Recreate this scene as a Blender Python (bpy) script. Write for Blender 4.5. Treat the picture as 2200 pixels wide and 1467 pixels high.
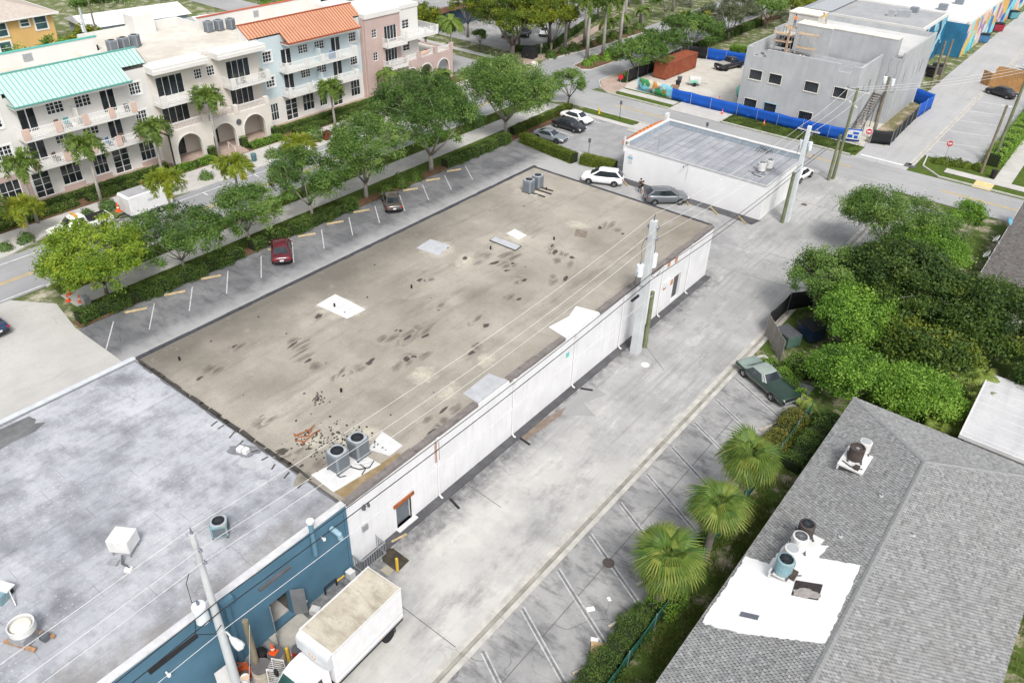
import bpy, bmesh, math, random
import numpy as np
from mathutils import Vector, Matrix

for _o in list(bpy.data.objects):
    bpy.data.objects.remove(_o)
sc = bpy.context.scene
COL = sc.collection
R_ = math.radians
random.seed(7)
rng = np.random.default_rng(11)

# ------------------------------------------------------------------ camera
CAM_H = 36.5
YAW, PITCH, ROLL = R_(37.10), R_(34.84), R_(1.933)
_fh = Vector((-math.sin(YAW), math.cos(YAW), 0)); _rh = Vector((math.cos(YAW), math.sin(YAW), 0)); _zv = Vector((0, 0, 1))
_fw = _fh * math.cos(PITCH) - _zv * math.sin(PITCH)
_up = _fh * math.sin(PITCH) + _zv * math.cos(PITCH)
_r2 = _rh * math.cos(ROLL) + _up * math.sin(ROLL)
_u2 = -_rh * math.sin(ROLL) + _up * math.cos(ROLL)
cam_d = bpy.data.cameras.new('camera')
cam = bpy.data.objects.new('camera', cam_d); COL.objects.link(cam)
m3 = Matrix((_r2, _u2, -_fw)).transposed()
cam.matrix_world = Matrix.Translation((0, 0, CAM_H)) @ m3.to_4x4()
cam_d.sensor_width = 36.0
cam_d.lens = 27.72
cam_d.clip_start = 0.5
cam_d.clip_end = 3000
sc.camera = cam

# ------------------------------------------------------------------ sky, sun, exposure (bright overcast)
SUN_EL, SUN_AZ = R_(52), R_(128)
wd = bpy.data.worlds.new('World'); sc.world = wd; wd.use_nodes = True
nt = wd.node_tree; nt.nodes.clear()
_sky = nt.nodes.new('ShaderNodeTexSky'); _sky.sky_type = 'NISHITA'; _sky.sun_disc = False
_sky.sun_elevation = SUN_EL; _sky.sun_rotation = SUN_AZ
_sky.air_density = 1.0; _sky.dust_density = 4.0; _sky.ozone_density = 1.0; _sky.altitude = 0
_hs = nt.nodes.new('ShaderNodeHueSaturation'); _hs.inputs['Saturation'].default_value = 0.30
_bg = nt.nodes.new('ShaderNodeBackground'); _bg.inputs['Strength'].default_value = 0.14
_wo = nt.nodes.new('ShaderNodeOutputWorld')
nt.links.new(_sky.outputs[0], _hs.inputs['Color']); nt.links.new(_hs.outputs[0], _bg.inputs['Color']); nt.links.new(_bg.outputs[0], _wo.inputs['Surface'])
sun_d = bpy.data.lights.new('sun', 'SUN'); sun_d.energy = 1.5; sun_d.angle = R_(13); sun_d.color = (1.0, 0.97, 0.92)
sun = bpy.data.objects.new('sun', sun_d); COL.objects.link(sun)
_sd = Vector((math.sin(SUN_AZ) * math.cos(SUN_EL), math.cos(SUN_AZ) * math.cos(SUN_EL), math.sin(SUN_EL)))
sun.rotation_euler = _sd.to_track_quat('Z', 'Y').to_euler()
vs = sc.view_settings
vs.view_transform = 'Standard'; vs.look = 'None'; vs.gamma = 1.0; vs.use_curve_mapping = False
vs.exposure = 0.62

# ------------------------------------------------------------------ helpers: objects
def link(o, parent=None):
    COL.objects.link(o)
    if parent is not None:
        o.parent = parent
    return o

def tag(o, label=None, cat=None, group=None, kind=None):
    if label: o['label'] = label
    if cat: o['category'] = cat
    if group: o['group'] = group
    if kind: o['kind'] = kind
    return o

def thing(name, label, cat, loc=(0, 0, 0), rz=0.0, group=None, scale=1.0):
    o = bpy.data.objects.new(name, None)
    o.empty_display_size = 0.3
    o.location = loc; o.rotation_euler = (0, 0, rz)
    o.scale = (scale,) * 3 if not isinstance(scale, tuple) else scale
    link(o); return tag(o, label, cat, group)

def inst(name, mesh, parent=None, loc=(0, 0, 0), rot=(0, 0, 0), scale=(1, 1, 1)):
    o = bpy.data.objects.new(name, mesh)
    o.location = loc; o.rotation_euler = rot if not isinstance(rot, (int, float)) else (0, 0, rot)
    o.scale = scale if isinstance(scale, tuple) else (scale,) * 3
    return link(o, parent)

def copy_tree(o, parent=None):
    c = o.copy(); link(c)
    if parent is not None:
        c.parent = parent
    for ch in o.children:
        copy_tree(ch, c)
    return c

class MB:
    """collects shapes and links them as one mesh object"""
    def __init__(s):
        s.v = []; s.f = []; s.m = []
    def add(s, vs, fs, mi=0):
        n = len(s.v); s.v.extend(vs)
        for f in fs:
            s.f.append(tuple(i + n for i in f)); s.m.append(mi)
        return s
    def bb(s, x0, y0, z0, x1, y1, z1, mi=0):
        vs = [(x0, y0, z0), (x1, y0, z0), (x1, y1, z0), (x0, y1, z0), (x0, y0, z1), (x1, y0, z1), (x1, y1, z1), (x0, y1, z1)]
        return s.add(vs, [(0, 3, 2, 1), (4, 5, 6, 7), (0, 1, 5, 4), (1, 2, 6, 5), (2, 3, 7, 6), (3, 0, 4, 7)], mi)
    def box(s, cx, cy, cz, sx, sy, sz, rz=0.0, mi=0):
        c, n = math.cos(rz), math.sin(rz); vs = []
        for k in (-.5, .5):
            for a, b in ((-.5, -.5), (.5, -.5), (.5, .5), (-.5, .5)):
                x, y = a * sx, b * sy
                vs.append((cx + x * c - y * n, cy + x * n + y * c, cz + k * sz))
        return s.add(vs, [(0, 3, 2, 1), (4, 5, 6, 7), (0, 1, 5, 4), (1, 2, 6, 5), (2, 3, 7, 6), (3, 0, 4, 7)], mi)
    def bar(s, a, b, w, h, mi=0):
        """rectangular bar from a to b"""
        a, b = Vector(a), Vector(b); d = (b - a).normalized()
        up = Vector((0, 0, 1)) if abs(d.z) < .95 else Vector((1, 0, 0))
        r = d.cross(up).normalized(); u = r.cross(d)
        vs = []
        for q in (a, b):
            for i, j in ((-1, -1), (1, -1), (1, 1), (-1, 1)):
                vs.append(tuple(q + r * (i * w / 2) + u * (j * h / 2)))
        return s.add(vs, [(0, 3, 2, 1), (4, 5, 6, 7), (0, 1, 5, 4), (1, 2, 6, 5), (2, 3, 7, 6), (3, 0, 4, 7)], mi)
    def poly(s, pts, mi=0):
        return s.add([tuple(p) for p in pts], [tuple(range(len(pts)))], mi)
    def prism(s, pts, z0, z1, mi=0):
        n = len(pts)
        vs = [(p[0], p[1], z0) for p in pts] + [(p[0], p[1], z1) for p in pts]
        fs = [tuple(range(n - 1, -1, -1)), tuple(range(n, 2 * n))] + [(i, (i + 1) % n, n + (i + 1) % n, n + i) for i in range(n)]
        return s.add(vs, fs, mi)
    def cyl(s, x, y, z0, z1, r0, r1=None, n=12, mi=0, cap=True):
        r1 = r0 if r1 is None else r1; vs = []
        for z, r in ((z0, r0), (z1, r1)):
            for i in range(n):
                a = 2 * math.pi * i / n
                vs.append((x + r * math.cos(a), y + r * math.sin(a), z))
        fs = [(i, (i + 1) % n, n + (i + 1) % n, n + i) for i in range(n)]
        if cap: fs += [tuple(range(n - 1, -1, -1)), tuple(range(n, 2 * n))]
        return s.add(vs, fs, mi)
    def lathe(s, prof, x=0, y=0, z=0, n=14, mi=0):
        vs = []
        for r, h in prof:
            for i in range(n):
                a = 2 * math.pi * i / n
                vs.append((x + r * math.cos(a), y + r * math.sin(a), z + h))
        fs = []
        for k in range(len(prof) - 1):
            for i in range(n):
                fs.append((k * n + i, k * n + (i + 1) % n, (k + 1) * n + (i + 1) % n, (k + 1) * n + i))
        if prof[0][0] > 1e-4: fs.append(tuple(range(n - 1, -1, -1)))
        if prof[-1][0] > 1e-4: fs.append(tuple((len(prof) - 1) * n + i for i in range(n)))
        return s.add(vs, fs, mi)
    def tube(s, pts, r, n=6, mi=0, r1=None):
        pts = [Vector(p) for p in pts]; L = len(pts); vs = []
        ref = None
        for i, p in enumerate(pts):
            d = (pts[min(i + 1, L - 1)] - pts[max(i - 1, 0)])
            d = d.normalized() if d.length > 1e-9 else Vector((0, 0, 1))
            if ref is None:
                ref = Vector((0, 0, 1)) if abs(d.z) < .9 else Vector((1, 0, 0))
            a = d.cross(ref).normalized(); b = a.cross(d); 
            rr = r if r1 is None else r + (r1 - r) * i / max(1, L - 1)
            for k in range(n):
                t = 2 * math.pi * k / n
                vs.append(tuple(p + a * (rr * math.cos(t)) + b * (rr * math.sin(t))))
        fs = []
        for i in range(L - 1):
            for k in range(n):
                fs.append((i * n + k, i * n + (k + 1) % n, (i + 1) * n + (k + 1) % n, (i + 1) * n + k))
        fs += [tuple(range(n - 1, -1, -1)), tuple((L - 1) * n + k for k in range(n))]
        return s.add(vs, fs, mi)
    def mesh(s, name, mats, smooth=False, bevel=0.0):
        me = bpy.data.meshes.new(name)
        me.from_pydata(s.v, [], s.f)
        for m in (mats if isinstance(mats, (list, tuple)) else [mats]):
            me.materials.append(m)
        if max(s.m, default=0) > 0:
            me.polygons.foreach_set('material_index', s.m)
        if smooth:
            me.polygons.foreach_set('use_smooth', [True] * len(me.polygons))
        bm = bmesh.new(); bm.from_mesh(me)
        bmesh.ops.recalc_face_normals(bm, faces=bm.faces)
        if bevel > 0:
            bmesh.ops.bevel(bm, geom=list(bm.edges), offset=bevel, segments=1, affect='EDGES', clamp_overlap=True)
        bm.to_mesh(me); bm.free()
        me.update(); return me
    def build(s, name, mats, parent=None, loc=(0, 0, 0), rot=0.0, smooth=False, bevel=0.0):
        return inst(name, s.mesh(name, mats, smooth, bevel), parent, loc, rot)

def struct(o):
    o['kind'] = 'structure'; return o

# ------------------------------------------------------------------ helpers: materials
def _lin(c):
    return c if len(c) == 4 else (c[0], c[1], c[2], 1.0)

class NT:
    def __init__(s, name):
        s.m = bpy.data.materials.new(name); s.m.use_nodes = True
        s.t = s.m.node_tree; s.b = s.t.nodes['Principled BSDF']
        s.co = None
    def n(s, typ, **kw):
        x = s.t.nodes.new(typ)
        for k, v in kw.items(): setattr(x, k, v)
        return x
    def l(s, a, b): s.t.links.new(a, b)
    def coord(s, scale=(1, 1, 1), world=False, rot=(0, 0, 0)):
        if world:
            g = s.n('ShaderNodeNewGeometry').outputs['Position']
        else:
            g = s.n('ShaderNodeTexCoord').outputs['Object']
        mp = s.n('ShaderNodeMapping'); mp.inputs['Scale'].default_value = scale; mp.inputs['Rotation'].default_value = rot
        s.l(g, mp.inputs['Vector']); return mp.outputs[0]
    def noise(s, vec, scale, detail=4, rough=.55, lo=None, hi=None):
        x = s.n('ShaderNodeTexNoise'); x.inputs['Scale'].default_value = scale
        x.inputs['Detail'].default_value = detail; x.inputs['Roughness'].default_value = rough
        s.l(vec, x.inputs['Vector'])
        return x.outputs['Fac'] if lo is None else s.rng(x.outputs['Fac'], lo, hi)
    def rng(s, v, lo, hi, a=0.0, b=1.0):
        x = s.n('ShaderNodeMapRange'); x.inputs['From Min'].default_value = lo; x.inputs['From Max'].default_value = hi
        x.inputs['To Min'].default_value = a; x.inputs['To Max'].default_value = b
        s.l(v, x.inputs['Value']); return x.outputs[0]
    def mix(s, fac, a, b):
        x = s.n('ShaderNodeMix', data_type='RGBA')
        if isinstance(fac, (int, float)): x.inputs[0].default_value = fac
        else: s.l(fac, x.inputs[0])
        for i, c in ((6, a), (7, b)):
            if isinstance(c, (tuple, list)): x.inputs[i].default_value = _lin(c)
            else: s.l(c, x.inputs[i])
        return x.outputs[2]
    def math(s, op, a, b=None, c=None):
        x = s.n('ShaderNodeMath', operation=op)
        for i, v in enumerate((a, b, c)):
            if v is None: continue
            if isinstance(v, (int, float)): x.inputs[i].default_value = v
            else: s.l(v, x.inputs[i])
        return x.outputs[0]
    def sep(s, vec):
        x = s.n('ShaderNodeSeparateXYZ'); s.l(vec, x.inputs[0]); return x.outputs
    def bump(s, h, strength=.3, dist=.02):
        x = s.n('ShaderNodeBump'); x.inputs['Strength'].default_value = strength; x.inputs['Distance'].default_value = dist
        s.l(h, x.inputs['Height']); s.l(x.outputs[0], s.b.inputs['Normal'])
    def out(s, col, rough=.85, metal=0.0, spec=.3):
        if isinstance(col, (tuple, list)): s.b.inputs['Base Color'].default_value = _lin(col)
        else: s.l(col, s.b.inputs['Base Color'])
        if isinstance(rough, (int, float)): s.b.inputs['Roughness'].default_value = rough
        else: s.l(rough, s.b.inputs['Roughness'])
        s.b.inputs['Metallic'].default_value = metal
        s.b.inputs['Specular IOR Level'].default_value = spec
        return s.m

def hexc(h):
    v = [int(h[i:i + 2], 16) / 255 for i in (0, 2, 4)]
    return tuple(c / 12.92 if c <= .04045 else ((c + .055) / 1.055) ** 2.4 for c in v)

_mc = {}
def mat(name, col, rough=.8, var=.18, scale=1.5, fine=12.0, metal=0.0, spec=.3, bump=.0, streak=0.0, dirt=None, rnd=0.0):
    """painted / worn plain surface: two-scale mottling, optional vertical streaks and dirt"""
    if name in _mc: return _mc[name]
    t = NT(name); v = t.coord(world=True)
    d = tuple(c * (1 - var) for c in col); l_ = tuple(min(1, c * (1 + var * .8)) for c in col)
    c = t.mix(t.noise(v, scale, 5, .6, .3, .7), d, l_)
    f = t.noise(v, fine, 3, .6, .25, .75)
    c = t.mix(t.math('MULTIPLY', f, var * .9), c, tuple(x * .72 for x in col))
    if streak:
        vv = t.coord((6, 6, .35), world=True)
        c = t.mix(t.math('MULTIPLY', t.noise(vv, 1.0, 5, .7, .52, .8), streak), c, dirt or tuple(x * .45 for x in col))
    elif dirt:
        c = t.mix(t.math('MULTIPLY', t.noise(v, scale * .6, 6, .7, .5, .75), .6), c, dirt)
    if rnd:
        oi = t.n('ShaderNodeObjectInfo').outputs['Random']
        c = t.mix(t.math('MULTIPLY', oi, rnd), c, tuple(x * .55 for x in col))
    if bump: t.bump(f, bump, .01)
    _mc[name] = t.out(c, rough, metal, spec); return _mc[name]

def glass(name, col=(.012, .016, .02), rough=.08):
    if name in _mc: return _mc[name]
    t = NT(name); v = t.coord(world=True)
    c = t.mix(t.noise(v, .6, 3, .5, .35, .65), col, tuple(x * 2.2 + .01 for x in col))
    _mc[name] = t.out(c, rough, 0, .6); return _mc[name]

def carpaint(name, col, metal=.0):
    if name in _mc: return _mc[name]
    t = NT(name); v = t.coord(world=True)
    c = t.mix(t.noise(v, 2.0, 4, .6, .35, .7), col, tuple(min(1, x * 1.12 + .004) for x in col))
    t.out(c, .28, metal, .5)
    t.b.inputs['Coat Weight'].default_value = .6; t.b.inputs['Coat Roughness'].default_value = .08
    _mc[name] = t.m; return t.m

def leafmat(name, cols, trans=.45):
    """foliage; the per-leaf attribute 'tint' (0..1) picks between three real leaf colours"""
    if name in _mc: return _mc[name]
    t = NT(name)
    a = t.n('ShaderNodeAttribute'); a.attribute_name = 'tint'
    r = t.n('ShaderNodeValToRGB')
    e = r.color_ramp.elements
    e[0].position = 0.0; e[0].color = _lin(cols[0]); e[1].position = 1.0; e[1].color = _lin(cols[-1])
    for i, c in enumerate(cols[1:-1]):
        x = e.new((i + 1) / (len(cols) - 1)); x.color = _lin(c)
    oi = t.n('ShaderNodeObjectInfo').outputs['Random']
    t.l(t.math('ADD', a.outputs['Fac'], t.math('MULTIPLY_ADD', oi, .34, -.17)), r.inputs[0])
    t.out(r.outputs[0], .55, 0, .35)
    tr = t.n('ShaderNodeBsdfTranslucent'); t.l(r.outputs[0], tr.inputs['Color'])
    mx = t.n('ShaderNodeMixShader'); mx.inputs[0].default_value = trans
    t.l(t.b.outputs[0], mx.inputs[1]); t.l(tr.outputs[0], mx.inputs[2])
    t.l(mx.outputs[0], t.t.nodes['Material Output'].inputs['Surface'])
    _mc[name] = t.m; return t.m

def np_mesh(name, verts, quads, mats, tint=None, smooth=False):
    me = bpy.data.meshes.new(name)
    nv, nf = len(verts), len(quads)
    k = quads.shape[1]
    me.vertices.add(nv); me.vertices.foreach_set('co', np.asarray(verts, np.float32).ravel())
    me.loops.add(nf * k); me.loops.foreach_set('vertex_index', np.asarray(quads, np.int32).ravel())
    me.polygons.add(nf); me.polygons.foreach_set('loop_start', np.arange(0, nf * k, k, dtype=np.int32))
    for m in (mats if isinstance(mats, (list, tuple)) else [mats]): me.materials.append(m)
    me.update(calc_edges=True)
    if tint is not None:
        at = me.attributes.new('tint', 'FLOAT', 'FACE'); at.data.foreach_set('value', np.asarray(tint, np.float32))
    if smooth: me.polygons.foreach_set('use_smooth', [True] * nf)
    return me

def leaf_cloud(name, c, size, m, tint, up=.5, aspect=.55, seed=0, nrm=None):
    """one diamond leaf per centre c (N,3)"""
    r = np.random.default_rng(seed); n = len(c)
    nv = r.normal(size=(n, 3)); nv /= np.linalg.norm(nv, axis=1, keepdims=True)
    if nrm is not None: nv = nv * .75 + nrm
    nv[:, 2] += up; nv /= np.linalg.norm(nv, axis=1, keepdims=True)
    t = r.normal(size=(n, 3)); t -= nv * (t * nv).sum(1, keepdims=True); t /= np.linalg.norm(t, axis=1, keepdims=True)
    b = np.cross(nv, t)
    s = (size * r.uniform(.65, 1.35, n))[:, None] if not isinstance(size, np.ndarray) else size[:, None]
    L = t * s; W = b * s * aspect
    droop = nv * s * -.12
    v = np.stack([c - L * .5, c + W * .5 + droop * .0, c + L * .5 + droop, c - W * .5], 1).reshape(-1, 3)
    q = np.arange(n * 4).reshape(-1, 4)
    return np_mesh(name, v, q, m, tint)
# ================================================================== SETTING: ground, roads, pavements
def pave(name, base, light, dark, big=.12, streak=.5, sx=1.2, sy=.12, crack=.0, speck=.35, lightamt=.8, rot=0.0, extra=None, rough=.9):
    t = NT(name); v = t.coord(world=True)
    c = t.mix(t.math('MULTIPLY', t.noise(v, big, 6, .62, .42, .62), lightamt), base, light)
    vs_ = t.coord((sx, sy, 1), world=True, rot=(0, 0, rot))
    c = t.mix(t.math('MULTIPLY', t.noise(vs_, 1.0, 6, .68, .5, .72), streak), c, dark)
    c = t.mix(t.math('MULTIPLY', t.noise(v, .9, 5, .7, .52, .7), streak * .55), c, dark)
    c = t.mix(t.math('MULTIPLY', t.noise(v, 4.5, 6, .8, .5, .72), .30), c, tuple(x * .55 for x in base))
    f = t.noise(v, 22, 3, .7, .3, .7)
    c = t.mix(t.math('MULTIPLY', f, speck), c, tuple(x * .62 for x in base))
    if crack:
        vo = t.n('ShaderNodeTexVoronoi', feature='DISTANCE_TO_EDGE'); vo.inputs['Scale'].default_value = .22
        wv = t.n('ShaderNodeMix', data_type='VECTOR'); wv.inputs[0].default_value = .12
        nz = t.n('ShaderNodeTexNoise'); nz.inputs['Scale'].default_value = .45; nz.inputs['Detail'].default_value = 3
        t.l(v, nz.inputs['Vector']); 
        ad = t.n('ShaderNodeVectorMath', operation='ADD'); sc_ = t.n('ShaderNodeVectorMath', operation='SCALE'); sc_.inputs['Scale'].default_value = 1.6
        t.l(nz.outputs['Color'], sc_.inputs[0]); t.l(v, ad.inputs[0]); t.l(sc_.outputs[0], ad.inputs[1]); t.l(ad.outputs[0], vo.inputs['Vector'])
        k = t.rng(vo.outputs['Distance'], 0.0, .007, 1, 0)
        k = t.math('MULTIPLY', k, t.noise(v, .35, 3, .5, .48, .64))
        c = t.mix(t.math('MULTIPLY', k, crack * .7), c, tuple(x * .3 for x in dark))
    if extra: c = extra(t, v, c)
    t.bump(f, .25, .008)
    return t.out(c, rough, 0, .2)

def _alley_extra(t, v, c):
    x = t.sep(v)[0]
    n1 = t.noise(v, .55, 6, .7)
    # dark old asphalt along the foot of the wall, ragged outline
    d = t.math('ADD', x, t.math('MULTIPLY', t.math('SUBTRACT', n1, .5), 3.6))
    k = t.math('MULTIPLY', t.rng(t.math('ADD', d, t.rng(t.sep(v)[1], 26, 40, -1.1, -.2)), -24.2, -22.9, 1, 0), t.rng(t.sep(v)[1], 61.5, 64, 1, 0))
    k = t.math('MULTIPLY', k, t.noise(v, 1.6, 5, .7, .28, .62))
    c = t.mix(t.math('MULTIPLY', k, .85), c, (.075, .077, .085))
    # cement dusted middle of the near half
    y = t.sep(v)[1]
    k2 = t.math('MULTIPLY', t.rng(t.math('ADD', y, t.math('MULTIPLY', n1, 14)), 34, 48, 1, 0), t.rng(d, -23.6, -21.6, 0, 1))
    k2 = t.math('MULTIPLY', k2, t.noise(v, .3, 5, .6, .3, .6))
    c = t.mix(t.math('MULTIPLY', k2, .7), c, (.55, .535, .505))
    k3 = t.noise(t.coord((.8, .22, 1), world=True), .9, 7, .72, .56, .74)
    c = t.mix(t.math('MULTIPLY', k3, .55), c, (.62, .61, .59))
    k4 = t.noise(t.coord((1.1, .5, 1), world=True), .42, 7, .75, .53, .68)
    return t.mix(t.math('MULTIPLY', k4, .62), c, (.18, .18, .182))

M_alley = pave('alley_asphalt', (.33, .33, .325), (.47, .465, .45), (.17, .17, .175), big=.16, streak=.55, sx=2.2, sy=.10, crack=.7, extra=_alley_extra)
def _lot_extra(t, v, c):
    x = t.sep(v)[0]
    d = t.math('ADD', x, t.math('MULTIPLY', t.noise(v, .8, 5, .6), 2.2))
    k = t.rng(d, -53.6, -51.0, 0, 1)
    return t.mix(t.math('MULTIPLY', k, .85), c, (.40, .40, .395))
M_lotL = pave('worn_dark_asphalt', (.14, .143, .15), (.27, .27, .275), (.04, .041, .046), big=.25, streak=.6, sx=.5, sy=1.6, rot=R_(38), crack=.8, extra=_lot_extra)
M_lotR = pave('worn_lot_asphalt', (.28, .28, .28), (.41, .405, .395), (.06, .062, .07), big=.4, streak=.95, sx=.45, sy=1.3, rot=R_(-28), crack=.9)
M_lotN = pave('gravelly_asphalt', (.33, .33, .33), (.48, .475, .465), (.17, .17, .18), big=.4, streak=.5, sx=.5, sy=.5, crack=.6, speck=.6)
M_conc = pave('drive_concrete', (.45, .44, .42), (.53, .52, .50), (.32, .31, .30), big=.15, streak=.35, sx=.6, sy=.25, crack=.5)
M_walk = pave('sidewalk_concrete', (.47, .455, .43), (.56, .545, .515), (.33, .32, .30), big=.4, streak=.4, sx=.9, sy=.9)
M_road = pave('road_asphalt', (.30, .305, .315), (.37, .37, .375), (.20, .202, .21), big=.1, streak=.4, sx=1.4, sy=.06, crack=.5)
M_road2 = pave('cross_road_asphalt', (.32, .322, .325), (.40, .40, .395), (.21, .21, .215), big=.1, streak=.4, sx=.06, sy=1.4, crack=.6)
M_alley2 = pave('far_alley_asphalt', (.40, .40, .40), (.48, .475, .465), (.26, .26, .265), big=.1, streak=.4, sx=1.4, sy=.10, crack=.5)
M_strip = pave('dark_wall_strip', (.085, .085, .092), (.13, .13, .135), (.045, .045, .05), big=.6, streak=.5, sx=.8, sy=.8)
M_sand = pave('site_sand', (.55, .52, .46), (.64, .62, .57), (.36, .31, .24), big=.2, streak=.5, sx=.5, sy=.5, speck=.5)
M_brickwalk = pave('brick_pavers', (.40, .30, .25), (.48, .39, .33), (.27, .19, .16), big=.6, streak=.4, sx=1.5, sy=1.5)
M_kerb = mat('kerb_concrete', (.50, .49, .46), .9, .2, 1.0)
M_white = mat('road_paint_white', (.74, .74, .73), .7, .25, 3.0, dirt=(.35, .35, .35))
M_yellow = mat('road_paint_yellow', (.62, .42, .10), .7, .25, 2.0, dirt=(.35, .30, .2))
M_black = mat('flat_black', (.02, .02, .022), .7, .3)

def grassmat(name, g1, g2, soil, bare=.5):
    t = NT(name); v = t.coord(world=True)
    c = t.mix(t.noise(v, 1.3, 6, .7, .35, .65), g1, g2)
    c = t.mix(t.math('MULTIPLY', t.noise(v, 14, 4, .8, .4, .65), .55), c, tuple(x * .45 for x in g1))
    c = t.mix(t.noise(v, .55, 7, .72, bare, bare + .14), c, soil)
    t.bump(t.noise(v, 30, 3, .7), .6, .03)
    return t.out(c, .95, 0, .1)
M_grass = grassmat('lawn_grass', (.06, .10, .018), (.11, .15, .03), (.30, .25, .17), .62)
M_yard = grassmat('patchy_yard', (.06, .10, .02), (.10, .14, .035), (.36, .31, .24), .50)
M_mulch = grassmat('brown_mulch', (.13, .075, .045), (.19, .12, .075), (.09, .06, .04), .55)
M_ground = grassmat('far_ground', (.09, .125, .04), (.16, .18, .08), (.42, .38, .30), .50)

def sheet(name, pts, z, m, thick=0.0):
    mb = MB()
    if thick: mb.prism(pts, z - thick, z)
    else: mb.poly([(x, y, z) for x, y in pts])
    return struct(mb.build(name, m))
def rect(x0, y0, x1, y1): return [(x0, y0), (x1, y0), (x1, y1), (x0, y1)]

sheet('ground', rect(-700, -300, 500, 1200), -.05, M_ground)
sheet('road', [(-75.6, -60), (-67.8, -60), (-67.8, 88), (-66.4, 92), (-63.6, 94.2), (-63.6, 101.9), (-63.2, 103.7), (-65.1, 106.3), (-65.4, 330), (-79.5, 330), (-77.4, 116), (-78.2, 109.5), (-76.4, 104.4), (-76.4, 93.5), (-75.6, 91)], 0, M_road)
sheet('cross_road', rect(-170, 94.3, 120, 101.8), .004, M_road2)
sheet('alley', rect(-24.9, -40, -16.6, 94.3), .0, M_alley)
sheet('parking_lot', rect(-15.72, -25, -10.3, 52.0), .0, M_lotR)
tag(sheet('parking_lot', rect(-59.3, 20.4, -44.7, 77.4), .0, M_lotL))
sheet('concrete_drive', [(-67.8, -40), (-44.7, -40), (-44.7, 20.38), (-59.6, 20.38), (-64.4, 21.2), (-67.8, 19.0)], .0, M_conc)
sheet('rear_lot', rect(-44.7, 61.9, -24.9, 94.3), -.004, M_lotN)
sheet('parking_lot', rect(-60.0, 77.4, -42.0, 93.2), .004, pave('lot_asphalt_far', (.30, .30, .305), (.38, .38, .38), (.15, .15, .16), big=.3, streak=.5, sx=.9, sy=.3, crack=.6))
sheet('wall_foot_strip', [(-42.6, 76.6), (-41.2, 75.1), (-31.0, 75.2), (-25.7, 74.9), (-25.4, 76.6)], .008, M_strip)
sheet('alley', rect(-24.4, 101.8, -17.6, 330), .002, M_alley2)
sheet('parking_lot', [(-17.6, 108.6), (-15.5, 108.6), (-11.0, 109.5), (-10.6, 330), (-17.6, 330)], .004, pave('lot_asphalt_north', (.36, .36, .365), (.43, .43, .43), (.24, .24, .245), big=.2, streak=.4, sx=.5, sy=.5, crack=.5))
sheet('yard', rect(-10.3, -30, 60, 94.0), -.02, M_yard)
sheet('yard', rect(-15.72, 52.0, -10.3, 94.0), -.02, M_yard)
sheet('grass_verge', rect(-17.6, 101.9, 80, 300), -.03, M_grass)
sheet('building_site', rect(-61.3, 106.2, -24.4, 131.5), .0, M_sand)
sheet('grass_verge', rect(-60.2, 102.3, -24.0, 106.1), .02, M_grass)
sheet('driveway_apron', rect(-50.6, 101.8, -42.5, 106.2), .03, M_walk)
sheet('sidewalk', rect(-63.0, 103.9, -50.8, 105.6), .045, M_walk)
sheet('far_car_park', [(-140, 110), (-86, 110), (-84.5, 121), (-92, 150), (-100, 230), (-190, 230)], .0, M_lotN)
sheet('sidewalk', [(-79.0, 103), (-83.5, 103.5), (-85.5, 108), (-80, 112), (-82, 122), (-88, 150), (-86.5, 151), (-80.3, 122), (-78.3, 111)], .01, M_brickwalk)
sheet('sidewalk', rect(-140, 104.2, -84, 105.6), .03, M_walk)
# near side of the main street: kerb, verge, sidewalk, tree strip
def kerb(pts, w=.16, h=.13, name='kerb'):
    mb = MB()
    for a, b in zip(pts, pts[1:]):
        mb.bar((a[0], a[1], h / 2 - .02), (b[0], b[1], h / 2 - .02), w, h + .04)
    return struct(mb.build(name, M_kerb))
kerb([(-67.75, 22), (-67.75, 88), (-66.35, 92), (-63.55, 94.2), (-48, 94.25)])
sheet('verge', rect(-67.65, 22.2, -65.3, 88), .06, M_grass)
sheet('sidewalk', rect(-65.3, 22.0, -62.5, 92.5), .075, M_walk)
sheet('verge', rect(-62.5, 23.5, -60.6, 77.5), .07, M_grass)
sheet('planting_bed', rect(-60.6, 20.6, -59.25, 93), .08, M_mulch)
sheet('sidewalk', rect(-62.5, 91.2, -47.6, 92.4), .05, M_walk)
sheet('grass_verge', rect(-59.6, 92.5, -50.8, 94.2), .07, M_grass)
sheet('driveway_apron', rect(-50.6, 90.5, -44.5, 94.25), .01, M_walk)
sheet('sidewalk', rect(-44.5, 93.2, -25.5, 94.25), .05, M_walk)
# far side of the main street: kerb, sidewalk, beds, raised terrace
kerb([(-75.7, -20), (-75.7, 22.5), (-76.4, 24.4), (-78.4, 31), (-78.4, 36), (-76.3, 39.5), (-75.7, 42), (-75.7, 91), (-76.5, 93.5)])
sheet('sidewalk', [(-80.4, -20), (-75.8, -20), (-75.8, 22.5), (-76.5, 24.4), (-78.4, 31), (-78.4, 36), (-76.4, 39.5), (-75.8, 42), (-75.8, 91), (-76.6, 93.4), (-80.4, 93.4)], .08, M_walk)
sheet('planting_bed', rect(-83.2, -20, -80.4, 92), .10, M_mulch)
sheet('terrace', rect(-84.6, -20, -83.2, 92), .5, M_brickwalk, .5)
sheet('yard', rect(-180, -30, -98.2, 93.5), -.02, grassmat('back_lawn', (.11, .15, .05), (.18, .20, .09), (.42, .39, .31), .50))
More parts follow.
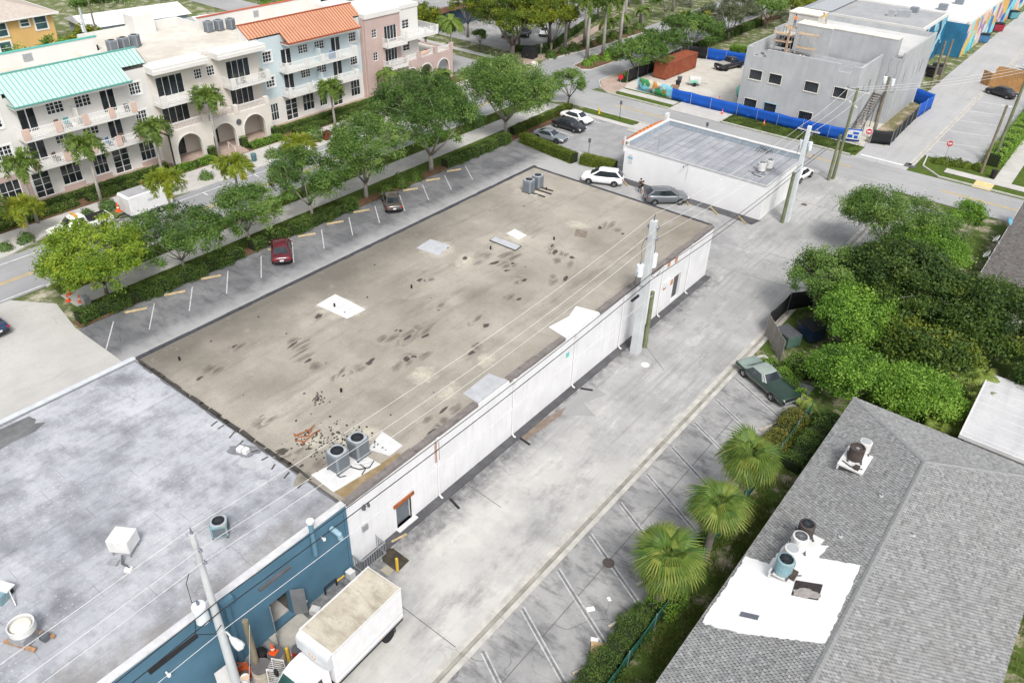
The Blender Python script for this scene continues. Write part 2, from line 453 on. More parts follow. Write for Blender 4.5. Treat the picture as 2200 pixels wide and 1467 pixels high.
# planted traffic island and beds beyond the crossing
def island(pts, label=None):
    kerb(pts + [pts[0]], .2, .16)
    sheet('planting_bed', pts, .12, M_mulch)
island([(-72.7, 110.2), (-70.4, 109.2), (-69.2, 110.4), (-68.9, 117.2), (-71.0, 134), (-72.6, 134.5), (-73.6, 120)])
island([(-77.6, 110.4), (-77.2, 115.6), (-76.2, 121), (-75.4, 140), (-79.2, 140), (-79.6, 112.2)])
kerb([(-59.5, 102.2), (-61.1, 102.3), (-63.2, 103.7), (-65.1, 106.3), (-65.3, 170)])
sheet('sidewalk', [(-59.8, 102.4), (-61.1, 102.5), (-63.1, 103.9), (-64.95, 106.4), (-65.1, 170), (-63.3, 170), (-63.3, 114), (-60.4, 106.2), (-60.4, 104)], .06, M_brickwalk)
sheet('planting_bed', rect(-63.2, 113.5, -61.5, 170), .07, M_mulch)
kerb([(-59.5, 102.2), (-50.6, 102.2)]); kerb([(-42.4, 102.2), (-24.6, 102.2)])
kerb([(-16.9, 108.6), (-16.4, 104.6), (-14, 102.3), (80, 102.3)])
sheet('sidewalk', rect(-13.9, 104.3, 60, 105.9), .03, M_walk)
sheet('sidewalk', rect(-8.6, 105.9, -6.7, 230), .034, M_walk)
sheet('driveway_apron', rect(-10.2, 101.9, -8.2, 104.3), .028, mat('yellow_ramp', (.62, .50, .24), .9, .2))

# V-shaped concrete gutter down the alley and across the far alley
def gutter(x0, x1, y0, y1):
    mb = MB(); xm = (x0 + x1) / 2
    for i in range(int((y1 - y0) / 3)):
        a, b = y0 + i * 3, y0 + i * 3 + 2.98
        mb.bb(x0, a, -.1, x0 + .34, b, .03)
        mb.bb(x1 - .30, a, -.1, x1, b, .035)
        mb.add([(x0 + .34, a, .02), (xm + .06, a, -.006), (xm + .06, b, -.006), (x0 + .34, b, .02)], [(0, 1, 2, 3)], 1)
        mb.add([(xm + .06, a, -.006), (x1 - .30, a, .02), (x1 - .30, b, .02), (xm + .06, b, -.006)], [(0, 1, 2, 3)], 1)
    return struct(mb.build('drain_gutter', [mat('gutter_concrete', (.46, .445, .41), .9, .25, 1.2, dirt=(.26, .245, .22)), mat('gutter_silt', (.30, .285, .25), .95, .4, .8, dirt=(.12, .11, .095))]))
gutter(-16.62, -15.70, -30, 94.2)
gutter(-17.95, -17.25, 103.8, 300)

# painted markings
def line(a, b, w, z=.012, m=None, name='painted_line'):
    mb = MB(); a = Vector((a[0], a[1], 0)); b = Vector((b[0], b[1], 0)); d = (b - a).normalized(); n = Vector((-d.y, d.x, 0)) * (w / 2)
    mb.poly([(p.x, p.y, z) for p in (a - n, b - n, b + n, a + n)])
    return struct(mb.build(name, m or M_white))
for dx in (-.14, .14):
    line((-71.05 + dx, -50), (-71.05 + dx, 93.0), .11, m=M_yellow)
    line((-57, 98.15 + dx), (-23.2, 98.15 + dx), .11, .014, M_yellow)
    line((-12.6, 98.15 + dx), (60, 98.15 + dx), .11, .014, M_yellow)
line((-74.5, -50), (-74.5, 93), .10); line((-68.2, -50), (-68.2, 22), .10)
line((-23.6, 103.2), (-17.7, 103.2), .35, .014)
for i in range(6):
    y = 29 + i * 6.6
    line((-74.4, y), (-73.6, y), .12); line((-68.1, y + 2), (-69.0, y + 2), .12)
M_whitel = pave('thin_white_paint', (.52, .52, .52), (.62, .62, .62), (.20, .20, .21), big=1.0, streak=.9, sx=2, sy=2)
for i in range(13):                                   # angled stalls beside the hedge
    y = 20.4 + 3.66 * i
    line((-55.05, y), (-58.3, y + 2.45), .095, .012, M_whitel)
M_whitew = pave('worn_white_paint', (.46, .46, .46), (.62, .62, .62), (.16, .16, .17), big=1.2, streak=.98, sx=2.5, sy=2.5, speck=.5)
M_oldline = pave('blacked_out_line', (.17, .17, .175), (.28, .28, .28), (.05, .05, .06), big=1.2, streak=.6, sx=2, sy=2)
for i in range(13):                                   # double-line stalls beside the fan palms
    y = 12.1 + 3.36 * i
    for o in (-.13, .13):
        line((-15.45, y + o), (-10.75, y - 2.35 + o), .085, .012, M_whitew)
    line((-15.45, y), (-10.75, y - 2.35), .17, .010, M_oldline)
for i in range(4):
    line((-58.9, 80.6 + 3.3 * i), (-54.4, 80.4 + 3.3 * i), .1, .014)
for i in range(4):
    line((-54.0 + i * 2.9, 79.6), (-51.2 + i * 2.9, 79.3), .1, .014)
for i in range(9):
    line((-17.2, 109.4 + i * 5.6), (-12.4, 110.9 + i * 5.6), .1, .014)
def stop_block(a, b, m, z=0.0, label='', group=None):
    mb = MB(); a = Vector((a[0], a[1], z)); b = Vector((b[0], b[1], z)); d = (b - a); L = d.length
    prof = [(-.09, .01), (.09, .01), (.075, .12), (.045, .15), (-.045, .15), (-.075, .12)]
    vs_ = [(s_, p, q) for s_ in (-L / 2, L / 2) for p, q in prof]; n = 6
    mb.add(vs_, [tuple(range(n - 1, -1, -1)), tuple(range(n, 2 * n))] + [(i, (i + 1) % n, n + (i + 1) % n, n + i) for i in range(n)])
    o = mb.build('wheel_stop', m, None, ((a.x + b.x) / 2, (a.y + b.y) / 2, z), math.atan2(d.y, d.x))
    return tag(o, label, 'wheel stop', group)
M_stopY = mat('stop_yellow', (.46, .36, .20), .85, .35, 4.0, dirt=(.33, .29, .22))
M_stopC = mat('stop_concrete', (.48, .44, .36), .9, .3, 4.0)
ORD = 'first second third fourth fifth sixth seventh eighth ninth tenth eleventh twelfth thirteenth fourteenth fifteenth sixteenth'.split()
for i in range(12):
    if i in (3, 8): continue
    y = 24.9 + 3.63 * i
    stop_block((-58.75, y - .8), (-58.0, y + .75), M_stopY, label='faded yellow wheel stop along the street hedge, %s from the concrete drive' % ORD[(i if i < 3 else i - 1 if i < 8 else i - 2)], group='wheel stops along the street hedge')
for (a, b), l in zip((((-11.1, 20.66), (-10.5, 22.0)), ((-11.16, 24.14), (-10.56, 25.77)), ((-11.38, 27.48), (-10.61, 29.08)), ((-11.5, 44.46), (-10.9, 45.94))),
                   ('bare concrete wheel stop beside the plywood sheet', 'bare concrete wheel stop with brick rubble on it', 'bare concrete wheel stop under the nearest fan palm', 'bare concrete wheel stop beyond the fan palms near the green car')):
    stop_block(a, b, M_stopC, label=l, group='wheel stops by the fan palms')
for (a, b), l in zip((((-42.22, 75.83), (-40.67, 74.66)), ((-36.9, 75.9), (-36.1, 75.2)), ((-33.9, 75.6), (-32.9, 74.7)), ((-31.0, 75.88), (-29.51, 74.68)), ((-27.6, 75.76), (-26.2, 74.58))),
                     ('yellow wheel stop right behind the white suv', 'yellow wheel stop half hidden behind the grey suv', 'yellow wheel stop just in front of the grey suv', 'yellow wheel stop in the middle of the white wall foot', 'yellow wheel stop nearest the alley corner of the white wall')):
    stop_block(a, b, M_stopY, label=l, group='wheel stops at the white wall')
# manholes, patches
def disc(x, y, r, z, m, label, name='manhole_cover'):
    mb = MB().lathe([(r, 0), (r, .012), (r * .85, .014), (r * .84, .009), (0.0, .009)], n=20)
    return tag(mb.build(name, m, None, (x, y, z)), label, 'manhole')
disc(-13.48, 27.81, .36, .008, mat('rusty_iron', (.11, .09, .08), .8, .35, 8), 'round rusty manhole cover on a stall line near the fan palms')
disc(-21.7, 46.1, .33, .0, mat('white_cover', (.7, .7, .7), .8, .2, 8), 'round white manhole cover in the alley near the concrete pole')
disc(-23.4, 83.6, .33, .0, mat('rusty_iron', (.11, .09, .08)), 'dark manhole cover by the white building corner pole')
sheet('wet_silt_strip', [(-24.0, 33.0), (-23.5, 33.1), (-23.25, 36.8), (-23.5, 37.9), (-24.05, 35.2)], .006, mat('brown_silt', (.20, .16, .13), .5, .3, 2))
for a_, b_ in (((-23.9, 18.15), (-16.7, 18.1)), ((-24.0, 27.4), (-21.0, 27.2)), ((-22.9, 48.3), (-20.2, 46.4)), ((-24.2, 64.5), (-16.8, 65.2)), ((-22.6, 70.1), (-17.0, 70.3)), ((-24.6, 84.2), (-17.2, 84.6)), ((-20.6, 84.5), (-20.3, 94.2)), ((-13.6, 8.0), (-13.5, 45.5))):
    line(a_, b_, .045, .003, mat('joint_dark', (.12, .115, .11), .9, .4, 4), 'pavement_joint')
sheet('asphalt_patch', [(-23.2, 36.92), (-21.31, 38.36), (-22.77, 39.06), (-22.0, 41.0), (-23.6, 41.2), (-23.9, 37.6)], .005, pave('grey_patch', (.30, .30, .30), (.34, .34, .34), (.24, .24, .24)))
# ================================================================== BUILDINGS: near
def wall_open(mb, ax, c0, c1, u0, u1, z0, z1, ops=(), mi=0):
    """wall slab between c0 and c1 across (ax 'x': thickness in X, runs along Y) with rectangular openings (ua,ub,za,zb)"""
    us = sorted({u0, u1, *[o[0] for o in ops], *[o[1] for o in ops]})
    us = [u for u in us if u0 <= u <= u1]
    for a, b in zip(us, us[1:]):
        m = (a + b) / 2
        cuts = sorted([(o[2], o[3]) for o in ops if o[0] < m < o[1]])
        z = z0
        for za, zb in cuts + [(z1, z1)]:
            if za > z + 1e-4:
                if ax == 'x': mb.bb(c0, a, z, c1, b, za, mi)
                else: mb.bb(a, c0, z, b, c1, za, mi)
            z = max(z, zb)
    return mb

def blob(mb, cx, cy, z, rx, ry, rot=0.0, n=14, jag=.45, mi=0, seed=0):
    r = random.Random(seed); pts = []
    for i in range(n):
        a = 2 * math.pi * i / n; k = 1 - jag * r.random()
        x, y = rx * k * math.cos(a), ry * k * math.sin(a)
        pts.append((cx + x * math.cos(rot) - y * math.sin(rot), cy + x * math.sin(rot) + y * math.cos(rot), z))
    mb.poly(pts, mi)

# --- gravel roof
def _gravel(name='gravel_roof', over=None):
    t = NT(name); v = t.coord(world=True); xyz = t.sep(v)
    c = t.mix(t.noise(v, .16, 6, .62, .38, .66), (.295, .270, .228), (.44, .407, .35))
    vs_ = t.coord((1.5, .25, 1), world=True)
    c = t.mix(t.math('MULTIPLY', t.noise(vs_, .7, 6, .7, .52, .76), .7), c, (.17, .157, .135))
    c = t.mix(t.math('MULTIPLY', t.noise(t.coord((.5, .9, 1), world=True), .8, 7, .75, .5, .7), .35), c, (.20, .185, .16))
    # dark, old band along the street side and the far alley corner
    n1 = t.noise(v, .28, 5, .65)
    d = t.math('ADD', xyz[0], t.math('MULTIPLY', t.math('SUBTRACT', n1, .5), 6))
    k = t.math('MULTIPLY', t.rng(d, -43.6, -39.8, 1, 0), t.rng(xyz[1], 44, 58, 1, 0))
    c = t.mix(t.math('MULTIPLY', k, .75), c, (.105, .098, .085))
    k2 = t.math('MULTIPLY', t.rng(d, -28.5, -25.5, 0, 1), t.rng(xyz[1], 50, 60, 0, 1))
    c = t.mix(t.math('MULTIPLY', k2, .55), c, (.16, .135, .10))
    c = t.mix(t.math('MULTIPLY', t.noise(v, 1.3, 6, .75, .60, .74), .45), c, (.50, .47, .40))
    f = t.noise(v, 9, 5, .85, .35, .65)
    c = t.mix(t.math('MULTIPLY', f, .42), c, (.15, .135, .11))
    if over:                                  # ragged wash-out: 'fade' runs from 1 in the middle of the spot to 0 at its rim
        col, sx, sy, fw_, lo, hi, amt = over
        a = t.n('ShaderNodeAttribute'); a.attribute_name = 'fade'
        nn = t.noise(t.coord((sx, sy, 1), world=True), 1.6, 6, .72)
        k = t.math('MULTIPLY', t.rng(t.math('ADD', t.math('MULTIPLY', a.outputs['Fac'], fw_), nn), lo, hi), amt)
        ff = t.noise(v, 6, 5, .8, .35, .65)
        c = t.mix(k, c, t.mix(t.math('MULTIPLY', ff, .6), col, tuple(q * .55 for q in col)))
    t.bump(f, .5, .02)
    return t.out(c, .95, 0, .15)
M_gravel = _gravel()
M_tarsoft = _gravel('gravel_thinned', ((.085, .076, .066), 2.6, .45, .55, .66, 1.1, .75)); M_tarspot = _gravel('gravel_worn_to_tar', ((.062, .055, .05), 3.4, .6, .55, .70, .84, .92)); M_wash = _gravel('gravel_washed_pale', ((.60, .56, .46), 1.2, 1.2, .6, .72, 1.15, .8)); M_stain = _gravel('gravel_dark_stain', ((.20, .18, .145), .7, .35, .6, .66, 1.3, .6))
def fade_spot(name, m, par, cx, cy, z, rx, ry, rot, n=16, jag=.35, seed=0):
    r_ = random.Random(seed); V = [(cx, cy, z)]
    for ring in (.5, 1.0):
        for i in range(n):
            a = 2 * math.pi * i / n; k = ring * (1 - jag * r_.random() * ring); x, y = rx * k * math.cos(a), ry * k * math.sin(a)
            V.append((cx + x * math.cos(rot) - y * math.sin(rot), cy + x * math.sin(rot) + y * math.cos(rot), z))
    F = [(0, 1 + i, 1 + (i + 1) % n) for i in range(n)] + [(1 + i, n + 1 + i, n + 1 + (i + 1) % n, 1 + (i + 1) % n) for i in range(n)]
    me = bpy.data.meshes.new(name); me.from_pydata(V, [], F); me.materials.append(m)
    at = me.attributes.new('fade', 'FLOAT', 'POINT'); at.data.foreach_set('value', [1.0] + [.62] * n + [0.0] * n); me.update()
    o = inst(name, me, par); o.matrix_parent_inverse = Matrix.Translation(par.location).inverted(); return o
M_tar = pave('tar_black', (.055, .05, .046), (.10, .09, .08), (.025, .024, .022), big=1.5, streak=.6, sx=3, sy=3)
M_wallw = mat('white_wall_paint', (.72, .72, .735), .75, .07, .7, 8, streak=.42, dirt=(.40, .40, .41))
M_patchw = mat('white_roof_coating', (.60, .60, .60), .6, .12, 1.6, 6, dirt=(.52, .52, .53))
M_coping = mat('brown_edge_metal', (.19, .17, .16), .7, .35, 2.5, dirt=(.22, .21, .2))
M_pvc = mat('white_pipe', (.70, .70, .70), .5, .08)
M_gal = mat('galvanised', (.42, .44, .46), .45, .15, 3, metal=.6)
M_rust = mat('rust', (.30, .10, .035), .9, .4, 5)
M_dgrey = mat('dark_grey_paint', (.09, .095, .105), .6, .2)

wh = thing('warehouse_building', 'long low warehouse with white alley wall and flat beige gravel roof', 'building', (-34.7, 40.1, 0))
def P_(mb, name, m, par, **k):
    o = mb.build(name, m, par, **k)
    o.matrix_parent_inverse = Matrix.Translation(par.location).inverted() if par.rotation_euler.z == 0 else par.matrix_basis.inverted()
    return o
ops = [(21.80, 23.02, .16, 2.0), (55.3, 56.6, 0.35, 2.75)]
mb = MB(); wall_open(mb, 'x', -24.95, -24.6, 18.2, 62.0, 0, 5.0, ops); P_(mb, 'alley_wall', M_wallw, wh)
mb = MB().bb(-44.9, 18.22, 0, -44.6, 62, 5.0).bb(-44.6, 61.7, 0, -24.95, 62, 5.0); P_(mb, 'wall', M_wallw, wh)
rf = P_(MB().bb(-44.95, 18.25, 4.7, -24.72, 62.02, 5.1), 'roof', M_gravel, wh)
def sub(mb, name, m, par, **k):           # sub-part in world coordinates
    o = mb.build(name, m, par, **k)
    pm = Matrix.Identity(4); q = par
    while q is not None:
        pm = (q.matrix_parent_inverse if q.parent else Matrix.Identity(4)) @ q.matrix_basis @ Matrix.Identity(4) if False else pm
        q = q.parent
    # all building parts keep a world-identity frame (parent inverse cancels the empty), so nothing to undo here
    return o
r = random.Random(3)
for y0, y1 in ((18.3, 23.6), (23.65, 29.2), (32.4, 38.7), (43.2, 47.6), (47.7, 53.6), (53.7, 61.9)):
    n = max(2, int((y1 - y0) / 1.0)); 
    for i in range(n):
        a, b = y0 + (y1 - y0) * i / n, y0 + (y1 - y0) * (i + 1) / n - .01
        w = .2 + .12 * r.random()
        P_(MB().bb(-24.72 - w, a, 5.09, -24.535, b, 5.135 + .03 * r.random()).bb(-24.595, a, 4.90 + .05 * r.random(), -24.535, b, 5.09), 'roof_edge', M_coping, wh)
mb = MB()
for i in range(44):
    mb.bb(-45.02 - .04 * r.random(), 18.3 + i, 5.05, -44.75 + .08 * r.random(), 19.28 + i, 5.13 + .03 * r.random())
P_(mb, 'roof_edge', mat('dark_flashing', (.055, .055, .065), .7, .4, 3), wh)
mb = MB()
for i in range(20):
    mb.bb(-44.8 + i, 61.85, 5.06, -43.82 + i, 62.12, 5.135 + .02 * r.random())
P_(mb, 'roof_edge', mat('dark_flashing', (.055, .055, .065)), wh)
mb = MB()                                  # torn tar joint towards the grey roof
x = -44.6
while x < -27.6:
    w = .3 + .9 * r.random(); mb.box(x + w / 2, 18.28 + .1 * (r.random() - .5), 5.12, w * 1.05, .10 + .16 * r.random(), .10, .12 * (r.random() - .5)); x += w * (.8 + .5 * r.random())
P_(mb, 'tar_joint', M_tar, wh)
for i in range(9):
    P_(MB().box(-36 + i * 1.0 + .6 * r.random(), 17.85 - .3 * r.random(), 5.108, .08, .35 + .4 * r.random(), .012, .9 * (r.random() - .5)), 'tar_drip', M_tar, wh)
# coated patches
def slab(pts, m, name='roof_patch', par=wh, z=5.1, t=.02):
    return P_(MB().prism(pts, z - .01, z + t), name, m, par)
slab([(-41.2, 32.2), (-39.6, 32.25), (-39.6, 30.4), (-41.1, 30.3)], M_patchw)
slab([(-39.57, 32.25), (-37.9, 32.2), (-38.0, 30.5), (-39.57, 30.4)], M_patchw, t=.03)
M_patchg = mat('grey_roof_coating', (.42, .43, .45), .65, .15, 1.6, 6, dirt=(.36, .36, .37))
slab([(-41.9, 43.4), (-39.9, 43.7), (-39.4, 41.7), (-41.7, 41.5)], M_patchg)
slab([(-37.7, 49.7), (-36.1, 49.4), (-36.2, 48.3), (-37.7, 48.5)], M_patchw)
slab([(-38.07, 47.4), (-35.23, 47.5), (-35.13, 46.5), (-37.97, 46.5)], M_tar, 'hatch_kerb', t=.06)
slab([(-38.0, 47.33), (-35.3, 47.4), (-35.2, 46.58), (-37.9, 46.58)], M_patchg, 'hatch_cover', t=.09)
slab([(-27.3, 23.6), (-25.5, 23.5), (-25.45, 22.4), (-26.8, 22.0)], M_patchw, t=.025)
slab([(-27.7, 18.55), (-25.75, 18.45), (-25.35, 21.6), (-27.1, 21.5)], M_patchw, t=.022)
slab([(-26.0, 29.4), (-24.66, 29.3), (-24.66, 32.3), (-26.1, 32.1)], M_patchg)
slab([(-26.3, 39.1), (-24.62, 38.8), (-24.62, 43.1), (-26.4, 42.7), (-26.0, 41.2)], M_wallw, t=.03)
slab([(-25.7, 18.5), (-24.9, 18.5), (-24.9, 23), (-25.3, 22.8)], pave('rusty_gravel', (.26, .19, .10), (.38, .31, .2), (.12, .085, .05), big=1.2), t=.008)
slab([(-33.6, 53.2), (-32.6, 53.6), (-32.0, 52.4), (-33.0, 52.0)], pave('brown_patch', (.20, .16, .13), (.27, .23, .19), (.12, .1, .08), big=2), t=.006)
k = 0                                      # bare, blistered tar spots where the gravel has washed away
for (px, py, rx, ry, rot) in ((-33.2, 31.9, .5, 1.3, .2), (-34.0, 31.3, .35, 1.0, .2), (-32.6, 32.6, .4, .9, .1), (-35.2, 45.0, .25, 1.1, -.3), (-34.2, 44.1, .45, .6, .3), (-33.6, 44.2, .35, .5, 0),
      (-33.0, 48.6, .3, 1.2, .8), (-32.1, 48.2, .25, .9, .9), (-31.0, 48.4, .3, .8, .8), (-31.6, 43.2, .25, .5, 0), (-30.2, 40.8, .25, .5, .2), (-29.8, 44.9, .18, .6, .6), (-38.4, 26.4, .3, .9, .2), (-37.7, 25.9, .3, 1.1, .2), (-37.0, 25.5, .3, 1.0, .2),
      (-35.4, 25.2, .25, .8, .2), (-33.6, 25.9, .3, .6, .6), (-33.2, 26.8, .2, .9, .3), (-31.1, 29.6, .3, .5, .9), (-30.9, 30.2, .2, .7, .3), (-37.4, 38.6, .2, .5, .5), (-39.5, 29.6, .2, .6, .3), (-41.2, 23.2, .25, .6, .4), (-31.8, 55.5, .15, 1.0, .7), (-30.3, 55.2, .18, .6, .8),
      (-36.9, 43.5, .3, .4, .2), (-34.6, 36.0, .3, .6, .3), (-30.8, 36.5, .2, .5, .3), (-28.6, 33.5, .3, .35, 0), (-33.4, 20.0, .45, .5, 0), (-30.1, 19.2, .4, .35, .2), (-28.4, 18.8, .3, .3, 0), (-40.1, 20.3, .15, .5, .3), (-25.5, 27.6, .2, .8, 0), (-25.5, 25.6, .25, .6, .1), (-25.4, 51.3, .3, .6, 0)):
    k += 1
    for j in range(3):
        fade_spot('bare_tar_spot', M_tarspot if (k + j) % 3 == 0 else M_tarsoft, wh, px + r.gauss(0, .33), py + r.gauss(0, .45), 5.1028 + .0003 * j + .0001 * k, r.uniform(.12, .42) * (1 + rx) * (1 if (k + j) % 3 == 0 else 1.7), r.uniform(.35, .85) * (.6 + ry * .8) * (1 if (k + j) % 3 == 0 else 1.6), rot * .5 + r.uniform(-.15, .15), 12, .5, seed=k * 7 + j)
k = 0                                      # pale washed gravel and old dark stains
for (px, py, rx, ry) in ((-28.5, 21.6, 2.6, 1.9), (-27.9, 22.9, 1.8, 1.5), (-29.8, 20.4, 1.7, 1.5), (-41.3, 57.0, 3.4, 2.3), (-29.3, 29.2, 1.6, 1.9), (-26.8, 29.0, 1.2, 1.9), (-37.2, 42.6, 1.4, 2.8), (-27.2, 33.2, 1.2, 1.6), (-40.2, 42.6, 2.6, 2.6), (-39.5, 31.2, 3.4, 2.6), (-36.5, 48.5, 2.4, 2.2), (-34.0, 54.0, 2, 1.5)):
    k += 1; fade_spot('washed_gravel', M_wash, wh, px, py, 5.1012 + .00012 * k, rx, ry, .3, 22, .3, seed=k + 60)
for (px, py, rx, ry) in ((-36, 35, 3.2, 3.0), (-33, 39, 3.0, 2.2), (-38.5, 37, 2.5, 3.5), (-31, 52, 2.5, 3.5), (-28.5, 46, 2.0, 4.0), (-34, 29, 3, 2), (-40.5, 52, 2, 3), (-29.5, 25.8, 2.2, 1.6), (-26.4, 58.5, 1.4, 3.0), (-35.5, 22.5, 2.6, 1.8)):
    k += 1; fade_spot('dark_gravel_stain', M_stain, wh, px, py, 5.1003 + .00008 * k, rx, ry, .3, 22, .3, seed=k + 160)
mb = MB()                                  # loose roofing lumps
for i in range(300):
    a = r.random()
    if a < .45: x, y = r.gauss(-28.3, 1.0), r.gauss(21.9, .7)
    elif a < .8: x, y = r.gauss(-29.3, .8), r.gauss(20.2, .6)
    elif a < .9: x, y = r.gauss(-32.6, .35), r.gauss(23.2, .3)
    else: x, y = r.uniform(-43, -27), r.uniform(20, 58)
    if not (-44.4 < x < -25.8 and 18.6 < y < 61.5): continue
    s_ = r.uniform(.03, .10)
    mb.box(x, y, 5.1 + s_ * .25, s_ * r.uniform(.8, 1.8), s_, s_ * .6, r.random() * 3)
tag(P_(mb, 'roofing_rubble', mat('tar_lump', (.06, .055, .05), .9, .5, 30), wh), kind='stuff')
# rain pipes
mp = MB(); mp.cyl(0, 0, .35, 4.72, .055, n=8); mp.tube([(0, 0, .40), (.02, 0, .25), (.14, 0, .12), (.30, 0, .10)], .06, 8); mp.bb(-.10, -.12, 4.72, .12, .12, 4.98)
me_pipe = mp.mesh('downspout', M_pvc)
for y in (25.4, 32.8, 40.0, 46.6, 52.8, 57.8):
    o = inst('downspout', me_pipe, wh, (-24.52 + 34.7, y - 40.1, 0))
mb = MB().bb(-24.62, 25.2, 3.0, -24.592, 25.62, 4.7); P_(mb, 'rust_stain', mat('rust_run', (.45, .30, .26), .9, .3, 5, streak=.8, dirt=(.70, .70, .7)), wh)
dr = P_(MB().bb(-24.86, 21.82, .16, -24.80, 23.0, 2.0), 'door', mat('door_grey', (.13, .15, .17), .5, .2), wh)
o = MB().bb(-24.80, 22.85, 1.0, -24.74, 22.93, 1.08).build('door_handle', M_gal, dr)
P_(MB().bb(-24.62, 21.6, 2.0, -24.50, 23.25, 2.22), 'lintel', M_rust, wh)
P_(MB().bb(-24.72, 23.02, .1, -24.56, 23.16, 2.0).bb(-24.9, 21.7, .02, -24.3, 23.25, .16), 'door_frame', M_pvc, wh)
P_(MB().bb(-24.86, 55.32, .35, -24.80, 56.58, 2.75), 'door', M_dgrey, wh)
for y, z in ((55.1, 4.55), (53.8, 4.65), (54.9, 2.45), (53.7, 2.5)):
    P_(MB().box(-24.585, y, z, .03, .45, .5, 0), 'exposed_brick_patch', mat('orange_brick', (.55, .26, .12), .9, .4, 7), wh)
P_(MB().bb(-24.60, 53.3, 2.6, -24.45, 54.4, 3.1), 'service_panel', M_pvc, wh)
P_(MB().bb(-24.60, 19.4, 4.0, -24.42, 19.5, 4.1).box(-24.4, 19.3, 4.05, .2, .14, .14, .5).box(-24.4, 19.65, 4.05, .2, .14, .14, -.5), 'flood_light', M_dgrey, wh)
P_(MB().bb(-24.60, 19.15, 2.2, -24.48, 19.55, 2.6), 'meter_box', M_gal, wh)
P_(MB().bb(-24.597, 39.0, 3.2, -24.59, 39.4, 3.6), 'painted_mark', mat('teal_mark', (.10, .55, .48), .7, .3, 14, dirt=(.7, .72, .72)), wh)
mb = MB(); mb.cyl(-32.0, 24.6, 5.1, 5.35, .08); P_(mb, 'vent_pipe', M_black, wh)
for x, y in ((-39.9, 31.0), (-37.5, 36.6), (-36.9, 45.4), (-40.5, 58.2), (-33.9, 50.3), (-42.6, 20.0)):
    P_(MB().cyl(x, y, 5.1, 5.38, .07, n=8), 'vent_pipe', M_black, wh)
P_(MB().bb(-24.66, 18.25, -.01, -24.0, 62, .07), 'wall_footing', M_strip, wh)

# rusty pipes left on the roof
pp = thing('pipe_scrap', 'bent rusty pipes lying on the beige roof near the torn joint', 'scrap', (-30.4, 20.6, 5.12))
for pts in (([(-.5, -.6, .02), (0, .2, .3), (.1, .5, .5)]), ([(.35, -.7, .02), (.38, .1, .25), (.25, .7, .05)]), ([(-.7, -.5, .02), (-.2, -.45, .03), (.1, -.1, .02), (0, .3, .25)]), ([(-.2, -.8, .02), (.2, -.6, .04), (.5, -.75, .02)])):
    MB().tube(pts, .04, 6).build('pipe', M_rust, pp)

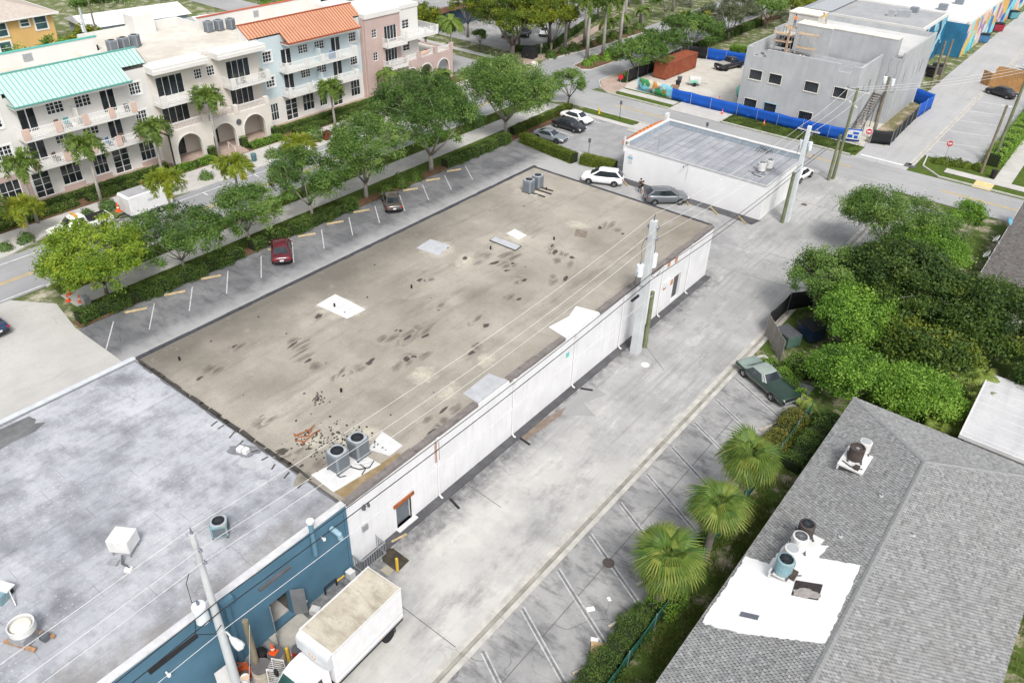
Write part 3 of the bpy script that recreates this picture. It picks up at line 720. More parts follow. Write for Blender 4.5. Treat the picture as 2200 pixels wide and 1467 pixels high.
# condenser units ---------------------------------------------------------------
def condenser_meshes(key, w, h, mcase, mtop, mdark, round_=False):
    c = MB()
    if round_: c.lathe([(w * .5, .05), (w * .5, h * .97), (w * .46, h), (w * .40, h + .01), (w * .40, h * .9), (w * .39, h * .88)], n=18)
    else:
        n = 20
        bev = .09 * w
        def ring(s_, z):
            a = w / 2 * s_; b = bev * s_
            return [(-a + b, -a, z), (a - b, -a, z), (a, -a + b, z), (a, a - b, z), (a - b, a, z), (-a + b, a, z), (-a, a - b, z), (-a, -a + b, z)]
        vs_ = ring(1, .06) + ring(1, h - .09) + ring(1.03, h - .08) + ring(1.03, h - .02) + ring(.95, h)
        fs = [tuple(range(7, -1, -1))] + [(k * 8 + i, k * 8 + (i + 1) % 8, (k + 1) * 8 + (i + 1) % 8, (k + 1) * 8 + i) for k in range(4) for i in range(8)]
        c.add(vs_, fs)
        # top plate with a round hole
        m_ = 24; rr = w * .39
        outer = []
        for i in range(m_):
            a = 2 * math.pi * i / m_; x, y = math.cos(a), math.sin(a); q = min(w * .5 * .95 / max(abs(x), abs(y), 1e-6), w * .60)
            outer.append((x * q, y * q, h))
        inner = [(rr * math.cos(2 * math.pi * i / m_), rr * math.sin(2 * math.pi * i / m_), h + .01) for i in range(m_)]
        low = [(rr * .97 * math.cos(2 * math.pi * i / m_), rr * .97 * math.sin(2 * math.pi * i / m_), h - .25) for i in range(m_)]
        c.add(outer + inner, [(i, (i + 1) % m_, m_ + (i + 1) % m_, m_ + i) for i in range(m_)], 1)
        c.add(inner + low, [(i, (i + 1) % m_, m_ + (i + 1) % m_, m_ + i) for i in range(m_)], 2)
        for s_ in range(4):                                  # louvre slits on the sides
            for i in range(9):
                z = .14 + (h - .3) * i / 9; L = w * .78
                if s_ % 2 == 0: c.bb(-L / 2, (w / 2 + .004) * (1 if s_ else -1) - .006, z, L / 2, (w / 2 + .004) * (1 if s_ else -1) + .006, z + .045, 3)
                else: c.bb((w / 2 + .004) * (1 if s_ == 1 else -1) - .006, -L / 2, z, (w / 2 + .004) * (1 if s_ == 1 else -1) + .006, L / 2, z + .045, 3)
    fan = MB().lathe([(0.0, h - .18), (w * .37, h - .26)], n=20)
    bl = MB()
    for i in range(3):
        a = 2 * math.pi * i / 3
        bl.add([(.04 * math.cos(a + .6), .04 * math.sin(a + .6), h - .12), (w * .34 * math.cos(a), w * .34 * math.sin(a), h - .15), (w * .34 * math.cos(a + .75), w * .34 * math.sin(a + .75), h - .10), (.04 * math.cos(a - .6), .04 * math.sin(a - .6), h - .10)], [(0, 1, 2, 3)])
    bl.cyl(0, 0, h - .2, h - .07, .10, n=10)
    gr = MB()
    for k in (.16, .27, .38):
        gr.lathe([(w * k - .006, h + .015), (w * k + .006, h + .015), (w * k + .006, h + .025), (w * k - .006, h + .025), (w * k - .006, h + .015)], n=18)
    for i in range(4):
        a = math.pi * i / 4; gr.bar((-w * .4 * math.cos(a), -w * .4 * math.sin(a), h + .02), (w * .4 * math.cos(a), w * .4 * math.sin(a), h + .02), .012, .012)
    ft = MB()
    for sx in (-1, 1):
        ft.bb(sx * w * .42 - .05, -w * .55, 0, sx * w * .42 + .05, w * .55, .06)
    return {'casing': c.mesh(key + '_casing', [mcase, mtop, M_black, mdark]), 'fan_well': fan.mesh(key + '_well', M_black), 'fan_blade': bl.mesh(key + '_fan', M_gal), 'fan_grille': gr.mesh(key + '_grille', mdark), 'support_rail': ft.mesh(key + '_feet', M_dgrey)}
def condenser(ms, label, loc, rz=0.0, s=1.0, group=None, skip=()):
    t = thing('air_conditioner', label, 'air conditioner', loc, rz, group, s)
    for k, v in ms.items():
        if k not in skip: inst(k, v, t)
    return t
M_acg = mat('ac_grey', (.20, .225, .25), .5, .12); M_acl = mat('ac_light', (.36, .38, .40), .5, .1); M_acd = mat('ac_dark', (.10, .115, .13), .6, .1)
M_acw = mat('ac_white', (.62, .62, .61), .55, .1, dirt=(.45, .43, .4)); M_act = mat('ac_teal', (.20, .33, .37), .6, .2, 3, dirt=(.33, .27, .16)); M_acb = mat('ac_brown', (.07, .055, .05), .8, .4, 3)
AC1 = condenser_meshes('grey_condenser', .95, 1.3, M_acg, M_acl, M_acd)
AC2 = condenser_meshes('white_condenser', .9, .85, M_acw, M_acw, M_acl)
AC3 = condenser_meshes('teal_condenser', .85, .9, M_act, M_acl, M_acd)
AC4 = condenser_meshes('old_round_condenser', .85, .85, M_acb, M_acw, M_acd, True)
AC5 = condenser_meshes('beige_round_condenser', .85, .9, M_acw, M_acw, M_acl, True)
AC6 = condenser_meshes('teal_round_condenser', .9, .95, M_act, M_act, M_acd, True)
condenser(AC1, 'grey air conditioner on the beige roof nearest the blue building', (-26.9, 19.9, 5.14), .02, 1.0)
condenser(AC1, 'grey air conditioner on the beige roof beside the white coated patch', (-26.85, 21.35, 5.14), .03, 1.0)
condenser(AC1, 'grey air conditioner on the far street end of the beige roof, nearer the camera', (-41.5, 56.7, 5.16), .05, .95)
condenser(AC1, 'grey air conditioner on the far street end of the beige roof, further from the camera', (-41.5, 58.1, 5.16), .05, .95)
t = thing('roof_support_frame', 'charred timber sleepers and pipes under the far pair of grey air conditioners', 'frame', (-40.9, 57.4, 5.1))
for dy, l in ((-.7, 2.0), (.2, 2.2), (.9, 1.6)):
    MB().box(.3, dy, .05, l, .16, .10, .06).build('sleeper', M_tar, t)
MB().tube([(-.5, -.9, .05), (.3, -.9, .06), (1.2, -.4, .05), (1.6, .4, .05)], .03, 6).build('pipe', M_gal, t)
t = thing('refrigerant_lines', 'black and white pipes and cables running from the near roof air conditioners', 'pipes', (-26.2, 20.4, 5.13))
for pts in (([(-.6, -.9, .03), (-.1, -1.0, .03), (.1, -.7, .05)]), ([(-.3, -.1, .05), (.3, .1, .06), (.6, .6, .04), (.4, 1.1, .05)]), ([(-.2, .4, .05), (.5, .4, .05), (.7, -.1, .05)])):
    MB().tube(pts, .03, 6).build('pipe', M_black, t)
for pts in (([(-.4, .2, .1), (.0, .35, .12), (.3, .9, .08)]), ([(-.7, -.6, .06), (-.6, -.9, .06), (-.3, -1.1, .05)])):
    MB().tube(pts, .03, 6).build('pipe', M_pvc, t)

# --- blue building with the grey membrane roof ----------------------------------
M_blue = mat('blue_wall_paint', (.08, .172, .245), .7, .12, .8, 7, streak=.22, dirt=(.10, .18, .24))
def _membrane(name, base, dark, light):
    t = NT(name); v = t.coord(world=True)
    c = t.mix(t.noise(v, .22, 6, .65, .36, .64), base, light)
    c = t.mix(t.math('MULTIPLY', t.noise(v, .38, 7, .72, .46, .70), .85), c, dark)
    c = t.mix(t.math('MULTIPLY', t.noise(v, 2.2, 6, .75, .5, .72), .35), c, dark)
    vs_ = t.coord((2.2, .25, 1), world=True)
    c = t.mix(t.math('MULTIPLY', t.noise(vs_, .8, 5, .7, .52, .78), .45), c, dark)
    # fastener dots showing through the coating
    vo = t.n('ShaderNodeTexVoronoi'); vo.inputs['Scale'].default_value = 3.0; vo.inputs['Randomness'].default_value = .35; t.l(v, vo.inputs['Vector'])
    k = t.math('MULTIPLY', t.rng(vo.outputs['Distance'], .10, .16, 1, 0), t.noise(v, .3, 3, .5, .42, .6))
    c = t.mix(t.math('MULTIPLY', k, .4), c, (.62, .63, .65))
    # brown ponding stains along the alley edge
    x = t.sep(v)[0]; d = t.math('ADD', x, t.math('MULTIPLY', t.math('SUBTRACT', t.noise(v, .35, 5, .6), .5), 3))
    k = t.math('MULTIPLY', t.rng(d, -26.6, -25.4, 0, 1), t.noise(v, .5, 4, .6, .35, .6))
    c = t.mix(t.math('MULTIPLY', k, .75), c, (.21, .195, .175))
    oi = t.n('ShaderNodeObjectInfo').outputs['Random']
    c = t.mix(t.math('MULTIPLY', oi, .10), c, tuple(q * .8 for q in base))
    t.bump(t.noise(v, 5, 4, .6), .15, .02)
    return t.out(c, .75, 0, .25)
M_memb = _membrane('grey_membrane', (.325, .337, .365), (.135, .14, .157), (.46, .472, .50))
bb_ = thing('blue_building', 'blue walled commercial building with grey patched membrane roof in the near left corner', 'building', (-34.7, 0, 0))
P_(wall_open(MB(), 'x', -24.9, -24.55, -14, 18.18, 0, 5.15, [(12.75, 14.0, .3, 2.3)]), 'alley_wall', M_blue, bb_)
P_(MB().bb(-45.1, -14, 0, -44.8, 18.15, 5.12).bb(-44.8, -14.3, 0, -24.9, -14, 5.1), 'wall', M_wallw, bb_)
P_(MB().bb(-44.8, -14, 4.6, -24.9, 18.15, 5.06), 'roof', mat('seam_dark', (.13, .135, .15), .9, .3, 2), bb_)
P_(MB().bb(-44.5, -13.5, 0, -24.95, 18.0, .02), 'floor', mat('dark_floor', (.12, .115, .11), .9, .3), bb_)
r = random.Random(5)
yy = -14.0
ww = .99
ns = 20
cache = {}
for i in range(ns):
    x0 = -44.7 + i * ww; y = -13.9 + r.random() * 3
    while y < 17.9:
        L = r.choice((6.0, 8.0, 9.5)); y1 = min(y + L, 18.05)
        if y1 - y < .6: break
        key = round(y1 - y, 1)
        if key not in cache:
            cache[key] = MB().bb(0, 0, 0, ww - .012, key - .014, .012).mesh('membrane_sheet', M_memb)
        inst('membrane_sheet', cache[key], bb_, (x0 + 34.7, y, 5.062 + .005 * r.random() + .0007 * (i % 5)), (r.uniform(-.0005, .0005), 0, 0))
        y = y1
P_(MB().bb(-24.92, -14, 5.12, -24.50, 18.2, 5.2), 'coping', mat('coping_white', (.56, .56, .57), .7, .15, 2), bb_)
P_(MB().bb(-45.16, -14, 5.08, -44.8, 18.2, 5.2), 'coping', mat('coping_pale', (.52, .55, .58), .7, .15, 2), bb_)
mb = MB(); blob(mb, -43.5, 8.4, 5.094, 1.2, 3.8, .1, 20, .35, seed=2)
P_(mb, 'dark_repair', pave('dark_roof_stain', (.13, .135, .14), (.22, .22, .22), (.07, .07, .075), big=.8), bb_)
for a_ in ((-31.2, 16.9, .6, .5, .1, 9), (-29.3, 16.4, .45, .3, .5, 12), (-30.2, 17.5, .35, .25, .5, 22)):
    mb = MB(); blob(mb, a_[0], a_[1], 5.094, a_[2], a_[3], a_[4], 16, .3, seed=a_[5]); P_(mb, 'white_repair', M_patchg, bb_)
P_(MB().cyl(-24.42, 15.85, 3.4, 5.9, .13, n=12), 'vent_stack', mat('stack_blue', (.12, .24, .32), .6, .15), bb_)
P_(MB().lathe([(.19, 0), (.20, .16), (.0, .2)], -24.42, 15.85, 5.85, 14), 'stack_cap', M_pvc, bb_)
P_(MB().tube([(-24.5, 17.1, 4.3), (-24.2, 17.1, 4.3), (-24.02, 17.2, 4.1), (-24.0, 17.25, 3.75)], .15, 12), 'hood_vent', mat('vent_blue', (.28, .42, .50), .5, .15), bb_)
P_(MB().bb(-24.56, 10.3, 4.75, -24.2, 10.95, 5.14), 'scupper_box', M_blue, bb_)
P_(MB().bb(-24.5, 10.5, .2, -24.34, 10.72, 4.75), 'downspout', M_blue, bb_)
P_(MB().bb(-24.7, 18.0, 0, -24.50, 18.19, 5.1), 'corner_trim', M_blue, bb_)
P_(MB().bb(-26.5, 12.8, .0, -24.95, 14.0, .3), 'threshold', M_walk, bb_)
P_(MB().bb(-27, 12.6, .3, -26.9, 14.2, 2.5).bb(-27, 12.5, 2.3, -24.9, 14.2, 2.4), 'dark_interior', M_black, bb_)
for y0, x1, y1 in ((12.75, -23.62, 12.3), (14.02, -24.0, 14.55)):
    mb = MB().bar((-24.5, y0, 1.3), (x1, y1, 1.3), .05, 1.95)
    d_ = P_(mb, 'door', mat('steel_door', (.17, .18, .19), .5, .2), bb_)
    MB().box(x1 + .05, y1, 1.3, .08, .08, .12).build('door_handle', M_gal, d_)
P_(MB().prism([(-24.5, 12.3), (-22.7, 12.4), (-22.7, 14.3), (-24.5, 14.4)], .0, .12), 'door_slab', mat('slab_grey', (.40, .38, .34), .9, .2), bb_)
for y in (4.5, 7.2, 16.4):
    P_(MB().tube([(-24.5, y, 2.6 + .1 * y), (-24.3, y, 2.6 + .1 * y)], .05, 6).lathe([(.09, -.05), (.09, .06), (0, .1)], -24.25, y, 2.6 + .1 * y), 'wall_light', M_pvc, bb_)
# roof plant on the grey membrane
condenser(AC3, 'pale teal air conditioner on the grey roof near the blue wall edge', (-27.9, 12.9, 5.2), .9, .95)
t = thing('roof_exhaust_fan', 'round white exhaust fan on a rusty frame on the grey roof', 'exhaust fan', (-29.4, 3.9, 5.08))
MB().lathe([(.50, .55), (.56, .62), (.56, .98), (.53, 1.0), (.50, .98), (.50, .80), (.0, .80)], n=26).build('housing', M_acw, t, smooth=False)
MB().lathe([(.42, .82), (.42, .90), (.36, .95), (0, 1.0)], n=22).build('dome', mat('dome_cream', (.66, .63, .56), .6, .1), t)
MB().box(.1, -.1, .3, .8, .8, .55, .4).build('curb_box', M_rust if False else M_gal, t)
for a in (-.5, .55): MB().box(.25, a * .8, .12, 1.6, .14, .12, .4).build('rail', mat('rusty_rail', (.38, .22, .12), .9, .4, 5), t)
MB().tube([(-.6, -.3, .05), (-.9, .2, .1), (-.7, .7, .05)], .03).build('cable', M_black, t)
MB().box(.75, .45, .25, .35, .3, .3, .2).build('motor', M_acd, t)
t = thing('white_roof_cabinet', 'white square equipment box on pipe feet on the grey roof', 'roof unit', (-30.6, 9.3, 5.08), .55)
MB().bb(-.55, -.5, .35, .55, .5, 1.15).build('cabinet', M_acw, t, bevel=.03)
for a in (-.45, .45):
    for b in (-.4, .4): MB().cyl(a, b, 0, .36, .04, n=6).build('leg', M_gal, t)
MB().tube([(.2, -.6, .4), (.3, -.9, .15), (.8, -1.1, .12)], .06).build('pipe', M_dgrey, t)
MB().box(.75, -1.15, .08, .35, .3, .16).build('foot_block', M_acw, t)
MB().box(-.2, -.85, .06, .5, .3, .12).build('foot_block', M_gal, t)
t = thing('old_roof_unit', 'broken metal duct box at the left picture edge on the grey roof', 'roof unit', (-32.3, 4.1, 5.08), .4)
MB().bb(-.3, -.3, 0, .3, .3, .5).build('duct', M_act, t); MB().bb(-.45, .1, .5, .4, .6, .56).build('lid', M_acw, t); MB().bb(-.4, .4, .1, .3, .5, .55).build('louvre', M_black, t)
MB().tube([(.3, .3, .5), (.6, .1, .3), (.9, -.1, .05)], .04).build('pipe', M_gal, t)
t = thing('roof_hood', 'small double white vent hood on the grey roof by the torn joint', 'vent', (-32.1, 17.3, 5.08), .3)
MB().bb(-.35, -.2, 0, -.03, .2, .32).build('hood', M_acw, t, bevel=.04); MB().bb(.03, -.2, 0, .35, .2, .32).build('hood', M_acw, t, bevel=.04)
mb = MB(); blob(mb, 0, .1, .012, 1.1, .6, .2, 18, .4, seed=7); mb.build('flashing_skirt', mat('flash_grey', (.2, .2, .22), .8, .3), t)

# --- white building across the small lot ------------------------------------------
wb = thing('white_building', 'low white commercial building with grey rolled roofing and raised parapet', 'building', (-34.1, 81.5, 0))
P_(MB().bb(-42.6, 76.5, 0, -25.6, 76.8, 3.8), 'wall', mat('bright_white_paint', (.76, .76, .765), .75, .05, .6, 6), wb)
P_(MB().bb(-25.9, 76.8, 0, -25.6, 86.3, 3.8), 'wall', mat('stained_white_paint', (.74, .745, .74), .75, .08, .8, 6, streak=.5, dirt=(.30, .31, .31)), wb)
P_(MB().bb(-42.6, 76.8, 0, -42.3, 86.5, 4.35).bb(-42.3, 86.2, 0, -25.6, 86.5, 4.35), 'wall', M_wallw, wb)
M_par = mat('parapet_flash', (.30, .35, .40), .7, .15, 2)
for i in range(8):
    P_(MB().bb(-42.28, 76.9 + i * 1.16, 3.8, -42.2, 78.03 + i * 1.16, 4.36), 'parapet_panel', M_par, wb)
for i in range(14):
    P_(MB().bb(-42.2 + i * 1.18, 86.1, 3.8, -41.05 + i * 1.18, 86.19, 4.36), 'parapet_panel', M_par, wb)
P_(MB().bb(-42.66, 76.45, 4.34, -42.2, 86.55, 4.42).bb(-42.2, 86.05, 4.34, -25.55, 86.55, 4.42), 'coping', M_patchw, wb)
P_(MB().bb(-42.65, 76.44, 3.78, -25.52, 76.62, 3.9).bb(-25.72, 76.62, 3.78, -25.52, 86.2, 3.9), 'roof_edge', mat('edge_grey', (.45, .45, .45), .7, .1), wb)
P_(MB().bb(-42.3, 76.62, 3.5, -25.72, 86.2, 3.8), 'roof', mat('roll_seam', (.13, .135, .145), .9, .4, 3), wb)
M_roll = pave('grey_roll_roofing', (.30, .315, .34), (.40, .41, .43), (.17, .175, .19), big=.5, streak=.5, sx=2.0, sy=.25, speck=.3)
def rnd_tint(m, amt):
    t = m.node_tree; b = t.nodes['Principled BSDF']; src = b.inputs['Base Color'].links[0].from_socket
    oi = t.nodes.new('ShaderNodeObjectInfo'); mm = t.nodes.new('ShaderNodeMath'); mm.operation = 'MULTIPLY_ADD'; mm.inputs[1].default_value = amt; mm.inputs[2].default_value = 1 - amt * .6
    t.links.new(oi.outputs['Random'], mm.inputs[0])
    h = t.nodes.new('ShaderNodeHueSaturation'); t.links.new(src, h.inputs['Color']); t.links.new(mm.outputs[0], h.inputs['Value']); t.links.new(h.outputs[0], b.inputs['Base Color'])
rnd_tint(M_roll, .16)
r = random.Random(8); cache = {}
for i in range(18):
    x0 = -42.18 + i * .914; y = 76.64; first = r.choice((4.2, 6.2, 9.4, 9.4))
    while y < 86.0:
        y1 = min(y + first, 86.08); first = 9.0; 
        if y1 - y < .3: break
        key = round(y1 - y, 1)
        if key not in cache: cache[key] = MB().bb(0, 0, 0, .86, key - .05, .016).mesh('roofing_sheet', M_roll)
        inst('roofing_sheet', cache[key], wb, (x0 + 34.1 + r.uniform(-.012, .012), y - 81.5, 3.80 + r.random() * .012), (0, r.uniform(-.004, .004), r.uniform(-.002, .002)))
        y = y1
P_(MB().bb(-42.75, 76.3, 3.2, -42.6, 76.5, 4.9), 'corner_pier', M_patchw, wb)
P_(MB().bb(-42.95, 85.9, 3.2, -42.6, 86.6, 5.1), 'corner_pier', M_patchw, wb)
mb = MB()
for i in range(10):                         # orange barrel-tile canopy on the street end
    a = i * math.pi * .5 / 10; b_ = (i + 1) * math.pi * .5 / 10
    y0 = 78 + i * .8
    mb.tube([(-42.62, y0, 4.1 + .25 * math.sin(i * .31)), (-43.6, y0, 3.35 + .25 * math.sin(i * .31))], .4, 8)
P_(mb, 'tile_canopy', mat('orange_tile', (.50, .17, .06), .8, .25, 3), wb)
P_(MB().bb(-42.0, 76.46, 1.9, -41.5, 76.5, 3.0).bb(-42.1, 76.44, 2.5, -41.45, 76.47, 2.7, 1), 'wall_notice', [M_patchw, mat('notice_blue', (.25, .45, .6), .6, .3, 9)], wb)
P_(MB().tube([(-34.6, 76.47, 3.75), (-34.6, 76.3, 3.72), (-34.9, 76.15, 3.6)], .025).lathe([(.04, 0), (.1, -.15), (.09, -.16)], -34.95, 76.1, 3.6), 'gooseneck_lamp', M_dgrey, wb)
P_(MB().tube([(-34.55, 76.47, 3.5), (-34.6, 76.46, 1.9)], .015, 5), 'conduit', M_gal, wb)
P_(MB().tube([(-38.6, 76.75, 3.4), (-38.6, 76.72, 6.0)], .025, 6), 'antenna_mast', M_gal, wb)
condenser(AC5, 'beige round air conditioner on the white building roof, nearer the wall', (-27.6, 79.6, 4.05), .2, 1.0)
condenser(AC5, 'beige round air conditioner on the white building roof, behind its twin', (-27.3, 80.9, 4.05), .2, 1.0)
t = thing('unit_stand', 'metal stand with pipes below the two beige roof air conditioners', 'stand', (-27.6, 80.2, 3.82))
for dy in (-1.1, .2, 1.2): MB().box(-.2, dy, .12, 1.9, .1, .12, .15).build('rail', M_gal, t)
MB().tube([(-.8, -1.2, .1), (-.2, -1.8, .1), (.6, -1.9, .08)], .04).build('pipe', M_dgrey, t)
t = thing('roof_junk', 'tangle of black pipe and cable on the far edge of the grey rolled roof', 'junk', (-29.6, 85.2, 3.84))
for i in range(5): MB().tube([(-1 + .3 * i, -.3, .1), (-.7 + .35 * i, .2, .5 + .1 * (i % 2)), (.2 * i, .3, .1)], .03).build('pipe', M_black, t)
# ================================================================== APARTMENT BUILDING across the street
XF = -84.5
M_cream = mat('cream_stucco', (.62, .58, .525), .85, .06, .5, 6, streak=.10)
M_paleb = mat('pale_blue_stucco', (.50, .585, .615), .85, .06, .5, 6, streak=.10)
M_whst = mat('white_stucco', (.64, .63, .605), .85, .05, .5, 6, streak=.10)
M_mauve = mat('mauve_stucco', (.47, .36, .33), .85, .08, .5, 6, streak=.10)
M_pinkp = mat('pink_pier', (.58, .43, .37), .85, .08)
M_frame = mat('window_frame_white', (.74, .74, .73), .5, .05)
M_glass = glass('dark_window_glass')
M_glass2 = glass('green_window_glass', (.02, .05, .055))
M_roofc = pave('cream_flat_roof', (.56, .52, .45), (.70, .68, .63), (.40, .35, .28), big=.25, streak=.5, sx=.6, sy=.3)
ap = thing('apartment_building', 'three storey cream and pale blue apartment block with teal and orange metal roofs', 'building', (XF, 58, 0))
def A(mb, name, m, par=None, **k):
    o = mb.build(name, m, par or ap, **k)
    if par is None: o.matrix_parent_inverse = Matrix.Translation((-XF, -58, 0))
    return o
OPS = []                                     # openings in the facade: (y0,y1,z0,z1)
wcache = {}
def win(y0, y1, z0, z1, nx=4, ny=3, double=True, kind='window', X=XF, gm=None, par=None):
    w, h = round(y1 - y0, 2), round(z1 - z0, 2); key = (w, h, nx, ny, double)
    if key not in wcache:
        fr = MB(); f = .07
        fr.bb(-.05, 0, 0, .05, f, h); fr.bb(-.05, w - f, 0, .05, w, h); fr.bb(-.05, f, 0, .05, w - f, f); fr.bb(-.05, f, h - f, .05, w - f, h)
        for i in range(1, nx):
            t_ = .05 if not (double and i == nx // 2) else .10
            fr.bb(-.03, w * i / nx - t_ / 2, f, .03 + (.015 if t_ > .06 else 0), w * i / nx + t_ / 2, h - f)
        for j in range(1, ny):
            fr.bb(-.028, f, h * j / ny - .022, .028, w - f, h * j / ny + .022)
        wcache[key] = (fr.mesh('window_frame', M_frame), MB().bb(-.012, f * .5, f * .5, .006, w - f * .5, h - f * .5).mesh('pane', gm or M_glass))
    fm, pm = wcache[key]
    o = inst(kind, fm, par or ap, (X - XF - .10, y0 - 58, z0) if par is None else (X - .1, y0, z0))
    inst('pane', pm, o)
    if X == XF and par is None: OPS.append((y0, y1, z0, z1))
    return o
def trim(y0, y1, z0, z1, X=XF):              # raised plaster band round a window
    t_ = .14; mb = MB()
    mb.bb(X - .01, y0 - t_, z0 - t_, X + .05, y0, z1 + t_); mb.bb(X - .01, y1, z0 - t_, X + .05, y1 + t_, z1 + t_); mb.bb(X - .01, y0, z1, X + .05, y1, z1 + t_); mb.bb(X - .01, y0, z0 - t_, X + .07, y1, z0)
    A(mb, 'window_surround', M_frame)
F2, F3 = 4.1, 7.15
for zf in (F2, F3):
    # left end and section with the teal roof
    for y0 in (22.0, 27.2): win(y0, y0 + 1.5, zf + 1.25, zf + 2.55); trim(y0, y0 + 1.5, zf + 1.25, zf + 2.55)
    win(30.2, 31.9, zf + .1, zf + 2.5, 2, 1, True, 'sliding_door'); win(33.0, 34.75, zf + 1.3, zf + 2.55); win(35.9, 37.6, zf + 1.3, zf + 2.55); win(38.6, 40.2, zf + .1, zf + 2.5, 2, 1, True, 'sliding_door')
    win(41.9, 43.2, zf + 1.25, zf + 2.5); trim(41.9, 43.2, zf + 1.25, zf + 2.5)
    # cream middle with big sliders
    win(45.0, 48.35, zf + .1, zf + 2.45, 4, 1, False, 'sliding_door'); win(54.05, 57.3, zf + .1, zf + 2.4, 4, 1, False, 'sliding_door')
    win(49.8, 50.8, zf + 1.25, zf + 2.4, 3, 3, False); win(51.45, 52.5, zf + 1.25, zf + 2.4, 3, 3, False)
    win(59.3, 60.6, zf + 1.2, zf + 2.45, 3, 3, False); trim(59.3, 60.6, zf + 1.2, zf + 2.45)
    # pale blue section with the orange roof
    win(62.0, 63.6, zf + .1, zf + 2.3, 2, 1, True, 'sliding_door'); win(64.75, 66.3, zf + 1.2, zf + 2.3); win(67.4, 69.0, zf + 1.2, zf + 2.3); win(70.1, 71.7, zf + .1, zf + 2.3, 2, 1, True, 'sliding_door')
    win(73.2, 74.5, zf + 1.15, zf + 2.35, 3, 3, False); trim(73.2, 74.5, zf + 1.15, zf + 2.35)
# ground floor shop fronts
for y0, y1, kind in ((22, 24.2, 'w'), (26.4, 28.4, 'w'), (29.6, 31.4, 'd'), (32.5, 34.6, 'w'), (36.0, 37.6, 'w'), (38.2, 40.1, 'd'), (41.4, 43.2, 'w'), (59.4, 60.6, 'w'), (61.7, 63.6, 'd'), (64.5, 66.4, 'w'), (67.3, 68.6, 'w'), (69.6, 71.3, 'd'), (72.9, 74.6, 'w')):
    if kind == 'd': win(y0, y1, .52, 3.2, 2, 4, True, 'shop_door')
    else: win(y0, y1, 1.05, 3.2, 3, 2, False, 'shop_window')
# walls
def facade(y0, y1, z0, z1, m, x0=XF - .3, x1=XF):
    A(wall_open(MB(), 'x', x0, x1, y0, y1, z0, z1, [o for o in OPS if o[0] >= y0 - .01 and o[1] <= y1 + .01 and o[2] < z1 and o[3] > z0]), 'facade_wall', m)
facade(5, 29.4, .2, 3.75, M_mauve); facade(5, 29.4, 3.75, 11.4, M_whst)
facade(29.4, 44.1, .2, 11.0, M_whst)
facade(44.1, 58.7, .2, 11.0, M_cream)
facade(58.7, 61.0, .2, 3.9, M_whst); facade(58.7, 61.0, 3.9, 11.2, M_paleb)
facade(61.0, 75.4, .2, 3.9, M_whst); facade(61.0, 75.4, 3.9, 11.2, M_paleb)
for y0, y1 in ((32.4, 34.7), (35.9, 37.7), (41.3, 43.3)): A(MB().bb(XF, y0, .5, XF + .06, y1, 1.0), 'shop_plinth', M_mauve)
A(MB().bb(XF - .9, 5, .2, XF - .8, 75.4, 11), 'dark_interior', mat('dim_interior', (.05, .045, .04), .9, .4))
A(MB().bb(-98.6, 44.3, 0, -85.5, 57.0, 10.9).bb(-94.3, 5, 0, -85.5, 44.3, 10.9).bb(-93.8, 57.0, 0, -85.5, 86.3, 10.9), 'core_wall', M_whst)
A(MB().bb(-98.4, 44.2, 10.9, XF - .05, 57.2, 11.0).bb(-94.2, 5, 10.9, XF - .05, 44.2, 11.0).bb(-93.6, 57.2, 10.9, XF - .05, 75.5, 11.0), 'roof', M_roofc)
A(MB().bb(-94.3, 5, 11.0, -94.0, 44.3, 12.5), 'parapet', M_whst)
A(MB().bb(-94.36, 5, 12.48, -93.94, 44.36, 12.58), 'parapet_cap', mat('teal_cap', (.10, .42, .36), .5, .15))
A(MB().bb(-98.6, 44.3, 10.9, -98.3, 57.2, 11.9).bb(-98.3, 44.1, 11, -94.0, 44.3, 11.6), 'parapet', M_whst)
A(MB().bb(-93.8, 57.0, 11.0, -93.5, 76.5, 12.5).bb(-98.3, 57.0, 11, -93.8, 57.2, 11.9), 'parapet', M_whst)
A(MB().bb(-93.86, 57.0, 12.48, -93.44, 76.5, 12.58), 'parapet_cap', mat('red_cap', (.45, .10, .05), .5, .15))
for y in (36.0, 65.2): A(MB().bb(-94.02, y, 11.3, -93.97, y + 1.0, 12.1) if y < 50 else MB().bb(-93.52, y, 11.3, -93.47, y + .8, 12.1), 'louvre_vent', M_gal)
A(MB().bb(-98.9, 50.5, 10.9, -96.8, 53.2, 13.2), 'stair_tower', M_whst)
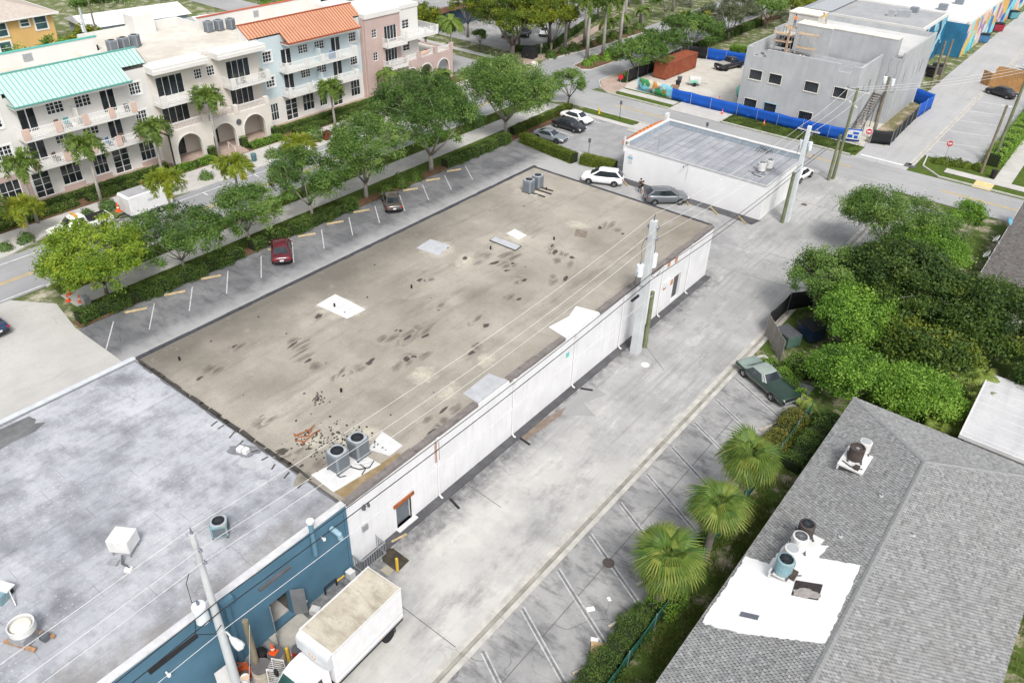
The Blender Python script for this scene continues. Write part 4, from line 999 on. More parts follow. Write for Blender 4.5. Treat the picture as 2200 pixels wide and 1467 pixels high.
# standing-seam metal roofs, one sheet per seam
def seam_roof(y0, y1, o0, o1, m, mc):
    xe, ze, xm, zm, xr, zr = -82.95, 10.42, -84.45, 11.45, -86.3, 12.70
    w = .46
    def sheetmesh(xa, za, w_):
        d = Vector((xa - xr, 0, za - zr)); L = d.length
        mb = MB().bb(0, .02, -.03, L, w_ - .02, 0).bb(0, -.022, -.03, L, .022, .07, 1)
        return mb.mesh('roof_sheet', [m, mc])
    ang = math.atan2(zr - ze, xr - xe)
    long_ = sheetmesh(xe, ze, w); short = sheetmesh(xm, zm, w)
    n = int((y1 - y0) / w)
    pitch = math.atan2(zr - ze, abs(xr - xe))
    for i in range(n):
        y = y0 + i * w
        inst('roof_sheet', long_ if o0 <= y < o1 - .2 else short, ap, (xr - XF, y - 58, zr), (0, pitch, 0))
    A(MB().bb(xr - .12, y0 - .05, zr - .05, xr + .12, y1 + .05, zr + .07), 'ridge_cap', mc)
    A(MB().bb(xe - .06, o0 - .05, ze - .14, xe + .04, o1, ze + .02).bb(xe, o0 - .08, ze - .12, xm, o0 - .02, ze + .0) , 'eave_trim', mc)
    A(MB().bb(xr, y0, 11.0, xr + .1, y1, zr), 'roof_back', M_whst)
    A(MB().bb(xm, o0, ze - .35, xe - .08, o1, ze - .16), 'soffit', M_whst)
    A(MB().prism([(xr + .1, 0), (xm + .3, 0), (xm + .3, 0)], 0, 0) if False else MB().add([(xr + .1, y0 + .02, 11), (xm, y0 + .02, 11), (xm, y0 + .02, zm - .06), (xr + .1, y0 + .02, zr - .06)], [(0, 1, 2, 3)]).add([(xr + .1, y1 - .02, 11), (xm, y1 - .02, 11), (xm, y1 - .02, zm - .06), (xr + .1, y1 - .02, zr - .06)], [(0, 1, 2, 3)]), 'gable_wall', M_whst)
seam_roof(14.0, 44.55, 29.6, 41.7, mat('teal_metal', (.42, .58, .525), .5, .06, .8, rnd=.10), mat('teal_trim', (.12, .34, .30), .5, .1))
seam_roof(57.6, 75.6, 62.2, 74.2, mat('orange_metal', (.50, .275, .175), .55, .08, .8, rnd=.15), mat('orange_trim', (.32, .07, .03), .5, .1))
# flat canopies over the middle balconies
for y0, y1 in ((44.1, 51.0), (52.2, 58.9)):
    A(MB().bb(XF - .2, y0, 10.35, -82.9, y1, 10.75).bb(XF - .3, y0, 10.75, -83.0, y1, 11.02), 'canopy', M_whst)
A(MB().bb(XF - .3, 51.0, 11.0, XF - .02, 52.2, 11.3).bb(XF - .35, 44.1, 11.02, XF - .1, 58.9, 11.25), 'parapet', M_whst)
# balconies
def railing(mb, a, b, z, h=.95):
    """a,b on plan; posts, rails and thin balusters"""
    a, b = Vector((a[0], a[1], z)), Vector((b[0], b[1], z)); L = (b - a).length; d = (b - a) / L
    for zz, t_ in ((h, .06), (.10, .05)): mb.bar(a + Vector((0, 0, zz)), b + Vector((0, 0, zz)), t_, t_)
    n = max(2, int(L / .17))
    for i in range(n + 1):
        p = a + d * (L * i / n); mb.bar(p + Vector((0, 0, .1)), p + Vector((0, 0, h)), .042, .042)
def balcony(y0, y1, zf, xo, piers, mp, rail=True, slabm=None, ends=True):
    b = A(MB().bb(XF - .02, y0, zf - .28, xo, y1, zf), 'balcony', slabm or M_whst)
    # parts below stay in world frame: the balcony keeps the cancelled frame of the building
    prev = None
    for p0, p1 in piers:
        mbp = MB().bb(xo - .22, p0, zf - .02, xo + .04, p1, zf + 1.02); mbp.build('pier', mp, b)
        if prev is not None:
            m_ = MB(); railing(m_, (xo - .08, prev + .03), (xo - .08, p0 - .03), zf); m_.build('railing', M_frame, b)
        prev = p1
    if ends:
        m_ = MB(); railing(m_, (XF + .05, y0 + .06), (xo - .24, y0 + .06), zf); m_.build('railing', M_frame, b)
        m_ = MB(); railing(m_, (XF + .05, y1 - .06), (xo - .24, y1 - .06), zf); m_.build('railing', M_frame, b)
    return b
for zf in (F2, F3):
    balcony(29.6, 41.5, zf, -82.95, ((29.6, 30.25), (32.75, 33.4), (35.6, 36.2), (38.4, 39.0), (40.9, 41.5)), M_pinkp)
    A(MB().bb(XF, 35.3, zf, -83.3, 35.42, zf + 1.7), 'privacy_screen', M_whst)
    balcony(61.4, 73.2, zf, -82.95, ((61.4, 61.9), (64.4, 64.9), (67.1, 67.6), (69.9, 70.4), (72.7, 73.2)), M_whst, slabm=M_whst)
    A(MB().bb(XF, 67.2, zf, -83.3, 67.32, zf + 1.7), 'privacy_screen', M_paleb)
for y_, w_, h_, m_ in ((32.2, .8, 1.5, 'a'), (36.6, .7, 1.4, 'b'), (46.2, .9, 1.9, 'a'), (47.4, .7, 1.9, 'b'), (56.4, .8, 1.9, 'a'), (63.0, .5, 1.8, 'b'), (70.4, .6, 1.9, 'a')):
    for zf in (F2, F3):
        if (y_ * 7 + zf) % 3 < 1.6: A(MB().bb(XF - .22, y_ - w_ / 2, zf + .35, XF - .19, y_ + w_ / 2, zf + .35 + h_), 'curtain', mat('curtain_' + m_, (.30, .28, .25) if m_ == 'a' else (.20, .21, .20), .9, .3, 6))
balcony(44.2, 50.2, F3 - .1, -82.7, ((44.2, 44.9), (49.5, 50.2)), M_whst)
balcony(53.2, 58.8, F3 - .1, -82.7, ((53.2, 53.9), (58.2, 58.8)), M_whst)
# arcade with arches on the ground floor; its top is the terrace of the second floor
def arcade(y0, y1, centres, rw, ztop, zs, z0, xf, depth, m, mt, name='arcade'):
    """front wall with semicircular arches: centres, half width rw, springing zs"""
    mb = MB(); n = 12
    edges = [y0]
    for c in centres:
        edges += [c - rw, c + rw]
    edges.append(y1)
    for i in range(0, len(edges), 2):
        mb.bb(xf - depth, edges[i], z0, xf, edges[i + 1], ztop)
    for c in centres:
        arc = [(c + rw * math.cos(math.pi * k / n), zs + rw * math.sin(math.pi * k / n)) for k in range(n + 1)]
        for k in range(n):
            (ya, za), (yb, zb) = arc[k], arc[k + 1]
            vs_ = []
            for x in (xf - depth, xf):
                vs_ += [(x, ya, za), (x, yb, zb), (x, yb, ztop), (x, ya, ztop)]
            mb.add(vs_, [(0, 1, 2, 3), (4, 7, 6, 5), (0, 4, 5, 1), (3, 2, 6, 7)])
    o = A(mb, name, m)
    tr = MB()                                # raised band round each arch
    for c in centres:
        for k in range(n):
            a0, a1 = math.pi * k / n, math.pi * (k + 1) / n
            q = []
            for rr in (rw, rw + .16):
                for a in (a0, a1): q.append((c + rr * math.cos(a), zs + rr * math.sin(a)))
            vs_ = [(x, y, z) for x in (xf - .01, xf + .05) for (y, z) in (q[0], q[1], q[3], q[2])]
            tr.add(vs_, [(0, 3, 2, 1), (4, 5, 6, 7), (0, 1, 5, 4), (1, 2, 6, 5), (2, 3, 7, 6), (3, 0, 4, 7)])
        for s_ in (-1, 1): tr.bb(xf - .01, min(c + s_ * rw, c + s_ * (rw + .16)), z0, xf + .05, max(c + s_ * rw, c + s_ * (rw + .16)), zs)
    tr.build('arch_band', mt, o)
    return o
arcade(43.9, 57.6, (46.1, 50.7, 55.0), 1.55, 4.35, 2.1, .5, -82.0, .4, M_cream, M_whst)
A(MB().bb(XF, 43.9, 3.85, -82.02, 57.6, 4.08), 'terrace_deck', M_brickwalk)
for y0, y1 in ((44.6, 48.2), (49.2, 52.2), (53.4, 56.8)):
    m_ = MB(); railing(m_, (-82.2, y0), (-82.2, y1), 4.3, .85); A(m_, 'railing', M_frame)
for y in (44.1, 48.7, 52.8, 57.2): A(MB().bb(-82.42, y - .3, 4.3, -81.95, y + .3, 5.3), 'pier', M_cream)
A(MB().bb(XF, 43.9, .5, -82.1, 44.1, 4.0).bb(XF, 57.4, .5, -82.1, 57.6, 4.0), 'arcade_side', M_cream)
A(MB().bb(XF - .0, 45.6, .55, XF + .03, 46.9, 3.0).bb(XF - .0, 50.0, .55, XF + .03, 51.4, 3.0).bb(XF, 53.9, .55, XF + .03, 54.8, 3.0), 'entrance_door', M_glass)
A(MB().lathe([(.35, 0), (.35, .05), (0, .06)], 0, 0, 0, 16), 'address_plaque', M_dgrey).matrix_parent_inverse = Matrix.Translation((-XF, -58, 0)) @ Matrix.Translation((-81.95, 52.85, 3.3)) @ Matrix.Rotation(math.pi / 2, 4, 'Y')
for i in range(4): struct(MB().bb(-82.0 + i * .38, 49.0, .08, -81.6 + i * .38, 52.6, .5 - .1 * i).build('entrance_step', M_brickwalk))
struct(sheet('terrace', rect(-83.2, 44, -82.0, 57.5), .505, M_brickwalk, .45))
hr = thing('handrail', 'white metal handrail on the entrance steps of the apartment block', 'handrail', (-81.2, 50.9, .1))
MB().tube([(-.7, 0, .4), (-.7, 0, 1.3), (.6, 0, .9), (.6, 0, 0)], .035).build('rail', M_frame, hr)
# mauve corner tower and the white end with its arcade
for zf in (F2, F3):
    win(76.6, 77.5, zf + 1.2, zf + 2.35, 2, 3, False, X=-83.6); win(78.9, 81.3, zf + .1, zf + 2.4, 4, 1, False, 'sliding_door', X=-83.6); win(83.3, 84.7, zf + 1.1, zf + 2.35, 2, 3, False)
_o1 = [(76.6, 77.5, zf + 1.2, zf + 2.35) for zf in (F2, F3)] + [(78.9, 81.3, zf + .1, zf + 2.4) for zf in (F2, F3)]
A(wall_open(MB(), 'x', -83.9, -83.6, 75.4, 82.0, .2, 11.2, _o1), 'tower_wall', M_mauve)
A(MB().bb(XF - .3, 75.2, .2, -83.9, 75.4, 11.2).bb(XF - .3, 81.75, 3.9, -83.9, 81.98, 11.2), 'tower_wall', M_mauve)
A(MB().bb(XF - .6, 75.4, .2, -84.1, 81.75, 10.8), 'dark_interior', _mc['dim_interior'])
A(MB().bb(-93.6, 75.3, 11.0, -83.45, 82.1, 11.6), 'tower_roof', M_whst)
A(wall_open(MB(), 'x', XF - .3, XF, 82.0, 86.5, .2, 11.4, [(83.3, 84.7, zf + 1.1, zf + 2.35) for zf in (F2, F3)]), 'facade_wall', M_whst)
A(MB().bb(-93.8, 86.3, .2, XF - .3, 86.5, 11.4), 'side_wall', M_whst)
A(MB().bb(-93.8, 82.1, 11.0, XF + .1, 86.6, 11.5), 'end_roof', M_whst)
balcony(78.4, 82.2, F3, -82.4, ((78.4, 78.6), (82.0, 82.2)), M_whst); balcony(78.4, 82.2, F2, -82.4, ((78.4, 78.6), (82.0, 82.2)), M_whst)
balcony(82.6, 89.2, F3 + .1, -83.0, ((82.6, 82.8), (86.5, 86.7), (89.0, 89.2)), M_whst, ends=True)
A(MB().bb(-88.5, 86.5, F3 - .15, XF - .02, 89.2, F3 + .1), 'corner_terrace', M_whst)
m_ = MB(); railing(m_, (-84.5, 89.1), (-88.4, 89.1), F3 + .1); A(m_, 'railing', M_frame)
arcade(78.0, 92.2, (80.3, 83.2, 86.3, 90.0), 1.2, 4.2, 2.0, .1, -82.9, .4, M_mauve, M_whst)
A(MB().bb(-90, 82, 3.8, -83.3, 92.2, 4.05), 'terrace_deck', M_cream)
A(MB().bb(-90, 91.9, 0.1, -89.6, 92.2, 4.2).bb(-90, 91.9, 3.6, -83.3, 92.2, 4.2).bb(-86.7, 91.9, .1, -86.3, 92.2, 3.7), 'arcade_side', M_mauve)
for y0, y1 in ((79, 81.8), (82.4, 84.6), (85.2, 88.0), (89.0, 91.6)):
    m_ = MB(); railing(m_, (-83.1, y0), (-83.1, y1), 4.2, .8); A(m_, 'railing', M_frame)
for y in (82.1, 84.9, 88.5, 92.0): A(MB().bb(-83.3, y - .3, 4.2, -82.86, y + .3, 5.15), 'pier', M_mauve)
# roof plant
for i, (x, y) in enumerate(((-92.0, 44.9), (-92.2, 46.4), (-92.4, 47.9))):
    condenser(AC1, 'air conditioner on the apartment roof behind the teal sheets, %s of the row' % ('leftmost', 'middle', 'rightmost')[i], (x, y, 11.05), .3 * i, 1.0)
for i, (x, y) in enumerate(((-92.3, 57.6), (-92.0, 58.9), (-91.6, 60.3))):
    condenser(AC1, 'air conditioner on the apartment roof left of the orange sheets, %s of the row' % ('leftmost', 'middle', 'rightmost')[i], (x, y, 11.05), .2 * i, .95)
for i, (x, y) in enumerate(((-91.5, 80.2), (-91.0, 82.0))):
    condenser(AC1, 'air conditioner at the top picture edge on the white end roof, %s one' % ('left', 'right')[i], (x, y, 11.6), .2 * i, .95)
# things on the balconies
def chair(loc, rz, m, label):
    t = thing('patio_chair', label, 'chair', loc, rz)
    MB().bb(-.25, -.25, .38, .25, .25, .44).build('seat', m, t); MB().bb(-.27, -.25, .44, -.21, .25, .95).build('backrest', m, t)
    for a in (-.22, .22):
        for b in (-.22, .22): MB().bb(a - .02, b - .02, 0, a + .02, b + .02, .38).build('leg', M_dgrey, t)
M_wick = mat('wicker_brown', (.16, .11, .08), .8, .3, 12); M_tealc = mat('teal_cushion', (.10, .28, .30), .8, .2); M_bluec = mat('blue_canvas', (.06, .17, .32), .8, .2)
chair((-83.7, 33.4, F3), .2, M_wick, 'brown patio chair on the top teal-roof balcony by the left window'); chair((-83.6, 34.3, F3), 0, M_tealc, 'teal patio chair on the top teal-roof balcony')
chair((-83.6, 40.7, F3), 2.5, M_dgrey, 'dark patio chair at the right end of the top teal-roof balcony'); chair((-83.6, 32.2, F2), .4, M_wick, 'beige patio chair on the lower teal-roof balcony')
chair((-83.6, 37.9, F2), .4, M_bluec, 'blue folded patio chair on the lower teal-roof balcony'); chair((-83.6, 39.4, F2), -.3, M_wick, 'brown patio chair beside the sliding door on the lower teal-roof balcony')
chair((-83.5, 66.0, F2), .6, M_frame, 'white patio chair on the lower pale blue balcony')
t = thing('barbecue', 'covered black and green barbecue on the upper cream balcony', 'barbecue', (-83.4, 49.0, F3 - .1)); MB().bb(-.3, -.35, .0, .3, .35, .6).build('cart', M_black, t); MB().lathe([(.34, .6), (.36, .75), (.25, .95), (0, 1.0)], n=12).build('lid', mat('grill_green', (.03, .10, .07), .6, .2), t)
t = thing('barbecue', 'blue covered barbecue on the top pale blue balcony', 'barbecue', (-83.5, 69.3, F3)); MB().bb(-.3, -.4, .0, .3, .4, .65).build('cart', M_bluec, t); MB().lathe([(.36, .65), (.38, .8), (.25, .98), (0, 1.0)], n=12).build('lid', M_bluec, t)
t = thing('kayak', 'orange and yellow kayak on the corner terrace of the apartment block', 'kayak', (-84.2, 87.6, 4.1), 1.9)
MB().lathe([(.01, -1.5), (.2, -1.0), (.33, -.3), (.34, .3), (.2, 1.0), (.01, 1.5)], n=12).build('hull', mat('kayak_orange', (.65, .20, .03), .5, .3, 1.0), t, (0, 0, .3)).rotation_euler = (0, math.pi / 2, 0)
MB().lathe([(.2, 0), (.24, .03), (.2, .05)], 0, 0, .58, 12).build('cockpit', M_black, t)
# bicycle on the lower balcony
bk = thing('bicycle', 'dark bicycle leaning on the lower teal-roof balcony', 'bicycle', (-83.5, 34.4, F2), R_(80))
for x in (-.5, .5):
    w_ = MB(); w_.tube([(x + .32 * math.cos(a * math.pi / 8), 0, .34 + .32 * math.sin(a * math.pi / 8)) for a in range(17)], .03, 5); w_.build('wheel', M_black, bk)
MB().tube([(-.5, 0, .34), (-.15, 0, .75), (.35, 0, .78), (.5, 0, .34)], .03).tube([(-.15, 0, .75), (0, 0, .34), (.35, 0, .78)], .03).build('frame', M_dgrey, bk)
MB().bb(-.28, -.06, .85, -.04, .06, .9).build('saddle', M_black, bk); MB().tube([(.35, -.25, 1.0), (.38, 0, .95), (.35, .25, 1.0)], .02).build('handlebar', M_gal, bk)
# ================================================================== SHINGLED HOUSE on the right
def shingle_face(name, o, eu, ev, poly, m, tab=.21, exp_=.155, seed=0, holes=()):
    """tabs laid in courses on a plane: o origin, eu along the eave, ev up the slope; poly in (u,v)"""
    r = np.random.default_rng(seed)
    o, eu, ev = np.array(o), np.array(eu, float), np.array(ev, float); eu /= np.linalg.norm(eu); ev /= np.linalg.norm(ev); n = np.cross(eu, ev)
    if n[2] < 0: n = -n
    us = [p[0] for p in poly]; vs_ = [p[1] for p in poly]
    V, T = [], []
    P = np.array(poly)
    def inside(u, v, P=P):
        c = np.zeros(len(u), bool); j = len(P) - 1
        for i in range(len(P)):
            xi, yi = P[i]; xj, yj = P[j]
            k = ((yi > v) != (yj > v)) & (u < (xj - xi) * (v - yi) / (yj - yi + 1e-12) + xi); c ^= k; j = i
        return c
    rows = int((max(vs_) - min(vs_)) / exp_) + 1
    for k in range(rows):
        v0 = min(vs_) + k * exp_
        u = np.arange(min(us), max(us), tab) + (tab * .5 * (k % 2)) + r.uniform(-.012, .012)
        uu = u + tab / 2; ok = inside(uu, np.full(len(u), v0 + exp_ / 2))
        for h in holes: ok &= ~inside(uu, np.full(len(u), v0 + exp_ / 2), np.array(h))
        u = u[ok]; q = len(u)
        if not q: continue
        lift = .022 + r.uniform(0, .02, q); g_ = .02 + r.uniform(0, .03, q); dv = r.uniform(-.012, .012, q)
        def pt(a, b, c): return o + a[:, None] * eu + b[:, None] * ev + c[:, None] * n
        va = np.full(q, v0) + dv; vb = np.full(q, v0 + exp_ * 1.12)
        z0 = np.zeros(q) + .002
        a = pt(u, va, lift); b = pt(u + tab - g_, va, lift); c = pt(u + tab - g_, vb, z0); d = pt(u, vb, z0)
        e = pt(u, va, z0 - .004); f = pt(u + tab - g_, va, z0 - .004)
        V.append(np.stack([a, b, c, d, e, f, b, a], 1).reshape(-1, 3)); T.append(np.repeat(np.clip(r.normal(.5, .22, q), 0, 1), 2))
    V = np.concatenate(V); T = np.concatenate(T)
    Q = np.arange(len(V)).reshape(-1, 4)
    return np_mesh(name, V, Q, m, T)
def _shingmat():
    t = NT('asphalt_shingle'); v = t.coord(world=True)
    a = t.n('ShaderNodeAttribute'); a.attribute_name = 'tint'
    c = t.mix(a.outputs['Fac'], (.20, .205, .208), (.40, .405, .40))
    c = t.mix(t.math('MULTIPLY', t.noise(v, .5, 5, .6, .45, .7), .3), c, (.22, .21, .195))
    c = t.mix(t.math('MULTIPLY', t.noise(v, 40, 2, .7, .3, .7), .35), c, (.12, .12, .12))
    return t.out(c, .95, 0, .15)
M_shing = _shingmat(); M_shdeck = mat('shingle_deck', (.05, .05, .052), .95, .3, 4)
hs = thing('shingle_house', 'house with grey shingled hip roof in the lower right corner', 'house', (-1.2, 20, 0))
def Hh(mb, name, m, **k):
    o = mb.build(name, m, hs, **k); o.matrix_parent_inverse = Matrix.Translation((1.2, -20, 0)); return o
XE, XR, XE2, ZE, ZR, YN, YR, YS = -6.95, -1.25, 5.7, 2.95, 5.12, 48.5, 42.0, -25.0
Hh(MB().bb(XE + .6, YS, 0, XE2 - .6, YN - .6, 2.8), 'wall', mat('tan_house_wall', (.5, .44, .36), .85, .1))
deck = MB()
deck.poly([(XE, YS, ZE), (XE, YN, ZE), (XR, YR, ZR), (XR, YS, ZR)]); deck.poly([(XE2, YS, ZE), (XR, YS, ZR), (XR, YR, ZR), (XE2, YN, ZE)]); deck.poly([(XE, YN, ZE), (XE2, YN, ZE), (XR, YR, ZR)])
deck.poly([(XE, YS, ZE - .05), (XE2, YS, ZE - .05), (XE2, YN, ZE - .05), (XE, YN, ZE - .05)])
rf2 = Hh(deck, 'roof', M_shdeck)
Hh(MB().bb(XE - .03, YS, ZE - .2, XE + .02, YN + .03, ZE + .0).bb(XE + .02, YN - .02, ZE - .2, XE2, YN + .03, ZE), 'fascia', mat('fascia_grey', (.35, .35, .35), .8, .1))
sl = math.hypot(XR - XE, ZR - ZE)
def Hm(me, name, kind='stuff'):
    o = inst(name, me, hs); o.matrix_parent_inverse = Matrix.Translation((1.2, -20, 0)); o['kind'] = kind; return o
PW = [(27.6, .15), (28.6, 0.2), (30.3, .05), (31.2, 1.4), (32.3, 1.5), (32.6, 3.6), (31.8, 5.9), (26.6, 6.0), (25.3, 2.0)]
Hm(shingle_face('shingles_west', (XE, 12, ZE), (0, 1, 0), (XR - XE, 0, ZR - ZE), [(0, 0), (YN - 12, 0), (YR - 12, sl), (0, sl)], M_shing, seed=1), 'shingles')
sle = math.hypot(XE2 - XR, ZR - ZE)
Hm(shingle_face('shingles_east', (XE2, 12, ZE), (0, 1, 0), (XR - XE2, 0, ZR - ZE), [(0, 0), (YN - 12, 0), (YR - 12, sle), (0, sle)], M_shing, seed=2), 'shingles')
sl2 = math.hypot(YN - YR, ZR - ZE)
Hm(shingle_face('shingles_north', (XE, YN, ZE), (1, 0, 0), (0, YR - YN, ZR - ZE), [(0, 0), (XE2 - XE, 0), (XR - XE, sl2)], M_shing, tab=.21, exp_=.155, seed=3), 'shingles')
capm = None
def caps(a, b, name='ridge_cap'):
    a, b = Vector(a), Vector(b); L = (b - a).length; n = int(L / .16); d = (b - a) / L; ang = math.atan2(d.y, d.x)
    side = Vector((-d.y, d.x, 0)).normalized(); mb = MB()
    for i in range(n):
        p = a + d * (L * i / n); q = p + d * .19
        vs_ = []
        for (s_, up, lift) in ((p, .035, 0), (q, .012, 0)):
            vs_ += [tuple(s_ + side * .15 + Vector((0, 0, up - .055))), tuple(s_ + Vector((0, 0, up + .01))), tuple(s_ - side * .15 + Vector((0, 0, up - .055)))]
        mb.add(vs_, [(0, 1, 4, 3), (1, 2, 5, 4), (0, 2, 1)])
    o = Hh(mb, name, mat('ridge_shingle', (.25, .255, .255), .95, .2, 6)); o['kind'] = 'stuff'
caps((XR, 12, ZR + .03), (XR, YR, ZR + .03)); caps((XE, YN, ZE + .03), (XR, YR, ZR + .03)); caps((XE2, YN, ZE + .03), (XR, YR, ZR + .03))
def onw(x, y, h=0.0): return (x, y, ZE + (x - XE) / (XR - XE) * (ZR - ZE) + h)    # point on the west slope
def patch(pts, m, h=.075, name='roof_coating', jag=.05, seed=1):
    r_ = random.Random(seed); P = []
    for a, b in zip(pts, pts[1:] + pts[:1]):
        L = math.dist(a, b); n = max(1, int(L / .2))
        for i in range(n):
            x = a[0] + (b[0] - a[0]) * i / n + r_.uniform(-jag, jag); y = a[1] + (b[1] - a[1]) * i / n + r_.uniform(-jag, jag)
            P.append(onw(x, y, h))
    mb = MB(); mb.poly(P); mb.poly([(x, y, z - .07) for x, y, z in P][::-1])
    k = len(P)
    mb.add(P + [(x, y, z - .07) for x, y, z in P], [(i, (i + 1) % k, k + (i + 1) % k, k + i) for i in range(k)])
    return Hh(mb, name, m)
M_elasto = mat('white_elastomeric', (.82, .82, .82), .55, .03, 1.0)
patch([(-6.85, 30.6), (-5.6, 30.5), (-5.4, 32.4), (-3.5, 32.9), (-3.6, 31.8), (-1.7, 32.0), (-1.45, 26.4), (-3.2, 25.9), (-5.0, 25.4), (-6.8, 25.3)], M_elasto)
def flat_on(x, y, w, l, m, name, h, rz=0.0, t_=.03):
    sp = math.atan2(ZR - ZE, XR - XE)
    o = MB().bb(-w / 2, -l / 2, -t_ / 2, w / 2, l / 2, t_ / 2).build(name, m, None); o.location = onw(x, y, h); o.rotation_euler = (0, -sp, rz); return o
t = thing('repair_board', 'torn black and grey roof board lying on the white coated patch', 'board', onw(-3.3, 29.3, .085)); sp_ = math.atan2(ZR - ZE, XR - XE); t.rotation_euler = (0, -sp_, .15)
MB().bb(-.65, -.55, 0, .65, .55, .02).build('board', mat('torn_felt', (.05, .04, .04), .9, .4, 5), t); 
mb = MB(); blob(mb, 0, -.25, .028, .75, .38, 0, 18, .35, seed=31); mb.build('torn_sheet', mat('grey_felt', (.36, .33, .31), .9, .3, 7), t)
o = flat_on(-5.0, 26.6, .9, .3, mat('dark_shingle_strip', (.13, .14, .17), .8, .15), 'shingle_strip', .10, .1); tag(o, 'dark strip of shingle lying on the white coated patch', 'shingle')
def platform(loc, w, l, label):
    t = thing('unit_platform', label, 'platform', loc); MB().bb(-w / 2, -l / 2, 0, w / 2, l / 2, .10).build('deck', M_acw, t)
    for a in (-.9, .9): MB().bb(a * w / 2 - .05, -l / 2, -.3, a * w / 2 + .05, l / 2, 0).build('skirt', M_acw, t)
    MB().tube([(-.4 * w, -.3 * l, .12), (0, -.42 * l, .16), (.4 * w, -.3 * l, .12)], .04).build('pipe', M_dgrey, t)
    MB().bb(.15, -.45 * l, .1, .45, -.3 * l, .3).build('junction_box', M_acb, t)
    return t
x, y, z = onw(-4.6, 40.6, .3); platform((x, y, z), 1.5, 2.0, 'white wooden platform under the pair of old units near the roof corner')
condenser(AC4, 'rusty topless brown unit on the white platform near the roof corner', (-4.7, 40.7, z + .1), .3, 1.05, skip=('fan_grille',))
condenser(AC5, 'round white and grey unit behind the rusty one near the roof corner', (-4.5, 41.7, z + .1), .3, .85)
x, y, z = onw(-4.7, 31.6, .25); platform((-4.5, 31.4, z), 1.6, 3.9, 'long white platform carrying the row of four units beside the coated patch')
for i, (dx, yy, ms, l) in enumerate(((.0, 29.9, AC6, 'pale teal round air conditioner at the near end of the row of four'), (-.05, 30.9, AC5, 'second unit of the row of four, white topped and low'), (.0, 31.9, AC5, 'third unit of the row of four, cream with louvred side'), (-.05, 33.0, AC4, 'rusty open topped unit at the far end of the row of four'))):
    condenser(ms, l, (-4.75 + dx, yy, z + .1), .2 * i, 1.0 if i != 1 else .9)
for i, (x, y, l) in enumerate(((-2.4, 38.0, 'small white vent cap on the slope below the old units'), (-.2, 36.0, 'small metal vent just past the ridge'), (1.6, 27.0, 'small metal vent low on the far slope'), (-3.2, 33.9, 'crumpled white vent flashing above the row of four units'))):
    zz = onw(x, y)[2] if x < XR else ZR - (x - XR) * (ZR - ZE) / (XE2 - XR)
    t = thing('roof_vent', l, 'vent', (x, y, zz + .03)); MB().cyl(0, 0, 0, .2, .06, n=8).build('pipe', M_gal, t); MB().lathe([(.16, 0), (.15, .02), (.07, .06)], n=10).build('flashing', M_acl, t)
r = random.Random(12)                        # torn strips of flashing on the near slope
SX = [i // 2 for i in range(16)]
for i in range(16):
    x, y = -4.6 + .09 * i + r.gauss(0, .12), 21.4 + r.gauss(0, .4)
    o = flat_on(x, y, r.uniform(.1, .7), r.uniform(.08, .2), M_acw if i % 2 else M_black, 'torn_flashing', .07 + .01 * i, r.uniform(-1.2, 1.2), .015)
    tag(o, 'torn %s strip on the near shingled slope, %s of its colour from the eave' % ('white' if i % 2 else 'black', ORD[SX[i]]), 'scrap', 'scrap strips on the shingled roof')
# pale flat roof of the neighbour and the brown shingled house further on
nb = thing('flat_roof_house', 'neighbour house with pale grey flat roof at the right edge', 'house', (5, 53.5, 0))
for nme, mb_, m_ in (('wall', MB().bb(-4.9, -4.2, 0, 10, 4.0, 2.7), M_whst), ('roof', MB().bb(-5.2, -4.4, 2.7, 10, 4.3, 2.95), pave('pale_flat_roof', (.48, .48, .49), (.56, .56, .56), (.34, .34, .36), big=.3)), ('roof_edge', MB().bb(-5.3, -4.5, 2.75, -5.2, 4.4, 3.03).bb(-5.2, -4.5, 2.75, 10, -4.4, 3.03), M_patchw)):
    mb_.build(nme, m_, nb)
for i in range(8): MB().bb(-5.15, -3.9 + i * 1.0, 2.95, 9.9, -3.86 + i * 1.0, 2.965).build('roof_seam', M_patchw, nb)
bh = thing('brown_shingle_house', 'house with brown shingled roof and dish antennas at the right edge', 'house', (1.5, 82, 0))
MB().bb(-4.6, -11, 0, 6, 12, 2.7).build('wall', M_whst, bh)
db = MB(); db.poly([(-5.7, -11, 2.75), (-5.7, 12, 2.75), (.5, 12, 4.6), (.5, -11, 4.6)]); db.poly([(6.7, -11, 2.75), (6.7, 12, 2.75), (.5, 12, 4.6), (.5, -11, 4.6)]); db.build('roof', M_shdeck, bh)
def _bsh():
    t = NT('brown_shingle'); v = t.coord(world=True); a = t.n('ShaderNodeAttribute'); a.attribute_name = 'tint'
    c = t.mix(a.outputs['Fac'], (.12, .11, .105), (.21, .195, .185)); c = t.mix(t.math('MULTIPLY', t.noise(v, .6, 5, .6, .5, .7), .5), c, (.10, .09, .085)); return t.out(c, .95, 0, .1)
o = inst('shingles', shingle_face('shingles_brown', (-5.7, -11, 2.75), (0, 1, 0), (6.2, 0, 1.85), [(0, 0), (23, 0), (23, 6.47), (0, 6.47)], _bsh(), tab=.3, exp_=.2, seed=5), bh); o['kind'] = 'stuff'
MB().bb(-5.75, -11, 2.6, -5.7, 12, 2.76).build('fascia', M_patchw, bh)
def dish(loc, rz, label, m):
    t = thing('satellite_dish', label, 'dish', loc, rz)
    MB().lathe([(0, 0), (.2, .03), (.36, .10), (.42, .16), (.41, .17), (.35, .12), (.2, .05), (0, .02)], n=18).build('reflector', m, t).rotation_euler = (0, R_(-60), 0)
    MB().tube([(0, 0, 0), (.15, 0, -.3), (.3, 0, -.4)], .03).build('mast', M_gal, t); MB().tube([(0, 0, -.2), (-.45, 0, .1)], .015).build('feed_arm', M_gal, t)
